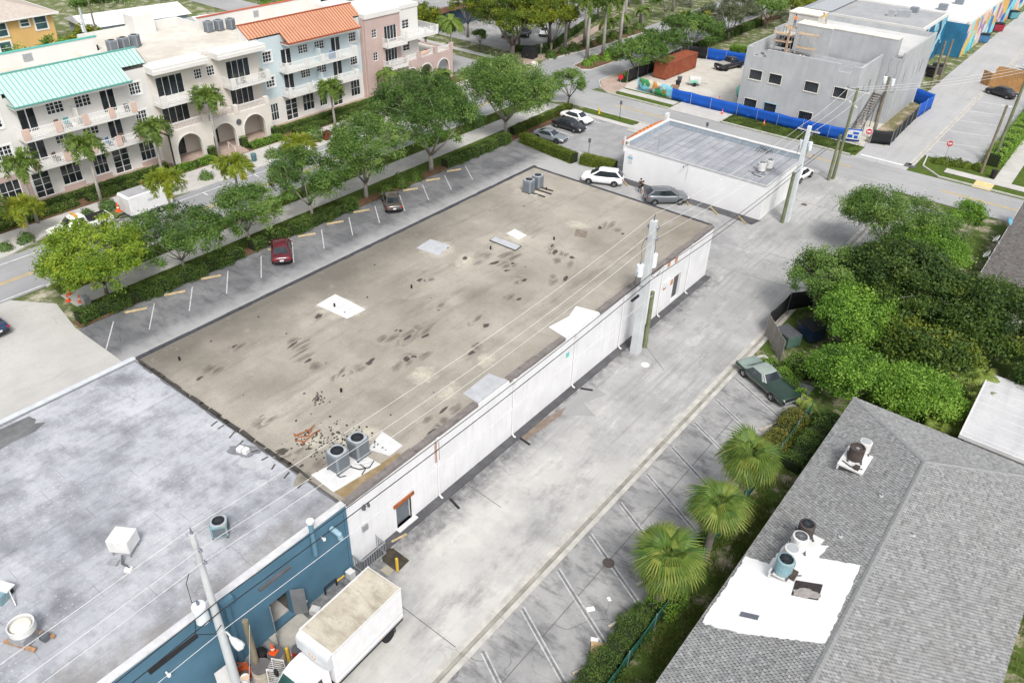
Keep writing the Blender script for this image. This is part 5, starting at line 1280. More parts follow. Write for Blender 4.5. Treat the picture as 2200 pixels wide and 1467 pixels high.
dish((-4.4, 76.9, 3.3), .2, 'near white satellite dish on the eave of the brown shingled house', M_acw); dish((-4.4, 80.9, 3.3), .1, 'middle pale satellite dish on the eave of the brown shingled house', M_acw); dish((-4.4, 86.0, 3.3), 2.9, 'far blue backed satellite dish on the eave of the brown shingled house', mat('dish_blue', (.12, .3, .4), .5, .1))
# ================================================================== GREY BLOCK BUILDING under construction, site fence, far buildings
def _cmu():
    t = NT('grey_block_wall'); v = t.coord(world=True)
    c = t.mix(t.noise(v, .3, 5, .6, .35, .65), (.36, .375, .39), (.45, .46, .47))
    vs_ = t.coord((1.0, 1.0, .12), world=True)
    c = t.mix(t.math('MULTIPLY', t.noise(vs_, 1.6, 4, .6, .45, .7), .4), c, (.30, .31, .325))
    br = t.n('ShaderNodeTexBrick'); br.inputs['Scale'].default_value = 1.0; br.inputs['Brick Width'].default_value = .4; br.inputs['Row Height'].default_value = .2; br.inputs['Mortar Size'].default_value = .012
    x = t.sep(v); cb = t.n('ShaderNodeCombineXYZ'); t.l(t.math('ADD', x[0], x[1]), cb.inputs[0]); t.l(x[2], cb.inputs[1]); t.l(cb.outputs[0], br.inputs['Vector'])
    c = t.mix(t.math('MULTIPLY', br.outputs['Fac'], .35), c, (.26, .27, .28))
    return t.out(c, .9, 0, .15)
M_cmu = _cmu(); M_cmulight = mat('fresh_plaster_top', (.66, .63, .56), .9, .1, .6)
gb = thing('unfinished_building', 'two storey bare grey block building under construction behind blue fence', 'building', (-35, 112, 0))
def G(mb, name, m, **k):
    o = mb.build(name, m, gb, **k); o.matrix_parent_inverse = Matrix.Translation((35, -112, 0)); return o
wz = [(-41.9, -40.1, 4.86, 6.13), (-39.05, -37.3, 4.86, 6.13), (-34.05, -32.2, 4.86, 6.13), (-30.15, -28.4, 4.9, 6.18), (-41.9, -40.05, .86, 2.18), (-38.95, -37.2, .86, 2.18), (-33.95, -32.1, .86, 2.18)]
G(wall_open(MB(), 'y', 107.7, 107.98, -42.9, -27.4, 0, 9.06, wz + [(-30.15, -28.4, 8.15, 9.06), (-41.9, -40.05, 7.95, 9.06)]), 'front_wall', M_cmu)
G(MB().bb(-42.9, 107.98, 0, -42.65, 117, 9.06), 'side_wall', M_cmu)
G(wall_open(MB(), 'x', -27.65, -27.4, 107.98, 116.5, 0, 9.06, [(113, 113.8, 5, 6.4), (110.6, 111.2, 5, 6.2)]), 'side_wall', M_cmu)
G(MB().bb(-42.65, 107.98, 7.2, -27.65, 116.5, 7.5), 'roof_deck', mat('wet_concrete_deck', (.30, .31, .32), .8, .25, .8))
G(MB().bb(-42.6, 108.3, 0, -27.7, 108.4, 7.2), 'dark_interior', mat('dim_interior2', (.03, .03, .03), .9, .5))
for i, (a, b, c, d) in enumerate(wz):
    f_ = G(MB().bb(a - .08, 107.62, c - .1, b + .08, 107.72, c).bb(a - .06, 107.64, c, a, 107.72, d + .06).bb(b, 107.64, c, b + .06, 107.72, d + .06).bb(a, 107.64, d, b, 107.72, d + .06), 'window_surround', mat('tape_blue', (.25, .50, .60), .6, .2) if i == 5 else M_cmulight)
    MB().bb(a, 107.86, c, b, 107.88, d).build('pane', M_glass, f_)
    br_ = MB()
    for k in range(1, 8): br_.bb(a + (b - a) * k / 8 - .012, 107.80, c, a + (b - a) * k / 8 + .012, 107.82, d)
    br_.build('security_bars', M_dgrey, f_)
G(MB().bb(-39.8, 116.5, 0, -34.8, 119.2, 11.0).bb(-34.8, 117.0, 0, -26.2, 119.2, 11.0), 'tower_block', M_cmu)
G(MB().bb(-39.85, 116.45, 11.0, -34.8, 119.25, 11.1).bb(-34.8, 116.95, 11.0, -26.15, 119.25, 11.1), 'tower_top', M_cmulight)
G(wall_open(MB(), 'x', -25.1, -24.85, 117.2, 133, 0, 9.5, [(119.8, 120.2, 5.2, 7.0), (124.8, 125.2, 4.6, 6.6), (127.0, 127.4, 4.6, 6.6), (128.7, 129.1, 4.6, 6.6)]), 'side_wall', M_cmu)
G(MB().bb(-26.2, 117.0, 0, -25.1, 117.25, 8.8), 'wall', M_cmu); G(MB().bb(-42.9, 132.8, 0, -25.1, 133, 9.4).bb(-43.1, 117, 0, -42.9, 133, 9.8), 'wall', M_cmu)
G(MB().bb(-42.9, 119.2, 8.4, -25.1, 132.8, 8.7), 'roof_deck', mat('pale_deck', (.52, .52, .51), .9, .12, .5))
G(MB().bb(-42.9, 121.2, 8.7, -38.6, 124.8, 11.3), 'stair_house', mat('tan_block', (.50, .48, .44), .9, .1))
G(MB().bb(-43.0, 121.1, 11.3, -38.5, 124.9, 11.45), 'stair_house_top', M_cmulight)
G(MB().bb(-25.4, 109.0, .0, -24.9, 109.1, .01), 'base_mark', M_cmu)
mb = MB()                                     # outside steel stair between the walls
st = thing('site_stair', 'rough timber and steel stair against the side of the grey block building', 'stair', (-26.7, 109.5, 0))
for i in range(18):
    y, z = i * .42, .18 + i * .22
    MB().bb(-.55, y, z - .04, .55, y + .32, z).build('tread', mat('stair_timber', (.30, .27, .24), .9, .3, 4), st)
for s_ in (-.6, .6): MB().bar((s_, -.2, .1), (s_, 7.6, 4.2), .06, .22).build('stringer', M_dgrey, st)
for y in (2.2, 5.0, 7.4): MB().bb(-.6, y, 0, -.52, y + .08, .2 + y * .52).bb(.52, y, 0, .6, y + .08, .2 + y * .52).build('post', M_dgrey, st)
def scaffold(loc, rz, w, d, h, lv, label):
    t = thing('scaffold', label, 'scaffold', loc, rz)
    m_ = mat('scaffold_steel', (.42, .40, .38), .6, .3, 3)
    for x in (0, w):
        fr = MB()
        for y in (0, d): fr.cyl(x, y, 0, h, .035, n=6)
        for k in range(1, int(h / .6)): fr.bar((x, 0, k * .6), (x, d, k * .6), .03, .03)
        fr.build('frame', m_, t)
    MB().bar((0, 0, .3), (w, 0, h - .3), .03, .03).bar((0, d, h - .3), (w, d, .3), .03, .03).build('brace', m_, t)
    for z in lv: MB().bb(-.2, .05, z, w + .2, d - .05, z + .06).build('plank', mat('plank_tan', (.46, .34, .22), .9, .3, 3), t)
    return t
scaffold((-41.4, 112.6, 7.5), .02, 2.2, 1.2, 3.4, (1.6, 2.6), 'steel scaffold on the roof deck at the street corner of the grey building')
scaffold((-38.4, 113.6, 7.5), .02, 2.4, 1.2, 3.6, (1.0, 2.8), 'steel scaffold on the roof deck against the grey tower block')
o = MB().bb(-.12, -.12, 0, .12, .12, 3.6).build('timber_prop', mat('prop_timber', (.56, .36, .22), .9, .2), None, (-39.4, 112.9, 7.5)); tag(o, 'tall orange timber prop between the roof scaffolds', 'prop')
mb = MB(); r = random.Random(4)
for i in range(60): mb.box(r.uniform(-42, -36.5), r.uniform(109, 115.5), 7.56 + r.random() * .1, r.uniform(.1, .5), r.uniform(.05, .2), .1, r.random() * 3, r.randrange(3))
tag(G(mb, 'deck_debris', [M_cmulight, mat('debris_rust', (.4, .2, .1), .9, .3), M_dgrey]), kind='stuff')
# site fence: each panel its own part
M_fb = mat('fence_blue_cloth', (.008, .085, .42), .75, .14, .8, 5); M_fk = mat('fence_black_cloth', (.018, .019, .022), .8, .25, 1.0)
def fence(name, label, pts, h, m, posts=True, z=0.0, sag=.08):
    t = thing(name, label, 'fence', (pts[0][0], pts[0][1], z)); r_ = random.Random(len(label))
    ox, oy = pts[0]
    for i, (a, b) in enumerate(zip(pts, pts[1:])):
        L = math.dist(a, b); n = max(1, round(L / 3.0)); nrm = Vector((-(b[1] - a[1]), b[0] - a[0], 0)).normalized()
        for k in range(n):
            p0 = (a[0] + (b[0] - a[0]) * k / n - ox, a[1] + (b[1] - a[1]) * k / n - oy); p1 = (a[0] + (b[0] - a[0]) * (k + 1) / n - ox, a[1] + (b[1] - a[1]) * (k + 1) / n - oy)
            mb_ = MB(); g = 7; vs_ = []
            for side in (0, 1):
                for u in range(g + 1):
                    for w in range(4):
                        f = u / g; q = .10 * math.sin(f * math.pi) * math.sin(w / 3 * math.pi + .5) * r_.uniform(.2, 1.2) + side * .03
                        vs_.append((p0[0] + (p1[0] - p0[0]) * f + nrm.x * q, p0[1] + (p1[1] - p0[1]) * f + nrm.y * q, .08 + (h - .08) * w / 3 - (sag * math.sin(f * math.pi) if w == 3 else 0)))
            N = (g + 1) * 4; fs = []
            for s_ in (0, 1):
                for u in range(g):
                    for w in range(3):
                        q = s_ * N + u * 4 + w; fs.append((q, q + 4, q + 5, q + 1))
            for u in range(g):
                fs.append((u * 4 + 3, u * 4 + 7, N + u * 4 + 7, N + u * 4 + 3)); fs.append((u * 4, u * 4 + 4, N + u * 4 + 4, N + u * 4))
            mb_.add(vs_, fs); mb_.build('cloth_panel', m if not isinstance(m, list) else m[(i + k) % len(m)], t, smooth=True)
            if posts: MB().cyl(p0[0], p0[1], -.1, h + .08, .035, n=6).build('post', M_gal, t)
    return t
fence('site_fence', 'blue cloth construction fence along the cross road', [(-52.3, 105.9), (-46, 105.9), (-42, 106.0), (-36, 105.9), (-29, 106.1), (-26.8, 106.6), (-25.2, 107.4)], 1.75, M_fb)
def _mural(name, cols, sc1):
    t = NT(name); v = t.coord(world=True)
    nz = t.n('ShaderNodeTexNoise'); nz.inputs['Scale'].default_value = .6; nz.inputs['Detail'].default_value = 2; t.l(v, nz.inputs['Vector'])
    ad = t.n('ShaderNodeVectorMath', operation='ADD'); s2 = t.n('ShaderNodeVectorMath', operation='SCALE'); s2.inputs['Scale'].default_value = 1.4; t.l(nz.outputs['Color'], s2.inputs[0]); t.l(v, ad.inputs[0]); t.l(s2.outputs[0], ad.inputs[1])
    vo = t.n('ShaderNodeTexVoronoi'); vo.inputs['Scale'].default_value = sc1; t.l(ad.outputs[0], vo.inputs['Vector'])
    se = t.n('ShaderNodeSeparateColor'); t.l(vo.outputs['Color'], se.inputs[0])
    rp = t.n('ShaderNodeValToRGB'); rp.color_ramp.interpolation = 'CONSTANT'; e = rp.color_ramp.elements
    e[0].color = _lin(cols[0]); e[1].position = 1 / len(cols); e[1].color = _lin(cols[1])
    for i, c in enumerate(cols[2:]): x = e.new((i + 2) / len(cols)); x.color = _lin(c)
    t.l(se.outputs[0], rp.inputs[0]); return t.out(rp.outputs[0], .8, 0, .2)
M_gard = _mural('garden_mural', [(.16, .45, .58), (.16, .45, .58), (.20, .50, .62), (.05, .26, .10), (.08, .33, .12), (.55, .25, .06), (.60, .55, .45)], 1.1)
fence('mural_fence', 'painted garden mural fence panel with flowers at the site corner', [(-58.4, 106.5), (-55.4, 106.2), (-52.35, 105.9)], 1.9, M_gard, sag=0)
mb = MB(); r = random.Random(6)               # painted flowers and butterflies: flat paint on the panel
for i in range(14):
    u = r.random(); x = -58.2 + u * 5.7; y = 106.47 - u * .55 - .075; z = .35 + r.random() * 1.35
    c = r.randrange(3); s_ = .10 + .09 * r.random()
    for k in range(5):
        a = 2 * math.pi * k / 5; mb.add([(x, y, z), (x + s_ * math.cos(a - .4), y, z + s_ * math.sin(a - .4)), (x + s_ * 1.5 * math.cos(a), y, z + s_ * 1.5 * math.sin(a)), (x + s_ * math.cos(a + .4), y, z + s_ * math.sin(a + .4))], [(0, 1, 2, 3)], c)
o = mb.build('painted_flowers', [mat('paint_orange', (.6, .2, .04), .8, .2), mat('paint_cream', (.7, .65, .5), .8, .2), mat('paint_brown', (.25, .1, .05), .8, .2)], bpy.data.objects['mural_fence']); o.matrix_parent_inverse = Matrix.Translation((58.4, -106.5, 0)); o['kind'] = 'stuff'
fence('site_fence', 'black cloth fence along the street side of the building site', [(-61.4, 108.5), (-61.5, 118), (-61.6, 128.5), (-58.5, 129.4)], 2.0, M_fk)
fence('site_fence', 'blue cloth fence at the back of the building site behind the pickup', [(-58.4, 129.5), (-52.0, 130.4), (-43.4, 131.0)], 2.0, M_fb)
fence('site_fence', 'black cloth fence round the side yard at the alley mouth', [(-24.0, 107.9), (-21.7, 109.0), (-21.9, 113.5), (-22.1, 122.3)], 1.9, M_fk)
fence('site_fence', 'bright blue cloth fence closing the far end of the side yard', [(-22.1, 122.4), (-21.7, 128.6), (-24.6, 130.2)], 2.2, M_fb)
sheet('side_yard', rect(-24.9, 108.5, -22.2, 130), .012, grassmat('weedy_sand', (.16, .16, .07), (.24, .21, .12), (.42, .34, .27), .47))
t = thing('fence_sign', 'pale information board on the blue fence at the alley mouth', 'sign', (-25.9, 106.5, 0), .35)
MB().bb(-.9, -.06, .5, .9, -.03, 1.7).build('board', M_acw, t); MB().bb(-.7, -.075, .7, -.1, -.06, 1.1).bb(-.1, -.075, 1.2, .6, -.06, 1.5).bb(.1, -.075, .65, .55, -.06, 1.05).build('print', M_fb, t)
# far buildings along the far alley
fb = thing('white_flat_building', 'white commercial building with grey flat roof behind the grey block building', 'building', (-39, 154, 0))
for nme, mb_, m_ in (('wall', MB().bb(-10, -8, 0, 9.6, 7.8, 6.7), M_whst), ('roof', MB().bb(-9.8, -7.8, 6.7, 9.3, 7.6, 6.85), pave('weathered_flat_roof', (.34, .35, .36), (.42, .42, .42), (.24, .24, .25), big=.2, sx=1.2, sy=.3)), ('parapet', MB().bb(-10.1, -8.1, 6.6, 9.7, -7.8, 7.1).bb(9.4, -7.8, 6.6, 9.7, 7.9, 7.1).bb(-10.1, 7.6, 6.6, 9.4, 7.9, 7.1), M_whst), ('lean_to_roof', MB().add([(-10, -7, 7.1), (-6, -7, 7.1), (-6, 7.5, 7.1), (-10, 7.5, 7.1), (-12.5, -7, 6.2), (-12.5, 7.5, 6.2)], [(0, 1, 2, 3), (0, 3, 5, 4)]), M_acl)):
    mb_.build(nme, m_, fb)
M_mur1 = _mural('sea_mural', [(.05, .22, .38), (.02, .10, .20), (.18, .40, .52), (.03, .05, .08), (.30, .50, .58), (.02, .16, .30)], .45)
M_mur2 = _mural('colour_mural', [(.55, .40, .12), (.12, .45, .50), (.06, .16, .40), (.60, .45, .40), (.20, .55, .60), (.65, .30, .12), (.30, .20, .35), (.55, .58, .56)], .42)
MB().bb(9.6, -7.9, 0, 9.72, 7.8, 6.6).build('mural_wall', M_mur1, fb)
MB().bb(9.62, -8.0, 0, 9.75, -6.2, 6.5).build('painted_face', mat('coral_paint', (.55, .28, .20), .85, .3, .5), fb)
for x, y in ((2, -2), (3.2, -1.2), (4.2, -.5)): MB().bb(x, y, 6.85, x + 1, y + .9, 7.9).build('roof_unit', M_acl, fb)
MB().bb(4.0, 4.0, 6.85, 5.2, 5.2, 7.7).build('roof_unit', M_acg, fb)
fb = thing('mural_building', 'long low building covered in bright murals along the far alley', 'building', (-37, 200, 0))
for nme, mb_, m_ in (('wall', MB().bb(-14, -37.5, 0, 11.2, 60, 5.6), M_whst), ('roof', MB().bb(-13.8, -37.3, 5.6, 11, 59.8, 5.75), mat('white_flat_roof', (.60, .60, .60), .8, .12, .3)), ('parapet', MB().bb(11.0, -37.5, 5.6, 11.3, 60, 6.1), M_whst), ('mural_wall', MB().bb(11.2, -37.4, 0, 11.33, 60, 5.6), M_mur2), ('end_mural', MB().bb(4, -37.62, 0, 11.3, -37.5, 5.6), mat('teal_mural_end', (.03, .16, .28), .8, .3, .4))):
    mb_.build(nme, m_, fb)
for i in range(9): MB().bb(11.33, -30 + i * 9, 0, 11.5, -29.4 + i * 9, 5.6).build('pilaster', _mural('pil', [(.1, .4, .5), (.5, .4, .2)], .7) if i == 0 else M_mur2, fb)
for x, y in ((5, -22), (3, -8), (6, 5), (4, -30)): MB().bb(x, y, 5.75, x + 1.4, y + 1.2, 6.8).build('roof_unit', M_acg, fb)
# dumpsters and bins in the far alley
t = thing('dumpster', 'grey steel dumpster against the far end of the grey building', 'dumpster', (-27.4, 141.4, 0)); MB().bb(-1, -.7, .15, 1, .8, 1.7).build('bin', mat('dumpster_grey', (.22, .21, .20), .8, .3), t); MB().bb(-1.05, -.75, 1.7, 1.05, .85, 1.76).build('lid', M_black, t)
for x in (-.8, .8): MB().box(x, -.72, .9, .1, .06, 1.4).build('rib', M_dgrey, t)
r = random.Random(9)
for i, (x, y, m_, l) in enumerate(((-26.6, 146.5, M_black, 'black bin'), (-26.0, 149.0, M_dgrey, 'dark bin'), (-25.2, 178, M_bluec, 'blue dumpster'), (-25.0, 190, mat('red_bin', (.3, .03, .05), .7, .2), 'red dumpster'), (-25.0, 205, M_tealc, 'teal dumpster'))):
    t = thing('dumpster', l + ' beside the %s along the far mural alley' % ('steel stair', 'second utility pole', 'potted tree', 'lamp post', 'far end'). __getitem__(i) if False else l + ' in the far mural alley, number %s from the near end' % ('one', 'two', 'three', 'four', 'five')[i], 'dumpster', (x, y, 0), .2 * i)
    MB().add([(-.9, -.6, .1), (.9, -.6, .1), (.9, .6, .1), (-.9, .6, .1), (-1, -.75, 1.3), (1, -.75, 1.3), (1, .7, 1.5), (-1, .7, 1.5)], [(0, 3, 2, 1), (4, 5, 6, 7), (0, 1, 5, 4), (1, 2, 6, 5), (2, 3, 7, 6), (3, 0, 4, 7)]).build('bin', m_, t); MB().bb(-1.02, -.75, 1.5, 1.02, .72, 1.56).build('lid', M_black, t)
t = thing('timber_enclosure', 'orange brown timber bin enclosure with open gate by the black sedan', 'enclosure', (-15.6, 149.5, 0)); M_ct = mat('cedar_boards', (.42, .23, .09), .8, .2, 2)
for (a, b) in (((-2.2, -2.2), (2.4, -2.2)), ((2.4, -2.2), (2.4, 3)), ((2.4, 3), (-2.2, 3)), ((-2.2, 3), (-2.2, 1)), ((-2.2, -2.2), (-3.6, -1.0))):
    L = math.dist(a, b); n = max(3, int(L / .35)); dx, dy = (b[0] - a[0]) / n, (b[1] - a[1]) / n; rz_ = math.atan2(dy, dx)
    for i in range(n): MB().box(a[0] + dx * (i + .5), a[1] + dy * (i + .5), 1.05 + .02 * (i % 2), L / n - .02, .04, 2.1, rz_).build('board', M_ct, t)
MB().bb(-1.5, -.8, 0, .8, .9, 1.3).build('bin', M_black, t)
# far left: houses behind the apartment block
yh = thing('yellow_house', 'two storey yellow stucco house with hip roof at the top left', 'house', (-146, 52, 0))
M_yel = mat('yellow_stucco', (.62, .40, .16), .85, .08, .5)
for nme, mb_, m_ in (('wall', MB().bb(-6, -12, 0, 5.6, 8, 5.5), M_yel), ('roof', MB().add([(-6.8, -12.8, 5.5), (6.4, -12.8, 5.5), (6.4, 8.8, 5.5), (-6.8, 8.8, 5.5), (-.2, -6, 7.6), (-.2, 2.2, 7.6)], [(0, 1, 4), (1, 2, 5, 4), (2, 3, 5), (3, 0, 4, 5), (0, 3, 2, 1)]), mat('beige_shingle', (.46, .40, .35), .9, .15, 2)), ('fascia', MB().bb(6.38, -12.9, 5.32, 6.5, 8.9, 5.52).bb(-6.8, 8.78, 5.32, 6.38, 8.9, 5.52), M_frame)):
    mb_.build(nme, m_, yh)
for y0, y1, z0, z1 in ((-.9, .7, 3.2, 5.0), (3.0, 4.2, 4.1, 5.0), (5.2, 6.9, 3.3, 5.1), (-1, .6, .6, 2.3), (-6, -4.5, 3.2, 5.0)):
    w_ = MB().bb(5.6, y0 - .25, z0 - .25, 5.68, y1 + .25, z1 + .25).build('window', M_frame, yh); MB().bb(5.68, y0, z0, 5.71, y1, (z0 + z1) / 2 - .05).bb(5.68, y0, (z0 + z1) / 2 + .05, 5.71, y1, z1).build('pane', M_glass2, w_)
for (lx, ly, w, l, rz_, h, lab, nm, mw) in ((-141, 73, 17, 9, 1.45, 2.8, 'long low house with pale metal roof at the top left', 'low_house', mat('grey_blue_siding', (.35, .42, .48), .8, .1)), (-127, 66.5, 7, 6, 1.45, 3.0, 'small pink walled house with white roof behind the apartment block', 'low_house', mat('pink_wall', (.42, .30, .29), .85, .1)), (-128, 83, 10, 8, 1.45, 2.7, 'white roofed house with open porch behind the apartment block', 'low_house', M_paleb)):
    t = thing(nm, lab, 'house', (lx, ly, 0), rz_)
    MB().bb(-w / 2, -l / 2, 0, w / 2, l / 2, h).build('wall', mw, t)
    MB().add([(-w / 2 - .6, -l / 2 - .6, h), (w / 2 + .6, -l / 2 - .6, h), (w / 2 + .6, l / 2 + .6, h), (-w / 2 - .6, l / 2 + .6, h), (-w / 2 - .6, 0, h + 1.2), (w / 2 + .6, 0, h + 1.2)], [(0, 1, 5, 4), (3, 4, 5, 2), (0, 4, 3), (1, 2, 5), (0, 3, 2, 1)]).build('roof', mat('white_metal_roof', (.66, .67, .69), .6, .12, .4), t)
    for k in range(3):
        w_ = MB().bb(-w / 2 + 1 + k * w / 3, -l / 2 - .06, 1.0, -w / 2 + 2.2 + k * w / 3, -l / 2, 2.0).build('window', M_frame, t); MB().bb(-w / 2 + 1.1 + k * w / 3, -l / 2 - .08, 1.1, -w / 2 + 2.1 + k * w / 3, -l / 2 - .06, 1.9).build('pane', M_glass, w_)
t = thing('brown_roof_pavilion', 'dark blue building with brown overhanging roof edge beyond the apartment end', 'building', (-118, 117, 0), .08)
MB().bb(-16, -8, 0, 14, 8, 3.6).build('wall', mat('navy_wall', (.08, .13, .22), .8, .15), t); MB().bb(-18, -10, 3.6, 16, 10, 4.5).build('roof_edge', mat('brown_fascia', (.24, .13, .09), .8, .2), t); MB().bb(-17.8, -9.8, 4.5, 15.8, 9.8, 4.6).build('roof', M_lotN, t)
for k in range(6): MB().bb(-14 + k * 4.5, -8.06, .6, -11.5 + k * 4.5, -8.0, 2.8).build('window', M_glass, t)
# shipping container, mixer and site clutter
t = thing('shipping_container', 'rust red shipping container on the building site', 'container', (-58.6, 118.6, 0), R_(88)); M_ctr = mat('container_red', (.26, .07, .035), .6, .2, 1.5, dirt=(.34, .16, .1))
MB().bb(-4.8, -1.15, .1, 4.8, 1.15, 2.5).build('body', M_ctr, t)
cm = MB()
for i in range(30): cm.bb(-4.6 + i * .31, -1.19, .25, -4.45 + i * .31, 1.19, 2.4)
o = cm.build('corrugation', M_ctr, t); o['kind'] = 'stuff'
MB().bb(-4.8, -1.2, 2.42, 4.8, 1.2, 2.56).build('roof_frame', M_ctr, t)
for i in range(18): MB().bb(-4.6 + i * .52, -1.05, 2.56, -4.35 + i * .52, 1.05, 2.585).build('roof_rib', M_ctr, t)
for s_ in (-1, 1): MB().bb(4.8 * s_ - .04, -1.1, .2, 4.8 * s_ + .04, -.02, 2.4).bb(4.8 * s_ - .04, .02, .2, 4.8 * s_ + .04, 1.1, 2.4).build('door', M_ctr, t)
t = thing('concrete_mixer', 'mint green drum concrete mixer trailer beside the grey building', 'mixer', (-44.6, 113.0, 0), .6); M_mint = mat('mint_paint', (.22, .55, .42), .5, .2)
MB().lathe([(.35, -.9), (.75, -.4), (.8, .2), (.45, .9), (.3, 1.0)], n=16).build('drum', M_mint, t, (0, 0, 1.5)).rotation_euler = (.5, .7, 0)
for s_ in (-1, 1): MB().lathe([(.25, -.1), (.42, -.1), (.42, .1), (.25, .1)], n=14).build('wheel', M_black, t, (0, s_ * .85, .42)).rotation_euler = (math.pi / 2, 0, 0)
MB().bar((-.9, 0, .6), (1.6, 0, .6), .12, .12).bar((0, -.85, .45), (0, .85, .45), .1, .1).build('frame', M_mint, t)
for (x, y, m_, lab, h) in ((-54.6, 112.2, M_black, 'black plastic bin on the building site near the container', .9), (-57.2, 107.8, mat('dark_green_bin', (.03, .08, .05), .6, .2), 'dark green wheeled bin behind the mural fence', 1.0), (-55.4, 114.2, M_dgrey, 'dark grey bin beside the container end', .9)):
    t = thing('bin', lab, 'bin', (x, y, 0)); MB().lathe([(.28, 0), (.36, h)], n=10).build('tub', m_, t); MB().lathe([(.39, h), (.39, h + .05), (0, h + .08)], n=10).build('lid', m_, t)
t = thing('site_machine', 'small white and green site compressor with hoses near the container', 'machine', (-53.0, 114.6, 0), .5); MB().bb(-.9, -.5, .4, .9, .5, 1.3).build('hood', M_acw, t, bevel=.1); MB().bb(-.7, -.52, .5, .5, .52, .9).build('panel', M_mint, t)
for s_ in (-1, 1): MB().lathe([(.15, -.08), (.3, -.08), (.3, .08), (.15, .08)], n=12).build('wheel', M_black, t, (0, s_ * .6, .3)).rotation_euler = (math.pi / 2, 0, 0)
MB().bar((.9, 0, .5), (2.0, 0, .4), .08, .08).build('tow_bar', M_gal, t)
t = thing('block_pallet', 'pallet stacked with bricks and buckets in front of the container', 'pallet', (-54.2, 110.4, 0), .2); MB().bb(-.6, -.5, 0, .6, .5, .14).build('pallet', M_ct, t); MB().bb(-.5, -.4, .14, .5, .4, .7).build('bricks', mat('brown_blocks', (.28, .17, .11), .9, .3, 6), t)
# ================================================================== VEHICLES
M_tyre = mat('tyre_rubber', (.02, .02, .021), .85, .25, 10); M_rim = mat('alloy_rim', (.40, .41, .43), .35, .15, 8, metal=.7); M_chrome = mat('chrome', (.62, .63, .65), .18, .05, metal=.9)
M_cglass = glass('car_glass', (.010, .014, .018), .05); M_head = mat('headlamp_lens', (.62, .64, .66), .15, .1); M_tail = mat('tail_lamp_red', (.35, .012, .015), .25, .2); M_plate = mat('plate_white', (.6, .6, .62), .6, .2)
def wheel_meshes(rw, wd, rimm=None, key=''):
    ty = MB().lathe([(rw * .62, -wd / 2), (rw * .93, -wd / 2), (rw, -wd * .32), (rw, wd * .32), (rw * .93, wd / 2), (rw * .62, wd / 2)], n=20).mesh('tyre' + key, M_tyre)
    ri = MB().lathe([(rw * .64, wd * .30), (rw * .60, wd * .44), (rw * .52, wd * .30), (rw * .18, wd * .34), (rw * .14, wd * .46), (0, wd * .46)], n=20)
    for i in range(5):
        a = 2 * math.pi * i / 5; ri.bar((rw * .12 * math.cos(a), rw * .12 * math.sin(a), wd * .42), (rw * .58 * math.cos(a), rw * .58 * math.sin(a), wd * .42), .07, .04)
    return ty, ri.mesh('rim' + key, rimm or M_rim)
WH = wheel_meshes(.34, .22); WHB = wheel_meshes(.40, .26, None, '_big'); WHD = wheel_meshes(.35, .22, mat('dark_rim', (.08, .08, .085), .4, .2, metal=.5), '_dark'); WHC = wheel_meshes(.35, .20, M_chrome, '_chrome'); WHW = wheel_meshes(.36, .22, M_acw, '_white')
def add_wheel(t, x, y, rw, ms):
    s_ = 1 if y > 0 else -1
    w = inst('wheel', ms[0], t, (x, y, rw), (-s_ * math.pi / 2, 0, 0)); inst('rim', ms[1], w)
def cr(tab, t):
    for (a, va), (b, vb) in zip(tab, tab[1:]):
        if t <= b:
            k = (t - a) / (b - a); k = k * k * (3 - 2 * k) * .5 + k * .5; return va + (vb - va) * k
    return tab[-1][1]
STY = {
 'sedan': dict(L=4.75, W=1.82, H=1.45, zt=[(0, .74), (.015, .90), (.06, .98), (.2, 1.0), (.45, .93), (.70, .94), (.84, .86), (.95, .76), (.985, .66), (1, .55)], w=[(0, .76), (.03, .88), (.12, .97), (.3, 1), (.7, 1), (.88, .96), (.96, .86), (1, .66)], gh=(.13, .31, .60, .755), belt=.94, wt=(.19, .80), win=((.24, .43), (.45, .68))),
 'coupe': dict(L=4.5, W=1.85, H=1.32, zt=[(0, .74), (.015, .88), (.06, .92), (.2, .93), (.45, .88), (.68, .88), (.84, .82), (.95, .72), (.985, .62), (1, .5)], w=[(0, .76), (.03, .9), (.14, 1), (.3, .98), (.7, .98), (.86, .98), (.96, .86), (1, .62)], gh=(.09, .33, .53, .70), belt=.88, wt=(.18, .80), win=((.28, .62),)),
 'suv': dict(L=4.7, W=1.9, H=1.74, zt=[(0, .84), (.012, 1.04), (.05, 1.14), (.2, 1.16), (.45, 1.10), (.70, 1.10), (.84, 1.05), (.94, .97), (.985, .84), (1, .62)], w=[(0, .82), (.03, .93), (.12, 1), (.3, 1), (.7, 1), (.88, .97), (.96, .88), (1, .70)], gh=(.01, .16, .56, .79), belt=1.10, wt=(.19, .80), win=((.05, .208), (.216, .436), (.446, .70))),
 'pickup': dict(L=5.6, W=2.0, H=1.88, zt=[(0, 1.08), (.01, 1.12), (.05, 1.12), (.4, 1.12), (.45, 1.12), (.74, 1.12), (.84, 1.10), (.94, 1.05), (.985, .95), (1, .7)], w=[(0, .94), (.02, .98), (.12, 1), (.3, 1), (.7, 1), (.9, .98), (.97, .92), (1, .80)], gh=(.40, .43, .63, .755), belt=1.12, wt=(.19, .82), win=((.435, .55), (.57, .69))),
 'vintage': dict(L=5.5, W=2.0, H=1.36, zt=[(0, .66), (.012, .84), (.04, .90), (.22, .91), (.45, .88), (.62, .90), (.8, .92), (.95, .90), (.99, .86), (1, .62)], w=[(0, .90), (.02, .96), (.12, .99), (.3, 1), (.7, .99), (.9, .98), (.97, .96), (1, .90)], gh=(.165, .30, .505, .60), belt=.89, wt=(.20, .78), win=((.24, .36), (.365, .55))),
}
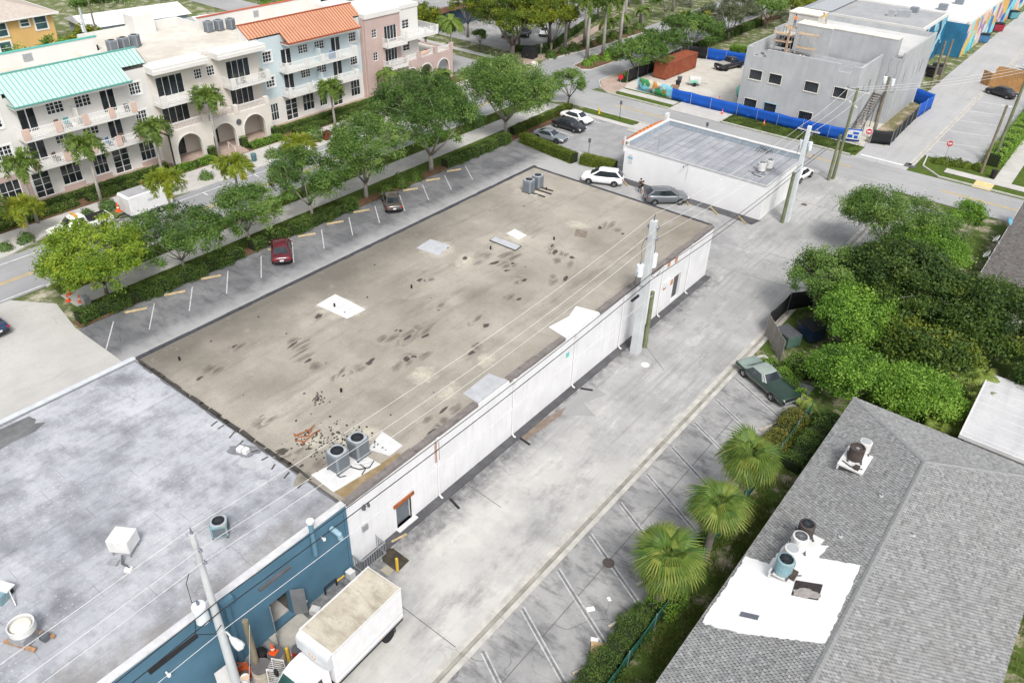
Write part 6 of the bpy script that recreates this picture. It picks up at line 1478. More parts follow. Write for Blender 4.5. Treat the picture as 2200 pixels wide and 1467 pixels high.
def car(label, style, loc, heading, paint, cat='car', name='parked_car', group=None, roofm=None, wheels=None, L=None, H=None, dark_top=None, trunkm=None, chrome=False, liftz=0.0):
    S = dict(STY[style]);
    if L: S['L'] = L
    if H:
        k = H / S['H']; S['H'] = H
    L_, W, Hh_ = S['L'], S['W'], S['H']
    t = thing(name, label, cat, (loc[0], loc[1], liftz), heading, group)
    X = lambda u: (u - .5) * L_
    ts = sorted(set([0, .008, .02, .04, .07, .11, .16, .22, .3, .38, .46, .54, .62, .7, .76, .82, .88, .92, .955, .98, .992, 1.0]))
    vs_, fs = [], []
    zb0 = .30 if style != 'pickup' else .42
    for u in ts:
        zt = cr(S['zt'], u); w = cr(S['w'], u) * W / 2; e = min(u, 1 - u); zb = zb0 + (.10 if e < .03 else (.04 if e < .08 else 0))
        sq = .03 if style in ('vintage', 'pickup') else .06
        half = [(0, zt + .025), (.5 * w, zt + .018), (.84 * w, zt - .3 * sq), (.955 * w, zt - sq - .02), (w, zt * .62 + zb * .38), (.985 * w, zb + .16), (.90 * w, zb)]
        row = [(X(u), -y, z) for y, z in half[::-1]] + [(X(u), y, z) for y, z in half[1:]]
        vs_ += row
    n = 13
    for i in range(len(ts) - 1):
        for j in range(n - 1):
            fs.append((i * n + j, i * n + j + 1, (i + 1) * n + j + 1, (i + 1) * n + j))
        fs.append((i * n + n - 1, i * n, (i + 1) * n, (i + 1) * n + n - 1))
    fs += [tuple(range(n)), tuple((len(ts) - 1) * n + j for j in range(n))]
    mb = MB().add(vs_, fs)
    if trunkm:
        for k, f in enumerate(mb.f):
            cx = sum(mb.v[i][0] for i in f) / len(f); cz = sum(mb.v[i][2] for i in f) / len(f)
            if cx < X(.2) and cz > .87: mb.m[k] = 1
    mb.build('body', [paint, trunkm] if trunkm else paint, t, smooth=True)
    # cabin
    a, b, c, d = S['gh']; bz = S['belt'] - .03; wb = W / 2 * .905; wr = W / 2 * .70; zr = Hh_
    us = [0, .25, .5, .75, 1]
    rings = []
    for k, (z, f) in enumerate(((bz, 0), (bz + (zr - bz) * .5, .5), (zr - .07, .90), (zr - .015, 1.0))):
        xa, xd = X(a) + (X(b) - X(a)) * f, X(d) + (X(c) - X(d)) * f; w = wb + (wr - wb) * (f ** 1.35)
        if k == 3: w *= .90; xa += .10; xd -= .12
        ring = [(xa, -w * .86, z), (xa + (xd - xa) * .08, -w * .97, z), (xa + (xd - xa) * .5, -w, z), (xa + (xd - xa) * .92, -w * .96, z), (xd, -w * .84, z), (xd + .05, 0, z), (xd, w * .84, z), (xa + (xd - xa) * .92, w * .96, z), (xa + (xd - xa) * .5, w, z), (xa + (xd - xa) * .08, w * .97, z), (xa, w * .86, z), (xa - .04, 0, z)]
        rings.append(ring)
    mb = MB(); q = 12; vv = sum(rings, []); ff = []
    for k in range(3):
        for j in range(q): ff.append((k * q + j, k * q + (j + 1) % q, (k + 1) * q + (j + 1) % q, (k + 1) * q + j))
    top = len(vv); xm = sum(p[0] for p in rings[3]) / q; vv.append((xm, 0, zr + .02))
    for j in range(q): ff.append((3 * q + j, 3 * q + (j + 1) % q, top))
    mb.add(vv, ff)
    if style in ('suv', 'sedan', 'coupe'):
        for k in range(2):
            for j in (1, 2, 7, 8): mb.m[k * q + j] = 1
    mb.build('cabin', [roofm or paint, M_black], t, smooth=True)
    def lerp(k0, f0):                      # cabin side point for longitudinal fraction f0 (0 rear..1 front) at height fraction k0
        z = bz + (zr - bz) * k0; xa, xd = X(a) + (X(b) - X(a)) * k0, X(d) + (X(c) - X(d)) * k0; w = wb + (wr - wb) * (max(k0, .0) ** 1.35)
        return xa, xd, w, z
    off = .014
    for s_ in (-1, 1):
        for (ua, ub) in S['win']:
            pts = []
            for k0, lst in ((.07, (ua, ub)), (.86, (ub, ua))):
                xa, xd, w, z = lerp(k0, 0)
                for u in lst:
                    x = min(max(X(u), xa + .16), xd - .18); fx_ = (x - xa) / (xd - xa); ww = w * (1 - .03 * (abs(fx_ - .5) * 2) ** 2)
                    pts.append((x, s_ * (ww + off), z))
            m2 = MB().poly(pts); m2.poly([(x, y - s_ * .01, z) for x, y, z in pts][::-1]); m2.build('side_window', M_cglass, t)
    def screen(front, nm):
        lo, hi = lerp(.08, 0), lerp(.88, 0); pts = []
        for (xa, xd, w, z), ws in ((lo, .80), (hi, .80)):
            x = (xd + off) if front else (xa - off); mid = (.05 if front else -.04)
            pts.append([(x, -w * ws, z), (x + mid, 0, z), (x, w * ws, z)])
        m2 = MB().add(pts[0] + pts[1], [(0, 1, 4, 3), (1, 2, 5, 4)]); m2.add([(x - (.01 if front else -.01), y, z) for x, y, z in pts[0] + pts[1]], [(0, 3, 4, 1), (1, 4, 5, 2)])
        m2.build(nm, M_cglass, t)
    screen(True, 'windscreen'); screen(False, 'rear_window')
    rw = {'pickup': .40}.get(style, .345); ms = wheels or (WHB if style == 'pickup' else WH)
    for u in S['wt']:
        for s_ in (-1, 1):
            ap_ = [(X(u) + (rw + .07) * math.cos(k * math.pi / 12), rw + (rw + .07) * math.sin(k * math.pi / 12)) for k in range(-1, 14)]
            yy = W / 2 * .985
            m2 = MB(); m2.add([(x, s_ * (yy - .06), z) for x, z in ap_] + [(x, s_ * (yy + .012), z) for x, z in ap_], [tuple(range(15)), tuple(range(29, 14, -1))] + [(i, i + 1, 16 + i, 15 + i) for i in range(14)]); m2.build('wheel_arch', M_black, t)
            add_wheel(t, X(u), s_ * (W / 2 - .085), rw, ms)
    zf = cr(S['zt'], .97) - .14; zq = cr(S['zt'], .02) - .14
    for s_ in (-1, 1):
        MB().box(X(.975), s_ * W * .34, zf, .16, .34, .13, s_ * -.35).build('headlight', M_head, t, bevel=.02)
        MB().box(X(.018), s_ * W * .375, zq, .14, .30, .15, s_ * .25).build('taillight', M_tail, t, bevel=.02)
        if style != 'vintage': MB().box(X(S['gh'][3]) - .25, s_ * (W / 2 + .06), S['belt'] + .06, .12, .2, .13).build('mirror', paint, t, bevel=.03)
    bm_ = M_chrome if chrome else M_black
    MB().box(X(.995), 0, .50, .12, W * .72, .14).build('bumper', bm_, t, bevel=.03); MB().box(X(.003), 0, .50, .10, W * .74, .14).build('bumper', bm_, t, bevel=.03)
    MB().box(X(0) - .03, 0, .66, .03, .34, .17).build('license_plate', M_plate, t)
    if style == 'pickup':
        MB().bb(X(.03), -W * .41, 1.12, X(.385), W * .41, 1.155).build('bed_cover', dark_top or M_black, t)
    return t
def hd(x, y): return math.atan2(y, x)
P_maroon = carpaint('maroon_paint', (.10, .012, .022)); P_brown = carpaint('bronze_paint', (.075, .065, .055)); P_wht = carpaint('white_paint', (.72, .72, .72)); P_gry = carpaint('gunmetal_paint', (.13, .145, .16), .3); P_blk = carpaint('black_paint', (.012, .013, .016)); P_slv = carpaint('silver_grey_paint', (.24, .27, .29), .4); P_grn = carpaint('dark_green_paint', (.012, .032, .021)); P_blu = carpaint('navy_paint', (.012, .03, .075)); P_nvy = carpaint('dark_blue_paint', (.015, .035, .07))
car('maroon sedan parked nose to the street hedge beside the warehouse', 'sedan', (-57.0, 38.9), hd(-.8, .6), P_maroon, L=4.6)
car('small bronze grey sedan parked nose to the street hedge under an oak', 'sedan', (-57.0, 53.4), hd(-.8, .6), P_brown, L=4.4)
car('white suv parked behind the warehouse at the end of the clipped hedge', 'suv', (-43.5, 73.6), hd(-.908, -.419), P_wht, L=4.8)
car('dark grey suv parked facing the white wall', 'suv', (-35.4, 73.9), hd(.727, .686), P_gry, H=1.68)
car('white sedan parked beside the black sedan in the corner car park', 'sedan', (-57.3, 88.6), hd(1, -.03), P_wht)
car('black sedan parked between the white and silver cars in the corner car park', 'sedan', (-56.4, 85.5), hd(1, -.02), P_blk)
car('silver grey sports coupe parked by the clipped hedge corner', 'coupe', (-55.9, 80.6), hd(1, .12), P_slv, wheels=WHD)
vt = car('old dark green two door car with faded roof parked beyond the fan palms', 'vintage', (-13.25, 49.75), hd(.894, -.447), P_grn, roofm=mat('faded_vinyl', (.25, .30, .27), .7, .15, 3, dirt=(.36, .38, .36)), trunkm=mat('faded_green', (.20, .26, .235), .55, .15, 2, dirt=(.3, .35, .33)), wheels=WHC, chrome=True)
MB().box(2.72, 0, .72, .05, 1.5, .2).build('grille', M_black, vt); MB().bb(-2.6, -1.005, .60, 2.6, -.995, .625).bb(-2.6, .995, .60, 2.6, 1.005, .625).build('side_trim', M_chrome, vt)
for s_ in (-1, 1): MB().bar((.62, s_ * .78, .92), (.10, s_ * .63, 1.34), .05, .05).build('windscreen_pillar', M_chrome, vt)
car('dark blue pickup driving along the street past the oaks', 'pickup', (-72.9, 53.3), hd(-.04, -1), P_nvy, 'pickup', 'pickup_truck', L=5.3)
wp = car('white pickup parked on the far kerb towing the white trailer', 'pickup', (-75.3, 29.2), hd(-.05, -1), P_wht, 'pickup', 'pickup_truck', L=5.9)
MB().box(.3, 0, 1.95, .3, 1.1, .12).build('roof_beacon', mat('amber_lens', (.6, .3, .05), .3, .2), wp)
car('dark grey car on the street half hidden behind the oaks', 'sedan', (-69.5, 31.8), hd(0, 1), P_gry)
car('dark blue car on the concrete drive at the left picture edge', 'sedan', (-64.9, 15.9), hd(-1, -.05), P_blu)
cp = car('black pickup on the building site with its tailgate down', 'pickup', (-53.2, 127.2), hd(.25, 1), P_blk, 'pickup', 'pickup_truck', L=5.6, dark_top=mat('bed_rubble', (.35, .33, .3), .9, .4, 5))
car('black sedan parked by the timber enclosure in the far alley', 'sedan', (-15.2, 143.2), hd(-.93, .36), P_blk)
car('white hatchback at the right picture edge in the far alley', 'sedan', (-13.6, 162.5), hd(-.93, .36), P_wht, L=4.2)
car('white car tucked beside the white building behind the concrete pole', 'sedan', (-26.7, 90.3), hd(.1, 1), P_wht, L=4.3)
for i, (x, y, p_, l) in enumerate(((-92.5, 118, P_slv, 'silver car in the far car park behind the big ficus, left of three'), (-90.5, 120.5, P_blk, 'black car in the far car park behind the big ficus, middle of three'), (-88.2, 123.5, P_wht, 'white car in the far car park behind the big ficus, right of three'))):
    car(l, 'sedan', (x, y), hd(.5, -.86), p_)
# enclosed trailer
tr = thing('enclosed_trailer', 'white enclosed cargo trailer with two axles hitched to the white pickup', 'trailer', (-74.6, 35.9, 0), hd(0, -1))
MB().bb(-2.3, -1.02, .55, 2.3, 1.02, 2.55).build('body', carpaint('trailer_white', (.72, .72, .73)), tr, bevel=.08); MB().bb(-2.2, -.9, 2.55, 2.1, .9, 2.58).build('roof', mat('trailer_roof', (.34, .34, .35), .8, .15), tr)
MB().bb(2.29, -1.0, .7, 2.36, 1.0, 2.4).build('nose', M_acw, tr); MB().bb(-2.3, -1.05, .5, 2.3, 1.05, .62).build('skirt', M_gal, tr); MB().bb(-.3, -.2, 2.58, .1, .2, 2.66).build('roof_vent', M_acw, tr)
for x in (-.85, -.05):
    for s_ in (-1, 1): add_wheel(tr, x, s_ * 1.0, .36, WHW)
    MB().bb(x - .42, .98, .66, x + .42, 1.16, .74).build('fender', M_gal, tr)
MB().bar((2.3, .5, .5), (3.5, 0, .5), .08, .08).bar((2.3, -.5, .5), (3.5, 0, .5), .08, .08).build('tow_bar', M_black, tr)
MB().bb(-1.0, 1.022, 1.55, .3, 1.03, 1.85).build('side_lettering', mat('faded_logo', (.5, .55, .5), .7, .3, 20, dirt=(.72, .72, .73)), tr)
# box truck
bt = thing('box_truck', 'white box truck with dirty box roof parked in the near alley by the blue wall', 'truck', (-20.55, 14.75, 0), hd(.045, -1))
P_trk = carpaint('truck_white', (.73, .73, .74))
M_broof = pave('dirty_box_roof', (.44, .40, .32), (.56, .52, .43), (.20, .175, .13), big=.6, streak=.9, sx=.5, sy=2.2, speck=.3, lightamt=.9)
MB().bb(-2.42, -1.14, .95, 2.30, 1.14, 3.34).build('cargo_box', P_trk, bt, bevel=.03)
MB().bb(-2.36, -1.07, 3.34, 2.22, 1.07, 3.352).build('box_roof', M_broof, bt)
for s_ in (-1, 1): MB().bar((-2.42, s_ * 1.12, 3.34), (2.3, s_ * 1.12, 3.34), .07, .07).build('roof_rail', M_acw, bt)
nv = []
for k in range(7):
    a = math.pi / 2 * k / 6
    nv.append((2.28 + .32 * math.sin(a), 3.0 + .36 * math.cos(a)))
mb = MB(); n = len(nv) + 3; prof = nv + [(2.6, 2.35), (2.28, 2.35)]; n = len(prof)
mb.add([(x, -1.1, z) for x, z in prof] + [(x, 1.1, z) for x, z in prof], [tuple(range(n - 1, -1, -1)), tuple(range(n, 2 * n))] + [(i, (i + 1) % n, n + (i + 1) % n, n + i) for i in range(n)]); mb.build('nose_cap', mat('cap_grey', (.55, .57, .59), .5, .1), bt)
MB().bb(-2.42, -1.17, 1.05, 2.3, -1.141, 1.12).bb(-2.42, 1.141, 1.05, 2.3, 1.17, 1.12).build('side_rail', M_acl, bt)
MB().bb(-2.42, -1.15, 1.45, 2.3, -1.142, 1.465).bb(-2.42, 1.142, 1.45, 2.3, 1.15, 1.465).build('side_seam', M_acl, bt)
MB().bb(-2.5, -1.0, .55, 4.2, 1.0, .8).build('chassis', M_black, bt)
# cab
cabp = [(2.45, .5), (2.45, 2.15), (2.7, 2.28), (3.35, 2.25), (3.75, 2.02), (4.15, 1.45), (4.85, 1.30), (5.02, 1.05), (5.02, .5)]
n = len(cabp); mb = MB(); vs_ = []
for w, s_ in ((.86, -1), (1.0, -.985), (1.0, .985), (.86, 1)):
    for x, z in cabp:
        hw = .98 if z < 1.4 else .98 - (z - 1.4) * .17
        vs_.append((x if w > .9 else 2.45 + (x - 2.45) * .985, (hw if w > .9 else hw * 1.0) * (1 if s_ > 0 else -1) * (.97 if w > .9 else 1.0), z * (1 if w > .9 else .995)))
fs = [tuple(range(n - 1, -1, -1)), tuple(range(3 * n, 4 * n))]
for k in range(3):
    for i in range(n): fs.append((k * n + i, k * n + (i + 1) % n, (k + 1) * n + (i + 1) % n, (k + 1) * n + i))
mb.add(vs_, fs); mb.build('cab', P_trk, bt)
MB().add([(3.80, -.80, 2.0), (3.80, .80, 2.0), (4.19, .90, 1.46), (4.19, -.90, 1.46)], [(0, 1, 2, 3)]).build('windscreen', glass('green_tint_glass', (.02, .055, .05), .06), bt)
for s_ in (-1, 1):
    MB().add([(2.95, s_ * .905, 2.06), (3.6, s_ * .915, 2.02), (3.98, s_ * .99, 1.5), (2.95, s_ * .995, 1.5)], [(0, 1, 2, 3)]).build('side_window', M_cglass, bt)
    MB().box(3.9, s_ * 1.22, 1.75, .12, .22, .4).build('mirror', M_black, bt); MB().box(4.98, s_ * .72, 1.0, .12, .4, .25).build('headlight', M_head, bt)
    for x in (4.2, -1.4): add_wheel(bt, x, s_ * .93, .42, WHB)
    MB().box(3.1, s_ * .985, 1.25, .16, .03, .05).build('door_handle', M_black, bt)
for i in range(3): MB().box(2.62, -.2 + i * .2, 2.6, .04, .09, .05).build('marker_light', mat('amber_lens', (.6, .3, .05)), bt)
MB().box(5.05, 0, .6, .16, 1.9, .25).build('bumper', M_acl, bt); MB().box(-2.5, 0, .65, .15, 1.9, .18).build('rear_step', M_black, bt)
MB().box(5.02, 0, 1.0, .06, 1.0, .35).build('grille', M_black, bt)
for s_ in (-1, 1):
    MB().bb(2.92, s_ * .975 - .006, .62, 2.935, s_ * .975 + .006, 1.5).bb(3.98, s_ * .985 - .006, .62, 3.995, s_ * .985 + .006, 1.45).build('door_gap', M_black, bt)
    MB().bb(-1.9, s_ * 1.0 - .02, .2, -1.86, s_ * 1.0 + .02, .7).build('mud_flap', M_black, bt)
    MB().bar((4.22, s_ * .1, 1.47), (4.02, s_ * .55, 1.72), .02, .02).build('wiper', M_black, bt)
    for x_ in (-2.2, -.8, .7, 2.1): MB().box(x_, s_ * 1.175, 1.09, .10, .012, .04).build('side_marker', mat('amber_lens', (.6, .3, .05)), bt)
for z_ in (1.3, 1.75, 2.2, 2.65): MB().bb(-2.435, -.95, z_, -2.421, .95, z_ + .015).build('door_slat', M_acl, bt)
# green utility bin lid pickup load
for i, (x, y) in enumerate(((-74.4, 32.8),)):
    pass
# ================================================================== POLES, WIRES, STREET FURNITURE, PEOPLE
M_cpole = mat('pole_concrete', (.50, .52, .53), .85, .12, .8, 6); M_wpole = mat('pole_timber', (.20, .17, .12), .9, .3, 2.0, dirt=(.13, .15, .08)); M_wpoleg = mat('pole_timber_green', (.17, .19, .11), .9, .3, 1.2)
M_wire = mat('black_cable', (.02, .02, .022), .6, .2); M_wirel = mat('pale_conductor', (.62, .62, .61), .5, .1); M_insul = mat('grey_insulator', (.16, .18, .22), .4, .2); M_cross = mat('crossarm_white', (.62, .62, .60), .7, .1)
def transformer(t, x, y, z, h=1.1, r_=.3):
    b = MB().lathe([(r_ * .9, 0), (r_, .05), (r_, h * .86), (r_ * 1.04, h * .88), (r_ * .95, h * .95), (0, h)], x, y, z, 16).build('transformer', mat('transformer_paint', (.66, .70, .73), .5, .08), t)
    MB().lathe([(.05, 0), (.07, .05), (.05, .1), (.07, .15), (.05, .2), (.02, .32)], x, y, z + h * .97, 8).build('bushing', M_insul, b)
    MB().tube([(x, y, z + h + .25), (x + .2, y - .3, z + h + .6), (x, y - .2, z + h + 1.6), (x + .1, y, z + h + 2.2)], .018, 5).build('lead', M_wire, b)
    MB().tube([(x, y - r_, z + .4), (x - .1, y - r_ - .15, z - .6), (x + .3, y + .2, z - .9), (x + .5, y + .5, z - .4)], .022, 5).build('lead', M_wire, b)
def pole(label, loc, h, r0, r1, m, square=False, arms=(), cat='utility pole', name='utility_pole'):
    t = thing(name, label, cat, (loc[0], loc[1], 0))
    if square: MB().add([(s * r, q * r, z) for z, r in ((-.2, r0), (h, r1)) for s, q in ((-1, -1), (1, -1), (1, 1), (-1, 1))], [(0, 3, 2, 1), (4, 5, 6, 7), (0, 1, 5, 4), (1, 2, 6, 5), (2, 3, 7, 6), (3, 0, 4, 7)]).build('shaft', m, t, bevel=.03)
    else: MB().cyl(0, 0, -.2, h, r0, r1, 14).build('shaft', m, t, smooth=False)
    for (z, dx, dy) in arms:
        MB().bar((0, 0, z), (dx, dy, z + .05), .06, .06).build('bracket', M_dgrey, t); MB().lathe([(.04, 0), (.09, .04), (.05, .08), (.09, .12), (.05, .16), (.03, .25)], dx, dy, z + .05, 8).build('insulator', M_insul, t)
    return t
NP = pole('round concrete utility pole with transformer and street lamp at the blue wall', (-23.4, 9.62), 11.2, .24, .13, M_cpole, arms=((10.3, .35, 0), (9.5, .35, .05), (8.9, -.3, .1)))
MB().lathe([(.05, 0), (.09, .05), (.05, .1), (.03, .35)], 0, 0, 11.2, 8).build('insulator', M_insul, NP); transformer(NP, -.15, -.55, 5.9, 1.15, .31)
MB().tube([(.1, .0, 4.75), (.45, .05, 4.95), (.8, .08, 4.75)], .045, 8).build('lamp_arm', M_cpole, NP)
MB().lathe([(.06, -.55), (.16, -.3), (.22, 0), (.2, .2), (0, .3)], n=14).build('street_lamp', M_acw, NP, (1.15, .10, 4.6), (0, R_(105), R_(5)))
tag(pole('short rotten timber stub pole beside the near concrete pole', (-23.25, 10.75), 4.35, .17, .15, M_wpole))
MP = pole('tall square concrete utility pole with two transformers against the white alley wall', (-23.2, 47.1), 11.6, .36, .22, M_cpole, True, arms=((11.0, .45, 0), (10.1, .45, .05), (10.9, -.4, -.05), (9.9, -.35, -.1)))
MB().cyl(0, 0, 11.6, 12.1, .05, n=6).build('insulator', M_insul, MP); transformer(MP, .1, .55, 7.6, 1.15, .3); transformer(MP, -.35, -.5, 7.1, 1.0, .28)
tag(pole('mossy timber stub pole right beside the square concrete pole', (-23.0, 48.2), 5.2, .19, .16, M_wpoleg))
FP = pole('white concrete utility pole at the alley corner of the white building', (-23.3, 78.3), 10.3, .30, .18, mat('pole_white', (.60, .64, .66), .8, .08), True, arms=((9.9, .8, 0), (9.9, -.8, 0), (9.2, .3, .3)))
MB().bar((-1.1, 0, 9.85), (1.1, 0, 9.85), .12, .12).build('crossarm', M_cross, FP); transformer(FP, .45, .1, 7.9, .9, .22); transformer(FP, -.45, .1, 7.9, .9, .22)
pole('green brown timber stub leaning on the white concrete pole', (-23.5, 77.6), 5.6, .2, .17, M_wpoleg)
TP = pole('tall mossy timber utility pole with white crossarm at the cross road', (-23.5, 92.9), 10.7, .2, .15, M_wpoleg, arms=((10.5, 1.1, 0), (10.5, -1.1, 0)))
MB().bar((-1.4, 0, 10.4), (1.4, 0, 10.4), .14, .14).build('crossarm', M_cross, TP); MB().bar((-.6, 0, 9.2), (.5, 0, 8.6), .12, .12).build('crossarm', M_cross, TP)
pole('short timber stub twin of the tall mossy pole at the cross road', (-23.8, 92.2), 5.5, .2, .17, M_wpoleg)
QP = pole('timber utility pole with pale conduit at the side yard of the grey building', (-24.3, 109.6), 8.2, .2, .16, M_wpole); transformer(QP, .5, 0, 7.2, .9, .25); transformer(QP, -.5, 0, 7.3, .9, .25)
MB().bar((.25, 0, 0), (.25, 0, 6.5), .1, .1).build('conduit', M_acl, QP)
pole('nearer of two dark timber poles standing in the far alley', (-24.4, 138.7), 7.3, .2, .16, M_wpole); pole('further of two dark timber poles standing in the far alley', (-24.3, 143.4), 6.8, .19, .15, M_wpole)
RP = pole('grey timber utility pole by the far hedge, nearer the cross road', (-10.3, 107.2), 8.3, .18, .14, M_wpole); MB().bar((-.6, 0, 8.2), (.6, 0, 8.2), .12, .12).build('crossarm', M_cross, RP)
RP2 = pole('tall mossy utility pole with lamp arms by the far hedge at the right edge', (-9.9, 111.8), 12.0, .22, .15, M_wpoleg); MB().bar((-1.6, 0, 11.6), (1.6, 0, 11.6), .14, .14).build('crossarm', M_cross, RP2)
LP1 = pole('concrete utility pole behind the apartment block beside the yellow house', (-112, 51.6), 11.7, .22, .14, M_cpole); MB().bar((-.9, 0, 10.3), (.9, .2, 10.3), .12, .12).build('crossarm', M_cross, LP1); transformer(LP1, -.4, 0, 8.6, .9, .25)
pole('thin grey timber pole behind the apartment block beside the pink house', (-112, 53.0), 13.6, .15, .1, M_wpole)
def wire(a, b, sag, label, r_=.012, m=None, n=14):
    a, b = Vector(a), Vector(b); pts = []
    for i in range(n + 1):
        f = i / n; p = a + (b - a) * f; p.z -= sag * 4 * f * (1 - f); pts.append(p)
    o = MB().tube([tuple(p - a) for p in pts], r_, 5).build('overhead_wire', m or M_wire, None, tuple(a)); return tag(o, label, 'wire', 'overhead wires of the alley')
n0, n1, n2, n3 = (-23.4, 9.62), (-23.2, 47.1), (-23.3, 78.3), (-23.5, 92.9)
for i, (z0, z1, z2, d0, d1, d2, nm) in enumerate(((11.5, 12.1, 10.2, 0, 0, -.8, 'top'), (10.55, 11.25, 10.2, .35, .45, 0, 'middle'), (9.75, 10.35, 10.2, .35, .45, .8, 'lower'))):
    wire((n0[0] + d0, -30, z0 - .3), (n0[0] + d0, n0[1], z0), .5, 'pale %s conductor running off the near concrete pole to the left picture edge' % nm, m=M_wirel)
    wire((n0[0] + d0, n0[1], z0), (n1[0] + d1, n1[1], z1), .75, 'pale %s conductor over the roofs between the near and the square concrete pole' % nm, m=M_wirel)
    wire((n1[0] + d1, n1[1], z1), (n2[0] + d2, n2[1], z2), .6, 'pale %s conductor between the square pole and the white corner pole' % nm, m=M_wirel)
    wire((n2[0] + d2, n2[1], z2), (n3[0] + d2 * 1.3, n3[1], 10.55), .3, 'pale %s conductor between the white corner pole and the tall mossy pole' % nm, .016, M_wirel)
    wire((n3[0] + d2 * 1.3, n3[1], 10.55), (-10 + d2, 111.8, 11.7), .5, 'pale %s conductor crossing the cross road to the right edge pole' % nm, .016, M_wirel)
for i, (z0, z1, z2, nm, rr) in enumerate(((6.9, 7.3, 6.4, 'upper', .024), (6.2, 6.7, 5.9, 'lower', .028))):
    wire((-23.2, -30, z0 - .3), (-23.15, 9.8, z0), .5, 'black %s cable along the blue wall left of the near pole' % nm, rr)
    wire((-23.15, 9.8, z0), (-22.85, 47.4, z1), .45, 'black %s cable along the white alley wall' % nm, rr)
    wire((-22.85, 47.4, z1), (-23.1, 78.3, z2), .45, 'black %s cable from the square pole to the white corner pole' % nm, rr)
    wire((-23.1, 78.3, z2), (-24.2, 109.6, z2), .5, 'black %s cable across the cross road to the side yard pole' % nm, rr)
wire((-23.2, 9.8, 4.9), (-22.9, 48.2, 5.0), .35, 'thin pale cable low along the blue and white walls', .014, M_wirel); wire((-23.2, -30, 5.3), (-23.2, 9.8, 4.9), .4, 'thin pale cable low along the blue wall to the picture edge', .014, M_wirel)
wire((-23.0, 10.8, 4.2), (-16.4, 5.0, .2), .05, 'guy wire from the stub pole down over the truck bonnet', .014, M_gal)
o = MB().bar((0, 0, 0), (0, 2.3, .03), .16, .14).build('cable_splice_case', M_black, None, (-23.17, 6.2, 5.8)); tag(o, 'black splice case slung on the cable left of the near pole', 'splice case')
o = MB().bar((0, 0, 0), (0, 1.8, -.02), .16, .14).build('cable_splice_case', M_dgrey, None, (-23.1, 11.7, 5.75)); tag(o, 'grey splice case slung on the cable over the open blue doors', 'splice case')
o = MB().bar((0, 0, 0), (0, 1.0, .02), .16, .14).build('cable_splice_case', M_black, None, (-22.86, 44.6, 6.1)); tag(o, 'black splice case on the cable just left of the square pole', 'splice case')
# signs
def sign(label, loc, h, rz, shape='post', m=None):
    t = thing('street_sign', label, 'sign', (loc[0], loc[1], .02), rz); MB().cyl(0, 0, 0, h, .03, n=6).build('post', M_black if shape == 'post' else M_gal, t)
    if shape == 'dne':
        MB().lathe([(.38, 0), (.38, .02), (0, .021)], n=24).build('plate', mat('sign_red', (.45, .02, .03), .5, .1), t, (0, -.04, h - .35), (math.pi / 2, 0, 0))
        b = MB().bb(-.27, -.075, h - .40, .27, -.062, h - .30).build('white_bar', M_frame, t)
        for txt, z in (('DO NOT', h - .22), ('ENTER', h - .54)):
            c = bpy.data.curves.new('lettering', 'FONT'); c.body = txt; c.size = .13; c.align_x = 'CENTER'; c.align_y = 'CENTER'; c.extrude = .004
            o = bpy.data.objects.new('lettering_src', c); COL.objects.link(o); dg = bpy.context.evaluated_depsgraph_get(); me = bpy.data.meshes.new_from_object(o.evaluated_get(dg)); bpy.data.objects.remove(o)
            me.materials.clear(); me.materials.append(M_frame); inst('lettering', me, t, (0, -.068, z), (math.pi / 2, 0, 0))
        MB().lathe([(.42, -.002), (.42, .012), (.38, .018)], n=24).build('rim', M_frame, t, (0, -.035, h - .35), (math.pi / 2, 0, 0))
    elif shape == 'stop':
        pts = [(.38 * math.cos(math.pi / 8 + k * math.pi / 4), .38 * math.sin(math.pi / 8 + k * math.pi / 4)) for k in range(8)]
        MB().add([(x, -.04, z + h - .38) for x, z in pts] + [(x, -.06, z + h - .38) for x, z in pts], [tuple(range(8)), tuple(range(15, 7, -1))] + [(i, (i + 1) % 8, 8 + (i + 1) % 8, 8 + i) for i in range(8)]).build('plate', m or mat('sign_red', (.45, .02, .03)), t)
    else:
        MB().bb(-.16, -.05, h - .5, .16, -.03, h).build('plate', m or M_dgrey, t)
    return t
sign('round red do not enter sign at the corner of the blue fence', (-24.0, 105.9), 2.5, R_(20), 'dne'); sign('round red do not enter sign in the yellow shrub corner of the far car park', (-14.9, 108.6), 2.5, R_(20), 'dne')
sign('dark post sign on the grass verge by the fire hydrant', (-53.3, 93.2), 2.6, .4); sign('dark post sign behind the clipped hedge of the corner car park', (-48.9, 78.9), 2.4, .4); sign('dark post sign on the pavement beyond the white building', (-40.8, 94.0), 2.4, .4); sign('red stop sign at the corner of the mural fence', (-60.0, 104.0), 2.5, .9, 'stop'); sign('grey backed octagonal sign on the planted island', (-71.4, 110.2), 2.5, 2.8, 'stop', M_gal); sign('grey backed octagonal sign beside the brick corner', (-78.9, 109.6), 2.6, 2.8, 'stop', M_gal); sign('short dark post sign by the far hedge at the right', (-8.6, 92.2), 2.0, .2)
t = thing('fire_hydrant', 'yellow fire hydrant on the grass verge of the cross road', 'hydrant', (-56.7, 93.3, .07)); M_hyd = mat('hydrant_yellow', (.65, .42, .03), .6, .15)
MB().lathe([(.17, 0), (.17, .06), (.11, .08), (.11, .55), (.15, .57), (.13, .68), (.05, .76), (0, .78)], n=12).build('barrel', M_hyd, t)
for a in (0, math.pi / 2, math.pi): MB().cyl(0, 0, .1, .2, .055, n=8).build('outlet', M_hyd, t, (0, 0, .42), (math.pi / 2, 0, a))
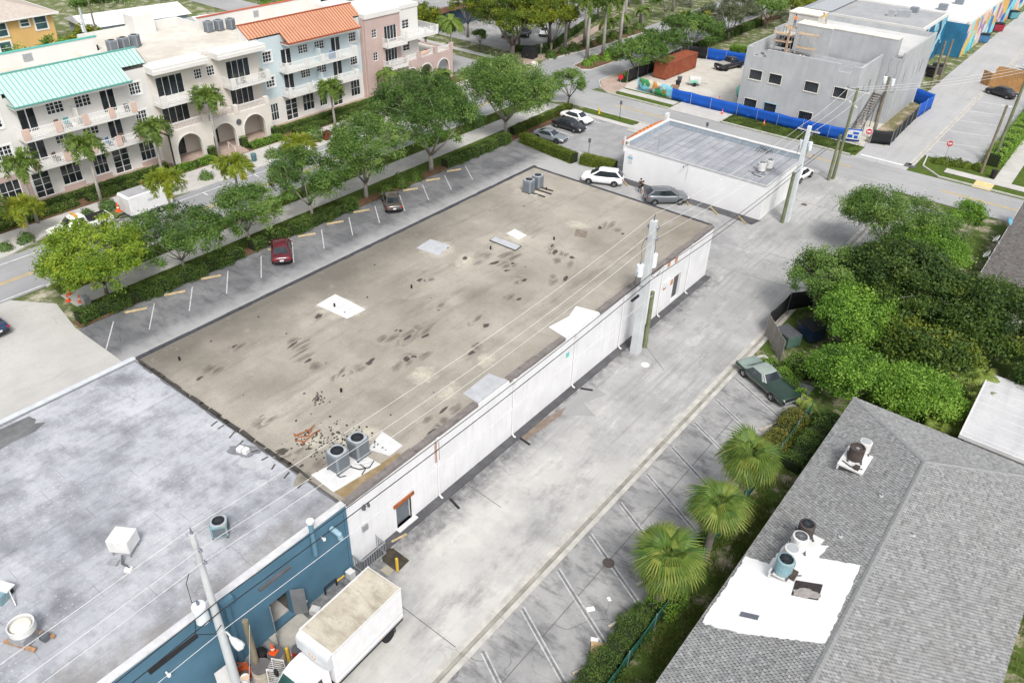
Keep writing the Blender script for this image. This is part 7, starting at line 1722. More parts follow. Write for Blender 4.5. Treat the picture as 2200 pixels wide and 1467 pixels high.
def bollard(label, loc, h=1.0, m=None, lean=0):
    t = thing('bollard', label, 'bollard', (loc[0], loc[1], 0)); MB().cyl(0, 0, 0, h, .09, n=12).build('post', m or mat('bollard_yellow', (.62, .40, .05), .6, .2), t); MB().lathe([(.09, h), (.06, h + .05), (0, h + .07)], n=12).build('cap', m or _mc['bollard_yellow'], t); return t
bollard('yellow bollard beside the wet pit at the corner of the white wall', (-22.5, 19.68), 1.0); bollard('yellow bollard near the red drum by the truck cab', (-22.75, 12.2), 1.0); bollard('yellow bollard in front of the larger concrete barrel', (-22.6, 10.55), 1.0)
struct(sheet('wet_pit', [(-24.5, 20.2), (-23.84, 20.66), (-22.48, 20.63), (-22.4, 19.6), (-23.6, 19.6)], .012, mat('wet_mud', (.05, .042, .03), .25, .5, 2)))
o = MB().bb(-.3, -.25, 0, .3, .25, .03).build('valve_cover', mat('cover_tan', (.34, .31, .24), .8, .2), None, (-22.95, 19.3, .004)); tag(o, 'square tan valve cover by the yellow bollard', 'cover')
cg = thing('wire_cage', 'low wire mesh cage against the white wall next to the blue corner', 'cage', (-24.2, 19.2, 0))
for p0, p1 in (((-.4, -.9), (.35, -.9)), ((.35, -.9), (.35, .9)), ((.35, .9), (-.4, .9))):
    m_ = MB(); railing(m_, p0, p1, 0, 1.0); m_.build('mesh_panel', M_gal, cg)
for x, y in ((.35, -.9), (.35, .9), (-.4, .9)): MB().cyl(x, y, 0, 1.15, .03, n=6).build('post', M_gal, cg)
def cone(label, loc, z=0.0, s=1.0):
    t = thing('traffic_cone', label, 'traffic cone', (loc[0], loc[1], z), .3, None, s); M_or = mat('cone_orange', (.68, .10, .015), .6, .12)
    MB().bb(-.19, -.19, 0, .19, .19, .04).build('base', M_or, t); MB().lathe([(.15, .04), (.03, .72), (0, .73)], n=12).build('body', M_or, t); MB().lathe([(.105, .30), (.075, .46)], n=12).lathe([(.062, .53), (.05, .60)], n=12).build('reflective_collar', M_frame, t)
cone('traffic cone nearest the yellow oak trunk', (-65.6, 23.0), .08); cone('second traffic cone in the row under the yellow oak', (-64.9, 22.6), .08); cone('third traffic cone in the row under the yellow oak', (-63.9, 22.0), .08); cone('traffic cone at the hedge end under the yellow oak', (-63.0, 22.6), .08); cone('traffic cone stacked on the trailer hitch', (-74.6, 32.9), 1.1, 1.3); cone('traffic cone standing on the concrete drum by the truck', (-23.17, 11.7), .85, 1.0); cone('orange cone on the building site sand', (-46.8, 110.5)); cone('orange cone at the foot of the blue fence', (-43.8, 105.3)); cone('second orange cone at the foot of the blue fence', (-37.5, 105.2))
# clutter by the blue doors
def barrel(label, loc, r_, h, m, lid):
    t = thing('barrel', label, 'barrel', (loc[0], loc[1], .0)); MB().lathe([(r_ * .92, 0), (r_, h * .1), (r_, h * .33), (r_ * 1.04, h * .36), (r_, h * .4), (r_, h * .66), (r_ * 1.04, h * .7), (r_, h * .74), (r_, h)], n=18).build('drum', m, t); MB().lathe([(r_ * .97, h), (r_ * .97, h + .02), (r_ * .9, h + .005), (0, h + .005)], n=18).build('lid', lid, t)
M_tan = mat('concrete_tan', (.38, .34, .28), .9, .25, 3)
barrel('tan concrete drum under the traffic cone', (-23.05, 11.75), .42, .85, M_tan, M_dgrey); barrel('larger tan concrete drum beside the stub pole', (-22.85, 10.75), .48, 1.1, M_tan, mat('drum_lid', (.13, .12, .12), .7, .3)); barrel('small red drum between the blue doors and the truck cab', (-22.45, 12.6), .3, .8, mat('drum_red', (.28, .02, .02), .5, .3), M_dgrey)
t = thing('bucket', 'white plastic bucket on the heap by the near pole', 'bucket', (-23.1, 9.95, .5)); MB().lathe([(.17, 0), (.22, .42), (.20, .42), (.16, .05), (0, .05)], n=16).build('pail', M_acw, t); MB().lathe([(.19, .32), (0, .33)], n=16).build('contents', mat('paste_tan', (.55, .42, .3), .8, .2), t)
t = thing('cable_heap', 'tangled heap of orange cable by the near pole', 'cable heap', (-23.75, 10.1, 0)); r = random.Random(21)
for i in range(14):
    a0 = r.random() * 6; MB().tube([(.55 * r.uniform(.5, 1) * math.cos(a0 + k * .7), .6 * r.uniform(.6, 1) * math.sin(a0 + k * .7), .05 + .035 * i + .06 * r.random()) for k in range(9)], .03, 5).build('coil', mat('cable_orange', (.48, .09, .02), .6, .3, 5), t)
t = thing('wire_rack', 'white folding wire shelf rack standing by the truck cab', 'rack', (-22.15, 11.1, 0), .5)
for y in (-.3, .3):
    MB().tube([(-.35, y, 0), (-.3, y, 1.5), (.3, y, 1.5), (.35, y, 0)], .025, 5).build('frame', M_frame, t)
for z in (.4, .9, 1.4): 
    m_ = MB()
    for i in range(7): m_.bar((-.33, -.3 + i * .1, z), (.33, -.3 + i * .1, z), .015, .015)
    m_.build('shelf', M_frame, t)
for (x, y, l, c_) in ((-23.9, 11.4, 'black rubbish bag by the open blue door', M_black), (-23.6, 9.3, 'white board leaning behind the near pole', M_acw)):
    t = thing('rubbish_bag' if c_ is M_black else 'leaning_board', l, 'rubbish', (x, y, 0)); 
    if c_ is M_black: MB().lathe([(.3, 0), (.42, .2), (.33, .5), (.1, .65), (.14, .72)], n=9).build('bag', c_, t)
    else: MB().bar((0, 0, 0), (-.3, .1, 1.6), .9, .04).build('board', c_, t)
tag(MB().bb(-.25, -.2, 0, .25, .2, .35).build('plastic_crate', M_acw, None, (-23.9, 14.9, .0), .4), 'translucent crate on the gravel between truck and blue wall', 'crate')
t = thing('valve_assembly', 'black and yellow pipe valve standing against the blue wall', 'valve', (-24.2, 16.3, 0)); MB().tube([(0, -.4, .3), (0, -.4, .8), (0, .4, .8), (0, .4, .3)], .06).build('pipe', M_black, t); MB().tube([(0, .4, .6), (.1, .9, .7)], .05).build('handle', mat('bollard_yellow', (.62, .40, .05)), t)
tag(MB().bb(-.2, -.2, 0, .2, .2, .5).build('meter_pedestal', M_acw, None, (-24.2, 17.7, 0)), 'white utility pedestal at the blue and white wall corner', 'pedestal')
tag(MB().bar((0, 0, .06), (.25, 1.0, .06), .12, .1).build('curb_block', M_stopY, None, (-24.2, 20.9, 0)), 'short yellow block on the ground at the white wall foot', 'block')
for i, (x, y, dx, dy) in enumerate(((-23.9, 25.7, .9, -.25), (-23.95, 33.0, .8, -.1), (-23.9, 40.3, .75, .4))):
    tag(MB().bar((0, 0, .04), (dx * 1.1, dy, .04), .14, .06).build('splash_plank', M_black, None, (x, y, 0)), 'dark plank under the %s rain pipe of the white alley wall' % ('nearest', 'second', 'third')[i], 'plank')
# litter and plywood in the right-hand lot
tag(MB().bb(-.6, -.6, 0, .6, .6, .03).build('plywood_sheet', mat('plywood', (.52, .36, .2), .8, .15, 2), None, (-10.55, 22.55, .14), .5), 'square plywood sheet lying at the hedge by the near wheel stop', 'plywood')
for x, y, s, l in ((-12.53, 24.51, .45, 'larger white paper sheet on the worn stalls'), (-12.1, 25.71, .28, 'small crumpled white paper on the worn stalls'), (-11.32, 23.05, .4, 'white paper strip near the hedge by the wheel stop')):
    tag(MB().add([(-s / 2, -s / 3, .02), (s / 2, -s / 3, .03), (s / 2, s / 3, .02), (-s / 2, s / 3, .04), (-s / 2, -s / 3, .01), (s / 2, -s / 3, .015), (s / 2, s / 3, .01), (-s / 2, s / 3, .03)], [(0, 1, 2, 3), (7, 6, 5, 4)]).build('paper', M_frame, None, (x, y, .0), s * 9), l, 'litter')
# green screen fence along the shingled house, broken timber, bin enclosure
fence('screen_fence', 'green screen fence between the worn stalls and the shingled house', [(-9.1, 8), (-9.15, 20), (-9.3, 34), (-9.4, 48.6)], 1.25, mat('green_screen', (.015, .10, .075), .8, .2), z=.0, sag=.05)
en = thing('timber_fence', 'weathered grey board fence of the bin enclosure behind the green car', 'fence', (-16.2, 56.4, 0)); M_gb = mat('weathered_boards', (.26, .24, .215), .9, .25, 3, rnd=.4)
for i in range(20):
    f = i / 20; MB().box(2.6 * f, -3.0 * f, .95 + .03 * (i % 3), .195, .03, 1.9, -.86).build('board', M_gb, en)
fence('mesh_fence', 'black mesh fence of the bin enclosure along the alley gutter', [(-16.3, 56.6), (-16.2, 61.0), (-14.6, 63.5)], 1.9, M_fk)
t = thing('dumpster', 'green dumpster with dark slatted lid inside the board enclosure', 'dumpster', (-14.4, 56.3, 0), -.5); MB().bb(-.9, -.7, .15, .9, .7, 1.1).build('bin', mat('bin_green', (.08, .15, .12), .7, .2), t)
for i in range(7): MB().bb(-.9 + i * .26, -.72, 1.1, -.7 + i * .26, .72, 1.15).build('lid_slat', M_dgrey, t)
t = thing('dumpster', 'dark blue dumpster behind the green one in the board enclosure', 'dumpster', (-13.2, 58.4, 0), -.5); MB().bb(-.9, -.7, .15, .9, .7, 1.2).build('bin', P_blu, t); MB().bb(-.95, -.75, 1.2, .95, .75, 1.27).build('lid', M_black, t)
kerb([(-16.45, 70.4), (-16.5, 71.8), (-16.2, 72.9), (-15.3, 74.1), (-14.6, 76.0), (-13.0, 77.4), (-10, 78)]); kerb([(-15.7, 52.0), (-15.0, 53.3), (-13.4, 52.6)])
struct(sheet('parking_lot', [(-16.5, 76.5), (-14.0, 77.8), (-10.3, 78.4), (-10.3, 92), (-16.5, 92)], .005, M_lotR))
tag(MB().lathe([(.28, 0), (.33, .8), (.36, .82), (.3, .9), (0, .95)], n=14).build('litter_bin', mat('bin_teal', (.08, .15, .17), .6, .2), None, (-77.6, 51.2, .08)), 'dark teal litter bin on the pavement below the arcade', 'litter bin')
tag(MB().lathe([(.3, 0), (.34, .9), (.36, .95), (0, 1.0)], n=14).build('litter_bin', M_black, None, (-8.9, 106.6, .0)), 'black wheeled bin on the grass at the far crossing', 'litter bin')
t = thing('planter_pot', 'round cream planter at the brick corner beyond the crossing', 'planter', (-77.2, 105.6, .0)); MB().lathe([(.5, 0), (.6, .25), (.6, .6), (.5, .7), (.45, .6), (0, .6)], n=16).build('pot', M_cream, t)
t = thing('utility_cabinet', 'dark green box under the big ficus at the car park edge', 'cabinet', (-80.9, 109.2, 0), .2); MB().bb(-1.1, -.9, 0, 1.1, .9, 1.7).build('cabinet', M_black, t, bevel=.05)
t = thing('monument_sign', 'small grey utility box at the hedge end of the concrete drive', 'cabinet', (-61.9, 22.6, .08)); MB().bb(-.35, -.25, 0, .35, .25, 1.0).build('cabinet', M_gal, t, bevel=.03)
struct(MB().bb(-18.3, 103.0, .016, -17.0, 104.4, .03).build('drain_grate', mat('grate_iron', (.10, .10, .10), .7, .4, 12)))
# --------------------------------------------------------------- people
def person(label, loc, rz, shirt, legs, shoe, hairm, pose='stand', shorts=False, skin=(.42, .25, .17), h=1.68, z=0.0):
    t = thing('person', label, 'person', (loc[0], loc[1], z), rz, None, h / 1.75)
    J = {'pel': (0, 0, .95, .13), 'sp': (0, 0, 1.15, .125), 'ch': (.01, 0, 1.34, .14), 'nk': (.02, 0, 1.50, .055), 'hd': (.035, 0, 1.60, .085), 'tp': (.03, 0, 1.70, .075)}
    for s_, n_ in ((1, 'l'), (-1, 'r')):
        if pose == 'stand': arm = ((.02, .20, 1.40, .05), (.10, .23, 1.15, .042), (.30, .10, 1.12, .034), (.38, .05, 1.14, .03)); leg = ((0, .10, .90, .095), (.02 * s_, .11, .50, .065), (-.02, .11, .09, .045), (.13, .12, .04, .04))
        else: arm = ((.10, .20, 1.33, .05), (.35, .22, 1.15, .042), (.50, .16, .98, .034), (.55, .14, .92, .03)); leg = ((0, .10, .90, .095), (.08 * s_, .13, .50, .065), (.05 * s_ - .1, .13, .09, .045), (.05 + .05 * s_, .14, .04, .04))
        for k, v in zip(('sh', 'el', 'wr', 'hn'), arm): J[k + n_] = (v[0], v[1] * s_, v[2], v[3])
        for k, v in zip(('hp', 'kn', 'an', 'to'), leg): J[k + n_] = (v[0], v[1] * s_, v[2], v[3])
    if pose != 'stand':
        for k in ('sp', 'ch', 'nk', 'hd', 'tp'):
            x, y, zz, q = J[k]; a = .75; J[k] = (x + (zz - .95) * math.sin(a), y, .95 + (zz - .95) * math.cos(a), q)
        for n_ in 'lr':
            for k, zz in (('sh', 1.22), ('el', .98), ('wr', .75), ('hn', .68)): x, y, _, q = J[k + n_]; J[k + n_] = (x + .25, y, zz, q)
    names = list(J); idx = {k: i for i, k in enumerate(names)}
    E = [('pel', 'sp'), ('sp', 'ch'), ('ch', 'nk'), ('nk', 'hd'), ('hd', 'tp')]
    for n_ in 'lr': E += [('ch', 'sh' + n_), ('sh' + n_, 'el' + n_), ('el' + n_, 'wr' + n_), ('wr' + n_, 'hn' + n_), ('pel', 'hp' + n_), ('hp' + n_, 'kn' + n_), ('kn' + n_, 'an' + n_), ('an' + n_, 'to' + n_)]
    V = [J[k][:3] for k in names]; EE = [(idx[a], idx[b]) for a, b in E]; RR = [J[k][3] for k in names]
    for n_ in 'lr':                                   # five fingers rooted in each palm
        hx, hy, hz_, _ = J['hn' + n_]
        for q in range(5):
            b = len(V); V.append((hx + .03, hy + (q - 2) * .016, hz_ - .02)); V.append((hx + .06 + .008 * (2 - abs(q - 2)), hy + (q - 2) * .02, hz_ - .05)); RR += [.010, .008]
            EE += [(idx['hn' + n_], b), (b, b + 1)]
    me = bpy.data.meshes.new('body'); me.from_pydata(V, EE, [])
    o = bpy.data.objects.new('body_src', me); COL.objects.link(o)
    sm = o.modifiers.new('skin', 'SKIN'); o.modifiers.new('sub', 'SUBSURF').levels = 1
    for i, q in enumerate(RR): me.skin_vertices[0].data[i].radius = (q, q)
    me.skin_vertices[0].data[0].use_root = True
    dg = bpy.context.evaluated_depsgraph_get(); m2 = bpy.data.meshes.new_from_object(o.evaluated_get(dg)); bpy.data.objects.remove(o)
    m2.materials.clear()
    for m_ in (mat('skin_%s' % label[:12], skin, .6, .08), shirt, legs, shoe): m2.materials.append(m_)
    hipz = .93
    for p in m2.polygons:
        c = p.center; p.use_smooth = True
        near = min(names, key=lambda k: (c[0] - J[k][0]) ** 2 + (c[1] - J[k][1]) ** 2 + (c[2] - J[k][2]) ** 2)
        k = near.rstrip('lr') if near not in ('pel',) else 'pel'
        mi = {'pel': 2, 'sp': 1, 'ch': 1, 'nk': 0, 'hd': 0, 'tp': 0, 'sh': 1, 'el': 0, 'wr': 0, 'hn': 0, 'hp': 2, 'kn': 0 if shorts else 2, 'an': 0 if shorts else 2, 'to': 3}.get(k, 1)
        p.material_index = mi
    inst('body', m2, t)
    hx, _, hz_, _ = J['tp']
    MB().lathe([(.105, -.06), (.11, .0), (.09, .06), (.05, .10), (0, .11)], hx - .02, 0, hz_ - .02, 12).build('hair', hairm, t, smooth=True)
    fx_, _, fz, _ = J['hd']
    MB().box(fx_ + .10, 0, fz + .0, .03, .025, .04).build('nose', _mc['skin_%s' % label[:12]], t)
    for s_ in (-1, 1): MB().box(fx_ + .083, s_ * .032, fz + .035, .012, .022, .012).build('eye', M_black, t)
    return t
M_cblk = mat('cloth_black', (.018, .018, .02), .9, .2); M_hair = mat('hair_dark', (.02, .015, .012), .8, .2); M_shoe = mat('shoe_white', (.6, .6, .58), .7, .1)
person('person in dark top and black trousers standing left of the grey suv', (-38.85, 74.2), R_(-60), mat('cloth_brown', (.06, .045, .04), .9, .3), M_cblk, M_shoe, M_hair, h=1.66)
person('person in black top and white shorts standing close beside the other', (-38.35, 73.85), R_(200), M_cblk, mat('cloth_white', (.6, .6, .58), .9, .1), M_shoe, M_hair, shorts=True, h=1.62)
person('worker in orange shirt standing on the scaffold corner of the grey building', (-40.6, 117.6, ), R_(-40), mat('cloth_orange', (.65, .18, .03), .9, .1), mat('cloth_denim', (.10, .18, .28), .9, .2), M_tan, M_hair, z=10.2)
person('worker in yellow shirt bending over the block top of the grey building', (-36.6, 118.4), R_(200), mat('cloth_yellow', (.60, .36, .05), .9, .1), M_tan, M_tan, M_hair, 'bend', z=11.1)
t = thing('worker_deck', 'narrow plank deck under the orange shirted worker', 'deck', (-41.0, 117.7, 10.12)); MB().bb(-.9, -.6, 0, 1.15, .6, .07).build('plank', _mc['plank_tan'], t)
for x, y in ((-.8, -.5), (1.05, -.5), (-.8, .5), (1.05, .5)): MB().bb(x - .04, y - .04, -2.65, x + .04, y + .04, 0).build('leg', M_gal, t)
# ================================================================== VEGETATION
L_oak = leafmat('oak_leaf', [(0.051, 0.105, 0.023), (0.101, 0.193, 0.04), (0.177, 0.294, 0.06), (0.269, 0.37, 0.101)])
L_yel = leafmat('yellow_oak_leaf', [(0.085, 0.154, 0.02), (0.167, 0.278, 0.028), (0.276, 0.389, 0.039), (0.395, 0.46, 0.041)])
L_brt = leafmat('bright_leaf', [(0.081, 0.171, 0.023), (0.147, 0.296, 0.035), (0.237, 0.414, 0.052), (0.37, 0.532, 0.103)])
L_dark = leafmat('mango_leaf', [(0.03, 0.065, 0.016), (0.062, 0.121, 0.023), (0.121, 0.193, 0.032), (0.228, 0.264, 0.036)])
L_fic = leafmat('ficus_leaf', [(0.061, 0.109, 0.014), (0.133, 0.194, 0.022), (0.242, 0.29, 0.026), (0.363, 0.339, 0.024)])
L_hed = leafmat('hedge_leaf', [(0.043, 0.084, 0.017), (0.084, 0.16, 0.029), (0.151, 0.234, 0.043), (0.251, 0.318, 0.067)])
L_hedy = leafmat('clipped_hedge_leaf', [(0.063, 0.105, 0.013), (0.126, 0.189, 0.021), (0.21, 0.273, 0.032), (0.294, 0.336, 0.042)])
L_grey = leafmat('grey_green_leaf', [(.06, .085, .04), (.11, .14, .07), (.17, .20, .11), (.23, .26, .15)])
L_red = leafmat('croton_leaf', [(.18, .04, .02), (.30, .07, .03), (.12, .10, .03), (.06, .10, .02)])
M_bark = mat('bark_grey', (.17, .15, .13), .95, .3, 3, 14, bump=.5); M_barkl = mat('bark_pale', (.34, .31, .27), .95, .25, 3, 14, bump=.4)

def tree(label, loc, h, w, lm, seed, th=None, nclump=150, nleaf=80, leaf=.2, cl=.55, bark=None, rt=None, d=None, name='oak_tree', group=None, flat=.8, hollow=.35, topbias=0.0, off=(0, 0), meshes=None, tintb=0.0):
    r_ = np.random.default_rng(seed); th = th if th is not None else h * .30
    t = thing(name, label, 'tree', (loc[0], loc[1], 0), 0, group)
    A, B, Cz = w / 2, (d or w) / 2, (h - th) / 2
    # clump centres in an uneven dome: a few big lobes push the outline in and out
    lob = r_.normal(size=(7, 3)); lob /= np.linalg.norm(lob, axis=1, keepdims=True); amp = r_.uniform(-.38, .26, 7)
    npar = max(9, nclump // 7); par = r_.normal(size=(npar, 3)); par /= np.linalg.norm(par, axis=1, keepdims=True)   # boughs
    pid = r_.integers(0, npar, nclump); pt_ = r_.normal(0, .17, npar)
    dr = par[pid] + r_.normal(0, .20, (nclump, 3)); dr /= np.linalg.norm(dr, axis=1, keepdims=True)
    dr[:, 2] = np.where(dr[:, 2] < -.35, -dr[:, 2] * .6, dr[:, 2])
    dr /= np.linalg.norm(dr, axis=1, keepdims=True)
    k = 1 + (np.clip((dr @ lob.T), 0, 1) ** 3 * amp).sum(1)
    rad = (hollow + (1 - hollow) * r_.random(nclump) ** .55) * k
    ctr = np.array([off[0], off[1], th + Cz * .92])
    s_ = max(.6, 1 - cl / max(A, .1) * .7)
    c = ctr + dr * rad[:, None] * np.array([A * s_, B * s_, Cz * s_])
    cs = cl * r_.uniform(.6, 1.25, nclump)
    cen = np.repeat(c, nleaf, 0)
    g_ = r_.normal(size=(nclump * nleaf, 3)) * .5; g_[:, 2] *= flat
    pts = cen + g_ * np.repeat(cs, nleaf)[:, None]
    ct = np.clip(r_.normal(.46 + tintb, .13, nclump) + pt_[pid], 0, 1)       # random lighter or darker tint per clump, shifted bough by bough
    tint = np.clip(np.repeat(ct, nleaf) + r_.normal(0, .14, nclump * nleaf), 0, 1)
    out = (pts - ctr); out /= np.linalg.norm(out, axis=1, keepdims=True) + 1e-6
    me = leaf_cloud('crown', pts, leaf, lm, tint, up=.55, seed=seed + 1, nrm=out * .35)
    inst('crown', me, t)
    # trunk, limbs and twigs
    bk = bark or M_bark; rt = rt or max(.09, h * .022)
    mb = MB(); wob = r_.uniform(-.15, .15, 4)
    fork = np.array([off[0] * .4 + wob[0], off[1] * .4 + wob[1], th * .9])
    mb.tube([(0, 0, -.1), (wob[2] * .3, wob[3] * .3, th * .45), tuple(fork)], rt * 1.25, 9, r1=rt * .85)
    mb.build('trunk', bk, t, smooth=True)
    lm_ = MB(); order = np.argsort(-rad)[:max(10, nclump // 5)]
    nl = 6; az = np.linspace(0, 2 * np.pi, nl, endpoint=False) + r_.uniform(0, 1)
    hubs = [ctr + np.array([A * .42 * math.cos(a), B * .42 * math.sin(a), Cz * r_.uniform(-.35, .25)]) for a in az]
    for hb in hubs:
        mid = (fork + hb) / 2 + np.array([0, 0, -.1 * Cz]); lm_.tube([tuple(fork - np.array([0, 0, .15])), tuple(mid), tuple(hb)], rt * .55, 6, r1=rt * .30)
    for i in order:
        hb = min(hubs, key=lambda q: np.linalg.norm(q - c[i])); mid = (hb + c[i]) / 2 + r_.normal(size=3) * .12
        lm_.tube([tuple(hb), tuple(mid), tuple(c[i])], rt * .24, 4, r1=.012)
    lm_.build('limbs', bk, t, smooth=True)
    return t
G_st = 'oaks along the street sidewalk'
tree('broad yellow green oak over the traffic cones at the left', (-62.4, 24.6), 6.7, 11.4, L_yel, 1, 1.4, 380, 95, .19, .62, group=G_st, d=9.5, flat=.7)
tree('small dark oak just right of the yellow green one', (-61.2, 31.3), 5.7, 9.0, L_oak, 2, 1.4, 200, 85, .19, .54, group=G_st, bark=M_barkl, hollow=.45)
tree('small oak behind the hedge above the maroon sedan', (-61.3, 38.5), 6.3, 6.8, L_oak, 3, 1.5, 160, 85, .19, .54, group=G_st, bark=M_barkl, hollow=.45)
tree('rounded oak between the maroon and bronze sedans', (-61.2, 46.1), 7.2, 8.2, L_oak, 4, 1.6, 210, 90, .19, .58, group=G_st, bark=M_barkl)
tree('grey green oak above the bronze sedan', (-60.4, 52.9), 9.8, 10.8, L_oak, 5, 1.9, 330, 100, .19, .64, group=G_st, bark=M_barkl, tintb=.08)
tree('largest spreading oak in the street row', (-60.4, 63.1), 11.9, 16.2, L_oak, 6, 2.2, 640, 100, .20, .76, group=G_st, bark=M_barkl, d=12.5, tintb=-.03)
tree('second largest oak near the corner car park', (-61.2, 78.0), 10.8, 14.8, L_oak, 7, 2.1, 560, 100, .20, .75, group=G_st, bark=M_barkl, d=12)
tree('thin open oak at the street corner by the hedge end', (-61.2, 92.1), 6.0, 8.2, L_oak, 8, 2.0, 110, 65, .19, .52, group=G_st, hollow=.5)
G_s2 = 'oaks along the building site'
tree('oak at the stop sign corner of the building site', (-62.2, 112.1), 6.0, 9.0, L_oak, 9, 1.5, 170, 75, .24, .58, group=G_s2)
tree('oak behind the shipping container', (-62.4, 121), 6.4, 9.5, L_oak, 10, 1.5, 180, 75, .24, .6, group=G_s2)
tree('wide oak behind the back fence of the building site', (-62.2, 131.1), 7.2, 12.6, L_oak, 11, 1.6, 240, 75, .25, .66, group=G_s2)
tree('pale grey green tree above the grey building corner', (-61.6, 144.5), 7.2, 11.5, L_grey, 12, 1.7, 210, 75, .26, .66, group=G_s2)
tree('dark round tree beyond the pale grey green one', (-60, 158), 6.5, 9.5, L_oak, 13, 1.7, 110, 65, .28, .65, group=G_s2); tree('furthest dark tree of the row beyond the building site', (-60.5, 172), 6.5, 9.5, L_oak, 14, 1.7, 100, 65, .28, .65, group=G_s2)
tree('big golden green ficus at the corner beyond the crossing', (-83.1, 107.2), 12.6, 14.5, L_fic, 15, 2.3, 480, 95, .26, .8, rt=.42, name='ficus_tree', flat=.65)
tree('second golden green ficus right behind the big one', (-79.6, 113.5), 10, 10.5, L_fic, 16, 2.2, 260, 90, .26, .7, name='ficus_tree', flat=.65)
tree('dark ficus behind the golden ones at the top edge', (-84, 119), 12, 12, L_oak, 17, 3.5, 190, 75, .27, .75, name='ficus_tree')
tree('layered pine like tree in front of the brown roofed pavilion', (-97, 112), 9.5, 7.5, L_fic, 18, 2.6, 60, 75, .24, .62, name='pine_tree', flat=.35, hollow=.5)
tree('dense green tree between the two ficus trees and the car park', (-86.5, 113.5), 9.5, 9.5, L_brt, 39, 2.0, 190, 80, .27, .7, name='street_tree', tintb=-.1)
tree('small young tree on the lawn before the far car park', (-90.5, 107.6), 3.6, 3.2, L_oak, 19, 1.2, 40, 60, .22, .4, name='young_tree')
tree('round tree at the end of the apartment roof', (-93, 97), 9, 6.5, L_fic, 38, 3.5, 110, 75, .26, .6, name='street_tree')
# right-hand grove
tree('dark oak overhanging the alley at the corner of the far right yard', (-12.6, 76.6), 7.2, 12.6, L_oak, 20, 1.5, 380, 95, .17, .66, d=8.5, tintb=-.08, name='oak_tree')
tree('light green tree with bare twigs beside the dark oak', (-8.8, 74.4), 5.8, 9.0, L_brt, 21, .8, 260, 85, .17, .62, d=7, name='yard_tree', tintb=.05)
tree('tall bright shrub tree beside the brown shingled house', (-7.8, 84.5), 4.8, 4.8, L_brt, 22, .5, 120, 85, .16, .5, d=9, name='yard_tree', tintb=-.06)
tree('great dark mango tree with yellow tips filling the yard', (-7.4, 63.0), 9.0, 12.6, L_dark, 23, 1.0, 480, 85, .24, .70, d=11, name='mango_tree', hollow=.5, flat=.75)
tree('second dark mango tree towards the right edge', (-1.4, 61.4), 8.2, 10.0, L_dark, 24, 1.0, 360, 85, .24, .68, d=10, name='mango_tree', hollow=.5)
tree('third dark mango tree at the right edge below the brown roof', (4.2, 64.0), 7.8, 9.0, L_dark, 25, 1.0, 250, 80, .24, .66, name='mango_tree', hollow=.5)
tree('dark oak leaning over the alley beside the bin enclosure', (-13.9, 61.4), 6.9, 6.4, L_oak, 26, 1.3, 230, 90, .17, .6, tintb=-.12)
tree('bright green tree between the dark oak and the mango', (-10.6, 57.8), 6.6, 6.8, L_brt, 27, .8, 290, 90, .19, .6, name='yard_tree', tintb=-.02)
tree('bright green shrub tree at the corner of the shingled roof', (-8.6, 51.9), 4.9, 7.2, L_brt, 28, .2, 320, 90, .18, .58, d=4.8, name='yard_tree', tintb=-.05)
tree('bright green shrub tree along the far side of the shingled roof', (-3.7, 53.0), 4.5, 7.4, L_brt, 29, .2, 320, 90, .18, .58, d=4.4, name='yard_tree', tintb=-.06)
tree('dark low mango limb between the bright shrubs and the great mango', (-4.6, 57.4), 5.6, 8.5, L_dark, 31, .5, 260, 85, .24, .66, d=5, name='mango_tree', hollow=.4)
tree('dark filler tree between the two oaks at the alley kerb', (-11.2, 67.6), 5.4, 8.0, L_dark, 32, .6, 240, 85, .22, .64, d=6, name='mango_tree', tintb=.05)
tree('dark tree at the right edge above the pale flat roof', (4.5, 58.6), 5.5, 7.5, L_dark, 33, .6, 200, 80, .24, .64, name='mango_tree')
# behind the apartment block
G_b = 'trees behind the apartment block'
for i, (x, y, h, w, lm, l) in enumerate(((-112.5, 47.4, 9.6, 6.5, L_brt, 'bright bushy tree before the yellow house, left one'), (-114, 50.8, 8.8, 6.0, L_fic, 'yellowish bushy tree before the yellow house beside the concrete pole'), (-125, 58, 7.0, 6.5, L_fic, 'yellowish bushy tree right of the yellow house'), (-150, 72, 6, 11, L_oak, 'wide dark tree behind the yellow house'), (-160, 55, 7, 10, L_brt, 'tree behind the yellow house roof at the top left corner'), (-119, 76, 4.0, 5.5, L_fic, 'olive clump between the white roofed houses'), (-131, 98, 7, 9, L_brt, 'green tree right of the white roofed houses'), (-112, 42.5, 8.6, 7.5, L_brt, 'tree at the left edge before the yellow house'), (-160, 92, 7, 11, L_oak, 'dark tree at the top edge behind the white roofed houses'))):
    tree(l, (x, y), h, w, lm, 40 + i, h * .18, 95, 60, .30, .7, name='garden_tree', group=G_b)
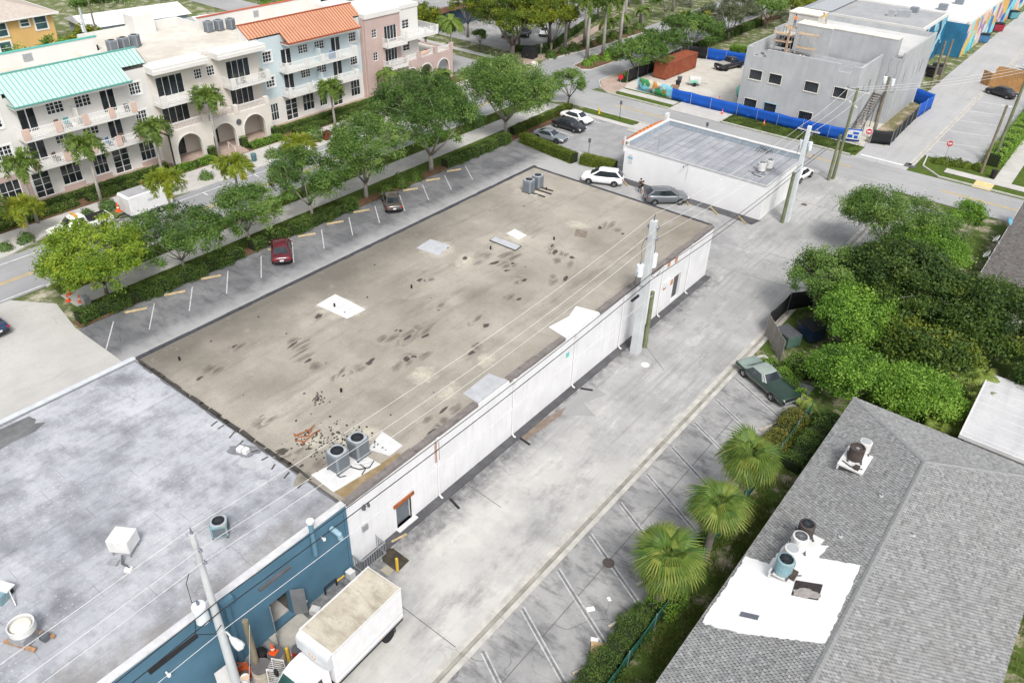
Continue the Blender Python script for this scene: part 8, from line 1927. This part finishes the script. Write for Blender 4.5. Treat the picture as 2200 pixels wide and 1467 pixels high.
# far end of the street
for i, (x, y, h, w, l) in enumerate(((-66.5, 137, 5.5, 8, 'tree leaning over the far street right kerb'), (-64, 165, 8, 11, 'dense tree right of the far street behind the white building'), (-57, 165, 7, 9, 'dense tree left of the white flat building'), (-86, 128, 9, 10, 'dense tree behind the far hedge, nearest'), (-88, 141, 9, 11, 'dense tree behind the far hedge, second'), (-90, 156, 9, 12, 'dense tree behind the far hedge, third'), (-104, 126, 8, 10, 'tree between the pavilion and the far car park'), (-78, 150, 7, 8, 'tree left of the far street'), (-80, 165, 8, 9, 'second tree left of the far street'), (-78, 182, 8, 10, 'third tree left of the far street'), (-62, 190, 8, 10, 'tree right of the far street'), (-62, 210, 8, 11, 'second tree right of the far street'), (-83, 205, 9, 12, 'tree at the far street top edge'), (-95, 135, 8, 9, 'tree beyond the far car park, left'), (-100, 150, 8, 10, 'tree beyond the far car park, right'), (-8, 175, 6, 8, 'tree at the top right edge beside the far alley'))):
    tree(l, (x, y), h, w, L_oak if i % 2 else L_fic, 60 + i, h * .25, 75, 50, .36, .75, name='street_tree', group='trees of the far street')

# ---------------------------------------------------------------- hedges and shrubs
def hedge(label, pts, w, h, lm, seed, dens=260, leaf=.11, name='hedge', z0=.05, rough=.08, group=None, cat='hedge'):
    """leafy box that follows a polyline; leaves cover a lumpy shell and fill the top layer"""
    r_ = np.random.default_rng(seed); t = thing(name, label, cat, (pts[0][0], pts[0][1], z0), 0, group); P, Nn = [], []
    core = MB()
    for a, b in zip(pts, pts[1:]):
        L = math.dist(a, b); n = int(L * (w + 2 * h) * dens); dx, dy = (b[0] - a[0]) / L, (b[1] - a[1]) / L; nx, ny = -dy, dx
        s = r_.random(n) * L; q = r_.random(n) * (w + 2 * h)
        side = np.where(q < h, -1, np.where(q < w + h, 0, 1)); off = np.where(side == 0, q - h - w / 2, side * w / 2); z = np.where(side == -1, q, np.where(side == 1, q - w - h, h))
        lump = rough * (np.sin(s * 2.1 + seed) + np.sin(s * 4.7 + 1.3 * seed) * .6 + r_.normal(0, .5, n))
        off = off + np.where(side != 0, np.sign(off) * lump, 0) - np.where(side != 0, np.sign(off) * .12 * (z / h) ** 3, 0); z = z + np.where(side == 0, lump - .25 * h * (np.abs(off) / (w / 2)) ** 4, 0)
        P.append(np.stack([a[0] - pts[0][0] + dx * s + nx * off, a[1] - pts[0][1] + dy * s + ny * off, np.maximum(z, .03)], 1))
        Nn.append(np.stack([nx * side * .9, ny * side * .9, (side == 0) * .8], 1))
        k = .78; core.bar((a[0] - pts[0][0], a[1] - pts[0][1], h * .43), (b[0] - pts[0][0], b[1] - pts[0][1], h * .43), w * k, h * .84)
    P = np.concatenate(P); Nn = np.concatenate(Nn)
    cl_ = np.sin(P[:, 0] * 3.1 + seed) * np.sin(P[:, 1] * 2.7) * .12
    tint = np.clip(r_.normal(.42, .2, len(P)) + cl_ + .12 * (P[:, 2] > h * .9), 0, 1)
    inst('foliage', leaf_cloud('foliage', P, leaf, lm, tint, up=.3, seed=seed + 3, nrm=Nn * .8), t)
    core.build('core_box', mat('hedge_core', (.02, .03, .01), .95, .4, 6), t)  # solid near-black box filling the inside of the leaf shell
    return t
G_h = 'hedges along the street edge of the stalls'
hedge('dark hedge from the concrete drive to the maroon sedan', [(-60.2, 20.9), (-59.6, 28), (-59.7, 36.4)], 1.2, .95, L_hed, 1, 330, .12, group=G_h, rough=.2)
hedge('dark hedge between the maroon and bronze sedans', [(-59.9, 37.6), (-59.7, 44), (-59.7, 50.6)], 1.2, .95, L_hed, 2, 330, .12, group=G_h, rough=.2)
hedge('loose dark hedge beyond the large oak', [(-59.8, 64.8), (-59.6, 70), (-59.6, 76.5)], 1.3, 1.1, L_hed, 3, 280, .12, group=G_h, rough=.16)
hedge('green hedge along the street side of the corner car park', [(-60.6, 78.6), (-60.7, 85), (-60.7, 92)], 1.0, 1.0, L_hedy, 4, 280, .11, rough=.06)
hedge('clipped yellow green hedge, longer piece beside the coupe', [(-58.2, 77.7), (-53.5, 76.9), (-49.2, 76.3)], 1.3, 1.2, L_hedy, 5, 380, .10, rough=.035)
hedge('clipped yellow green hedge, shorter piece behind the white suv', [(-48.6, 76.9), (-46.5, 77.2), (-44.2, 77.6)], 1.4, 1.15, L_hedy, 6, 380, .10, rough=.035)
for i, (x, y) in enumerate(((-59.7, 55.6), (-59.8, 58.2), (-59.9, 60.4))):
    pass
hedge('clipped dark hedge along the terrace below the teal roof', [(-82.7, 10), (-82.7, 43.2)], .9, .9, L_hed, 7, 200, .13, rough=.03)
hedge('low shrub row on the pavement side below the teal roof', [(-81.4, 12), (-81.4, 32.0)], 1.2, .55, L_hed, 8, 220, .13, rough=.10); hedge('low shrub row at the trailer below the teal roof', [(-81.4, 33.0), (-81.4, 38.6)], 1.2, .6, L_hed, 9, 220, .13, rough=.10); hedge('low shrub row left of the entrance steps', [(-81.3, 39.5), (-81.2, 48.4)], 1.3, .6, L_brt, 10, 220, .13, rough=.10)
hedge('low bright shrub row right of the entrance steps', [(-81.2, 53.2), (-81.2, 58.0)], 1.3, .6, L_brt, 11, 220, .13, rough=.10)
hedge('clipped dark hedge along the terrace below the orange roof', [(-82.6, 58.4), (-82.6, 78)], .9, .9, L_hed, 12, 200, .13, rough=.03); hedge('low shrub row below the orange roof', [(-81.2, 60), (-81.2, 77)], 1.1, .55, L_hed, 13, 200, .13, rough=.10)
for i, (x, y) in enumerate(((-81.9, 48.5), (-81.8, 52.9), (-81.8, 57.6))):
    o = hedge('clipped square dark topiary at the %s arcade pier' % ('left', 'middle', 'right')[i], [(x, y - .45), (x, y + .45)], .9, 1.5, L_hed, 14 + i, 260, .12, rough=.02, name='topiary')
hedge('tall clipped block hedge at the arcade of the apartment end', [(-81.9, 88.4), (-81.9, 89.8)], 1.2, 1.8, L_hed, 18, 220, .13, rough=.02, name='topiary')
hedge('dark hedge along the far car park edge', [(-85.2, 110.4), (-80.8, 113), (-83.4, 123), (-88, 140)], 1.0, 1.0, L_hed, 19, 110, .17, rough=.05)
hedge('dark hedge at the oak behind the mural fence', [(-62.1, 108.0), (-62.4, 113.5)], 1.2, 1.1, L_hed, 20, 160, .15, rough=.05)
hedge('hedge along the oaks beyond the building site', [(-62.4, 133), (-62.2, 160)], 1.4, 1.2, L_hed, 21, 90, .2, rough=.08); hedge('clipped hedge end beyond the site back fence', [(-57.5, 137), (-54.0, 137.5)], 2.0, 1.2, L_brt, 22, 120, .17, rough=.05)
hedge('ragged dark hedge along the worn stalls at the near fan palm', [(-9.95, 12), (-9.95, 20), (-9.95, 26.0)], 1.35, .95, L_hed, 23, 520, .085, rough=.2)
hedge('bright undergrowth behind the near fan palm', [(-9.6, 26.2), (-9.5, 28.6)], 1.4, .9, L_brt, 24, 420, .09, rough=.22); hedge('low weeds between the fan palms', [(-9.8, 29.5), (-9.7, 34.5)], 1.0, .45, L_hed, 25, 320, .09, rough=.15)
hedge('yellowish croton hedge between the fan palms and the green car', [(-10.1, 39.0), (-10.0, 43), (-9.9, 47.6)], 1.4, .95, leafmat('variegated_leaf', [(.05, .08, .015), (.10, .14, .02), (.24, .23, .04), (.32, .26, .08)]), 26, 420, .11, rough=.2)
hedge('leafy undergrowth inside the green screen fence', [(-8.3, 42), (-8.0, 49)], 1.4, .8, L_hed, 27, 380, .11, rough=.25); hedge('grassy bank behind the green car', [(-14.4, 52.3), (-12.2, 50.9), (-10.6, 49.6)], 1.2, .7, L_brt, 28, 380, .10, rough=.2)
hedge('undergrowth around the bin enclosure', [(-13.0, 53.5), (-11.0, 53.0), (-9.5, 55.5)], 2.0, .9, L_brt, 29, 240, .12, rough=.25)
hedge('bright green hedge at the right edge of the far car park', [(-9.9, 110.5), (-9.6, 120), (-9.4, 135), (-9.2, 150)], 1.8, 1.6, L_brt, 30, 110, .17, rough=.22)
def bushes(label_fn, spots, lm, seed, group, name='shrub', h=.8, w=1.2, leaf=.14, n=700):
    ms = []
    for k in range(3):
        r_ = np.random.default_rng(seed + k); d_ = r_.normal(size=(n, 3)); d_ /= np.linalg.norm(d_, axis=1, keepdims=True); d_[:, 2] = np.abs(d_[:, 2])
        p = d_ * (r_.uniform(.65, 1.05, n) * (1 + .18 * np.sin(d_[:, 0] * 5 + k) * np.sin(d_[:, 1] * 4)))[:, None] * np.array([w / 2, w / 2, h])
        ms.append(leaf_cloud('foliage', p, leaf, lm, np.clip(r_.normal(.45, .2, n), 0, 1), up=.3, seed=seed + k, nrm=d_ * .6))
    stem = MB().cyl(0, 0, 0, h * .6, .05, n=6).mesh('stem', M_bark)
    for i, (x, y, s) in enumerate(spots):
        t = thing(name, label_fn(i), 'shrub', (x, y, .08), i * 1.7, group, s); inst('foliage', ms[i % 3], t); inst('stem', stem, t)
bushes(lambda i: 'rounded shrub in the bed under the big street oak, %s from the left' % ('first', 'second', 'third')[i], [(-59.8, 55.2, 1.3), (-59.9, 57.6, 1.45), (-59.9, 59.9, 1.3)], L_hed, 100, 'shrubs under the big street oak', h=1.0, w=1.6, leaf=.13, n=1100)
bushes(lambda i: 'red leaved shrub in the bed opposite the oaks, %s from the left' % ORD[(1, 2, 3, 4, 5, 0)[i]], [(-77.5, 60.2, 1), (-76.9, 61.6, .9), (-77.9, 62.6, 1.0), (-76.6, 63.4, .8), (-77.4, 64.8, .9), (-78.2, 58.9, .9)], L_red, 110, 'red shrubs opposite the oaks', h=.6, w=1.4)
bushes(lambda i: 'dark kerb bed shrub before the apartment block, %s from left' % ORD[(10, 5, 6, 7, 8, 9, 3, 2, 4, 1, 0, 11, 12, 13, 14, 15)[i]], [(-78.2, 60.6, 2.2), (-77.4, 44.6, 1.2), (-76.9, 47.2, 1.2), (-77.2, 53.5, 1.3), (-77.0, 55.2, 1.3), (-77.4, 56.8, 1.2), (-78.4, 33.6, 1.3), (-78.0, 31.2, 1.1), (-77.6, 40.2, 1.3), (-77.2, 24.8, 1.2), (-77.0, 22.8, 1.0), (-78, 68, 1.2), (-78, 71, 1.3), (-77.6, 75, 1.3), (-78, 80, 1.4), (-77.5, 84, 1.3)], L_oak, 120, 'kerb bed shrubs before the apartment block', h=.75, w=1.5)
bushes(lambda i: 'grassy tuft in the sidewalk verge along the stalls, %s from the left' % ORD[i], [(-66.4 + .5 * math.sin(i * 3), 31 + i * 4.1, 1.0 + .4 * math.sin(i * 2.1)) for i in range(13)], L_brt, 130, 'tufts in the sidewalk verge', h=.6, w=1.3)
bushes(lambda i: 'green shrub on the planted island, %s from the near end' % ORD[i], [(-71.2, 112.2, 1.4), (-71.8, 115, 1.5), (-70.6, 117, 1.4), (-72.0, 119.5, 1.5), (-71.5, 123, 1.5), (-72, 127, 1.5), (-71.8, 131, 1.4)], L_brt, 140, 'island shrubs beyond the crossing', h=.7, w=1.6, leaf=.18, n=500)
bushes(lambda i: 'dark shrub left of the road beyond the crossing, %s from near end' % ORD[i], [(-78.3, 111.8, 1.5), (-78.2, 115, 1.4), (-78, 118, 1.7), (-77.8, 122, 1.5), (-77.2, 126, 1.6), (-77.6, 130, 1.6), (-77.4, 135, 1.6), (-77.5, 139, 1.6)], L_hed, 150, 'bed shrubs beyond the crossing', h=.8, w=1.7, leaf=.18, n=500)
bushes(lambda i: 'yellow green shrub by the far do not enter sign, %s from the left' % ORD[(1, 2, 0, 3, 4)[i]], [(-14.6, 107.4, 1.2), (-13.3, 107.8, 1.2), (-15.4, 107.0, .9), (-12.2, 108.0, 1.0), (-10.9, 108.4, 1.2)], L_hedy, 160, 'shrubs at the far car park corner', h=.65, w=1.6, leaf=.16, n=500)
bushes(lambda i: 'potted plant on the cream middle balconies, %s from the left' % ORD[i], [(-83.4, 54.2, .8), (-83.2, 55.2, .7), (-83.3, 58.0, .8)], L_grey, 170, 'plants on the middle balconies', h=1.6, w=1.2, leaf=.16, n=260)
for o in [o for o in bpy.data.objects if o.get('group') == 'plants on the middle balconies']: o.location.z = F3
# ---------------------------------------------------------------- palms
def frond_mesh(name, L, nleaf, ll, lm, seed, droop=.9, plume=False, width=.05, lift=.5, vee=.5):
    """arching rib along +x with leaflets; built from a base at the origin"""
    r_ = np.random.default_rng(seed); V, Q, T = [], [], []
    def rib(f): x = L * (f - .12 * f ** 3); return np.array([x * (1 - .25 * droop * f * f), 0, L * (lift * f - (lift + droop) * .62 * f ** 2.2)])
    for i in range(nleaf):
        f = .14 + .86 * i / nleaf; p = rib(f); tg = rib(min(1, f + .02)) - rib(f - .02); tg /= np.linalg.norm(tg); side = np.array([0, 1, 0.]); up = np.cross(tg, side); up = -up if up[2] < 0 else up
        l = ll * (math.sin(math.pi * (.12 + .80 * f)) ** .6) * r_.uniform(.85, 1.1)
        for s_ in (-1, 1):
            a = r_.uniform(-1.2, 1.4) if plume else vee * r_.uniform(.6, 1.3)
            d = side * s_ * math.cos(a) + up * math.sin(a) + tg * .55; d /= np.linalg.norm(d)
            wv = np.cross(d, up if abs(d @ up) < .9 else side); wv /= np.linalg.norm(wv); wv *= width
            m_ = p + d * l * .55; e = p + d * l + np.array([0, 0, -l * (.25 if plume else .45)])
            b = len(V); V += [p - wv * .5, p + wv * .5, m_ + wv, m_ - wv, e]
            Q += [(b, b + 1, b + 2, b + 3), (b + 3, b + 2, b + 4, b + 4)]; tt = np.clip(r_.normal(.5, .18), 0, 1); T += [tt, tt]
    n = 8
    for i in range(n):
        p0, p1 = rib(i / n), rib((i + 1) / n); w = .05 * (1 - i / n) + .012; b = len(V); V += [p0 + (0, w, 0), p0 - (0, w, 0), p1 - (0, w * .8, 0), p1 + (0, w * .8, 0)]; Q.append((b, b + 1, b + 2, b + 3)); T.append(.75)
    me = bpy.data.meshes.new(name); me.from_pydata([tuple(v) for v in V], [], [tuple(dict.fromkeys(q)) for q in Q]); me.materials.append(lm)
    at = me.attributes.new('tint', 'FLOAT', 'FACE'); at.data.foreach_set('value', T); me.update(); return me
L_palm = leafmat('palm_leaf', [(0.066, 0.11, 0.022), (0.11, 0.187, 0.033), (0.176, 0.264, 0.044), (0.286, 0.33, 0.077)]); L_palmy = leafmat('yellow_palm_leaf', [(.12, .17, .02), (.20, .27, .025), (.30, .34, .03), (.36, .30, .05)]); L_palmd = leafmat('royal_palm_leaf', [(0.055, 0.11, 0.022), (0.099, 0.176, 0.031), (0.154, 0.231, 0.039), (0.33, 0.33, 0.055)])
FX = [frond_mesh('foxtail_frond_%d' % i, 2.0, 40, .52, L_palm, 200 + i, 1.0, True, .045, .62) for i in range(3)]; FXY = [frond_mesh('yellow_foxtail_frond_%d' % i, 2.0, 40, .52, L_palmy, 210 + i, 1.0, True, .045, .62) for i in range(3)]
FR = [frond_mesh('royal_frond_%d' % i, 3.6, 46, .8, L_palmd, 220 + i, .9, True, .06, .55) for i in range(3)]; FC = [frond_mesh('coconut_frond_%d' % i, 3.2, 44, .75, L_palm, 230 + i, .85, False, .055, .45, .1) for i in range(3)]
M_ptr = mat('palm_trunk_grey', (.34, .32, .29), .9, .2, 1.0, 8); M_csh = mat('crownshaft_green', (.16, .24, .08), .6, .15)
def palm(label, loc, h, fr, nf, group, r0=.16, name='feather_palm', s=1.0, seed=0, bulge=False):
    r_ = random.Random(seed); t = thing(name, label, 'palm', (loc[0], loc[1], .05), 0, group); hh = h
    lean = (r_.uniform(-.2, .2), r_.uniform(-.2, .2))
    pr_ = [(0, 0, -.1), (lean[0] * .3, lean[1] * .3, hh * .5), (lean[0], lean[1], hh)]
    MB().tube(pr_, r0 * (1.3 if bulge else 1.15), 10, r1=r0 * .7).build('trunk', M_ptr, t, smooth=True)
    MB().tube([(lean[0], lean[1], hh - .05), (lean[0], lean[1], hh + .7 * s)], r0 * .8, 8, r1=r0 * .4).build('crownshaft', M_csh, t, smooth=True)
    for i in range(nf):
        a = 2 * math.pi * i / nf * 1.0 + r_.uniform(-.25, .25) + (i % 2) * .3; el = (-.62, -.25, .12)[i % 3] + r_.uniform(-.15, .15)
        sc_ = s * r_.uniform(.85, 1.1)
        o = inst('frond', fr[i % len(fr)], t, (lean[0], lean[1], hh + .62 * s), (0, 0, 0), sc_); o.rotation_euler = (r_.uniform(-.2, .2), el, a)
    return t
G_f = 'foxtail palms along the street'
for i, (x, y, h, yl, l) in enumerate(((-80.2, 27.3, 5.1, 0, 'foxtail palm at the shop windows near the left edge'), (-78.6, 33.2, 5.6, 0, 'tall foxtail palm behind the white trailer'), (-80.8, 41.4, 4.7, 0, 'foxtail palm left of the entrance arches'), (-80.9, 48.8, 6.2, 0, 'tallest foxtail palm at the entrance steps'), (-66.6, 34.3, 5.0, 1, 'yellowish foxtail palm in the near verge by the trailer'), (-66.6, 41.4, 4.5, 1, 'yellowish foxtail palm in the near verge, second along'), (-66.7, 49.5, 4.3, 1, 'yellowish foxtail palm in the near verge beside the blue pickup'), (-79.6, 65.4, 3.9, 0, 'foxtail palm before the pale blue shop fronts'), (-77.4, 25.3, 2.1, 1, 'short yellowish foxtail palm at the left edge by the white pickup'), (-77.4, 22.4, 3.9, 0, 'thin foxtail palm at the far left edge'))):
    palm(l, (x, y), h + .2, FXY if yl else FX, 15, G_f, .16, 'foxtail_palm', 1.28, i)
palm('coconut palm at the end of the apartment block', (-84.6, 94.0), 6.6, FC, 17, 'coconut palms at the apartment end', .14, 'coconut_palm', 1.0, 31); palm('young coconut palm before the mauve tower', (-81.6, 77.4), 3.3, FC, 13, 'coconut palms at the apartment end', .12, 'coconut_palm', .72, 32); palm('low bushy palm before the arcade of the apartment end', (-80.2, 86.6), 1.6, FC, 12, 'coconut palms at the apartment end', .12, 'coconut_palm', .7, 33)
G_r = 'royal palms beyond the crossing'
for i, (x, y, h, l) in enumerate(((-73.4, 115.2, 8.2, 'royal palm on the island, nearest'), (-72.4, 118.6, 7.8, 'royal palm on the island, second'), (-71.9, 123, 8.4, 'royal palm on the island, third'), (-79.2, 117, 8.5, 'royal palm in the left bed, nearest'), (-79.8, 124, 8.8, 'royal palm in the left bed, second'), (-79.5, 137, 9, 'royal palm in the left bed, third'), (-79.5, 143, 8.5, 'royal palm in the left bed, fourth'), (-80.5, 158, 9, 'royal palm far along the street, left'), (-79.5, 164, 9, 'royal palm far along the street, right'), (-66, 178, 8, 'royal palm at the top edge of the far street'))):
    palm(l, (x, y), h, FR, 14, G_r, .26, 'royal_palm', .95, 50 + i, True)
for i, (x, y, l) in enumerate(((-77.9, 128, 'small palm in the far left bed, nearest'), (-77.6, 133, 'small palm in the far left bed, middle'), (-77.8, 141, 'small palm in the far left bed, furthest'), (-63.0, 150, 'small palm right of the far street'))):
    palm(l, (x, y), 2.6, FC, 12, 'small palms beyond the crossing', .12, 'coconut_palm', .75, 70 + i)
# cabbage palms: fan leaves, each leaf its own part
def fan_mesh(name, R0, nseg, lm, seed, pet=1.0, tb=0.0):
    r_ = np.random.default_rng(seed); V, F_, T = [], [], []
    for i in range(nseg):
        a = (i / (nseg - 1) - .5) * math.radians(250); f = abs(a) / math.radians(125); L = R0 * (1 - .28 * f * f) * r_.uniform(.9, 1.06)
        fold = -.18 * f
        def pt(q, w): 
            rr = L * q; x = pet + rr * math.cos(a) * .95; y = rr * math.sin(a) * .85; z = -.10 * abs(y) + fold * rr * .3 - (.60 * L) * max(0, q - .35) ** 1.6 * 1.9
            nx, ny = -math.sin(a), math.cos(a); return (x + nx * w, y + ny * w, z)
        w0 = .012; w1 = .040 + .006 * r_.random(); b = len(V)
        V += [pt(.06, -w0), pt(.06, w0), pt(.45, w1), pt(.45, -w1), pt(.78, w1 * .6), pt(.78, -w1 * .6), pt(1.0 + .06 * r_.random(), 0)]
        F_ += [(b, b + 1, b + 2, b + 3), (b + 3, b + 2, b + 4, b + 5), (b + 5, b + 4, b + 6)]; tt = float(np.clip(r_.normal(.45 + tb, .14), 0, 1)); T += [tt, min(1, tt + .04), min(1, tt + .16)]
    b = len(V); V += [(0, -.03, 0), (0, .03, 0), (pet + .1, .016, -.0), (pet + .1, -.016, -.0)]; F_.append((b, b + 1, b + 2, b + 3)); T.append(.6)
    me = bpy.data.meshes.new(name); me.from_pydata(V, [], F_); me.materials.append(lm); at = me.attributes.new('tint', 'FLOAT', 'FACE'); at.data.foreach_set('value', T); me.update(); return me
L_sab = leafmat('cabbage_palm_leaf', [(.03, .07, .014), (.07, .135, .022), (.14, .21, .032), (.29, .30, .06)], .3); L_sabd = leafmat('dry_palm_leaf', [(.20, .15, .09), (.28, .23, .15), (.34, .28, .2)], .2); L_saby = leafmat('pale_fan_leaf', [(.10, .16, .03), (.18, .26, .045), (.27, .34, .07), (.36, .40, .12)], .35)
FAN = [fan_mesh('fan_leaf_%d' % i, 1.08, 26, L_sab, 300 + i, .75, .05 * i) for i in range(4)]; FAND = [fan_mesh('dry_fan_leaf_%d' % i, .95, 26, L_sabd, 310 + i, .8) for i in range(2)]; FANY = [fan_mesh('pale_fan_leaf_%d' % i, 1.0, 30, L_saby, 320 + i, .55) for i in range(3)]
def fanpalm(label, loc, h, n, seed, fm=None, s=1.0, dry=8, name='cabbage_palm'):
    r_ = random.Random(seed); t = thing(name, label, 'palm', (loc[0], loc[1], 0), 0, None)
    MB().cyl(0, 0, -.1, h, .22 * s, .17 * s, 12).build('trunk', M_bark, t)
    bm_ = MB()
    for i in range(26):
        a = i * 2.4; z = h - .95 + .9 * i / 26; bm_.bar((.16 * s * math.cos(a), .16 * s * math.sin(a), z), (.34 * s * math.cos(a), .34 * s * math.sin(a), z + .35), .08, .03)
    bm_.build('leaf_boots', M_barkl, t)
    fm = fm or FAN
    for i in range(n):
        f = (i + .5) / n; el = math.asin(max(-1, min(1, .93 - 1.64 * f))) ; a = i * 2.39996 + r_.uniform(-.15, .15)
        el += r_.uniform(-.24, .2)
        o = inst('fan_leaf', fm[i % len(fm)], t, (0, 0, h + .05), (0, 0, 0), s * r_.uniform(.72, 1.12) * (.62 + .38 * min(1, i / 14))); o.rotation_euler = (r_.uniform(-.5, .5), -el + .12, a)
    for i in range(dry):
        o = inst('dry_fan_leaf', FAND[i % 2], t, (0, 0, h - .1), (0, 0, 0), s * .9); o.rotation_euler = (r_.uniform(-.4, .4), R_(62) + r_.uniform(-.2, .25), i * 2.4)
    return t
fanpalm('nearest of the three bushy cabbage palms by the worn stalls', (-9.75, 26.9), 4.25, 84, 1, s=1.17, dry=18)
fanpalm('middle one of the three bushy cabbage palms by the worn stalls', (-9.25, 31.7), 4.6, 78, 2, s=1.06, dry=12)
fanpalm('furthest of the three bushy cabbage palms by the worn stalls', (-9.45, 36.0), 5.0, 80, 3, s=1.12, dry=7)
for i, (x, y, h, l) in enumerate(((-2.0, 56.4, 3.0, 'pale fan palm clump by the mango, left crown'), (-.6, 57.2, 3.0, 'pale fan palm clump by the mango, rear crown'), (.1, 55.4, 2.5, 'pale fan palm clump by the pale flat roof, right crown'), (-.7, 53.9, 1.9, 'pale fan palm clump by the pale flat roof, lower crown'), (-1.7, 51.1, 1.3, 'small pale fan palm at the far eave of the shingled roof'), (-1.2, 52.6, 1.2, 'small pale fan palm between the eave and the flat roof'))):
    fanpalm(l, (x, y), h, 34, 10 + i, FANY, .85, 2, 'pale_fan_palm')
fanpalm('young fan palm with yellowed leaves at the nose of the green car', (-10.2, 49.3), .5, 14, 30, FANY, .8, 2, 'pale_fan_palm')
# grass tufts on the bare yard strip (uncountable)
def tufts(name, label, x0, y0, x1, y1, n, seed, lm, z=0.0, hgt=.16):
    r_ = np.random.default_rng(seed); c = np.stack([r_.uniform(x0, x1, n), r_.uniform(y0, y1, n), np.full(n, z)], 1)
    keep = (np.sin(c[:, 0] * 1.9 + 2 * np.sin(c[:, 1] * .7)) * np.sin(c[:, 1] * 1.3 + np.sin(c[:, 0] * 2.2)) + r_.normal(0, .35, n)) > -.15; c = c[keep]; n = len(c)
    a = r_.uniform(0, 6.28, n); d = np.stack([np.cos(a), np.sin(a), np.zeros(n)], 1); h = hgt * r_.uniform(.4, 1.2, n)[:, None]; up = np.array([0, 0, 1.])
    ln = np.stack([np.cos(a + 1.3), np.sin(a + 1.3), np.zeros(n)], 1) * h * .6
    v = np.stack([c - d * .022, c + d * .022, c + up * h * .7 + ln * .5 + d * .014, c + up * h + ln], 1).reshape(-1, 3)
    o = inst(name, np_mesh(name, v, np.arange(n * 4).reshape(-1, 4), lm, np.clip(r_.normal(.4, .25, n), 0, 1))); return tag(o, label, 'grass', kind='stuff')
L_gr = leafmat('grass_blade', [(.04, .075, .012), (.08, .13, .02), (.14, .18, .035), (.26, .23, .09)], .3)
tufts('grass', 'patchy grass between the green fence and the shingled house', -9.3, 14, -5.8, 49, 60000, 1, L_gr, -.02, .15)
tufts('grass', 'grass of the verge strip along the sidewalk', -62.4, 23.6, -60.5, 50, 26000, 2, L_gr, .07, .13)
tufts('grass', 'grass of the street side verge', -67.6, 22.3, -65.3, 88, 40000, 3, L_gr, .06, .15)
tufts('grass', 'grass along the blue site fence', -42.4, 102.4, -24.2, 105.9, 22000, 4, L_gr, .02, .2)
tufts('grass', 'grass at the right edge beyond the shingled house', 4.4, 20, 9, 50, 20000, 5, L_gr, -.02, .2)
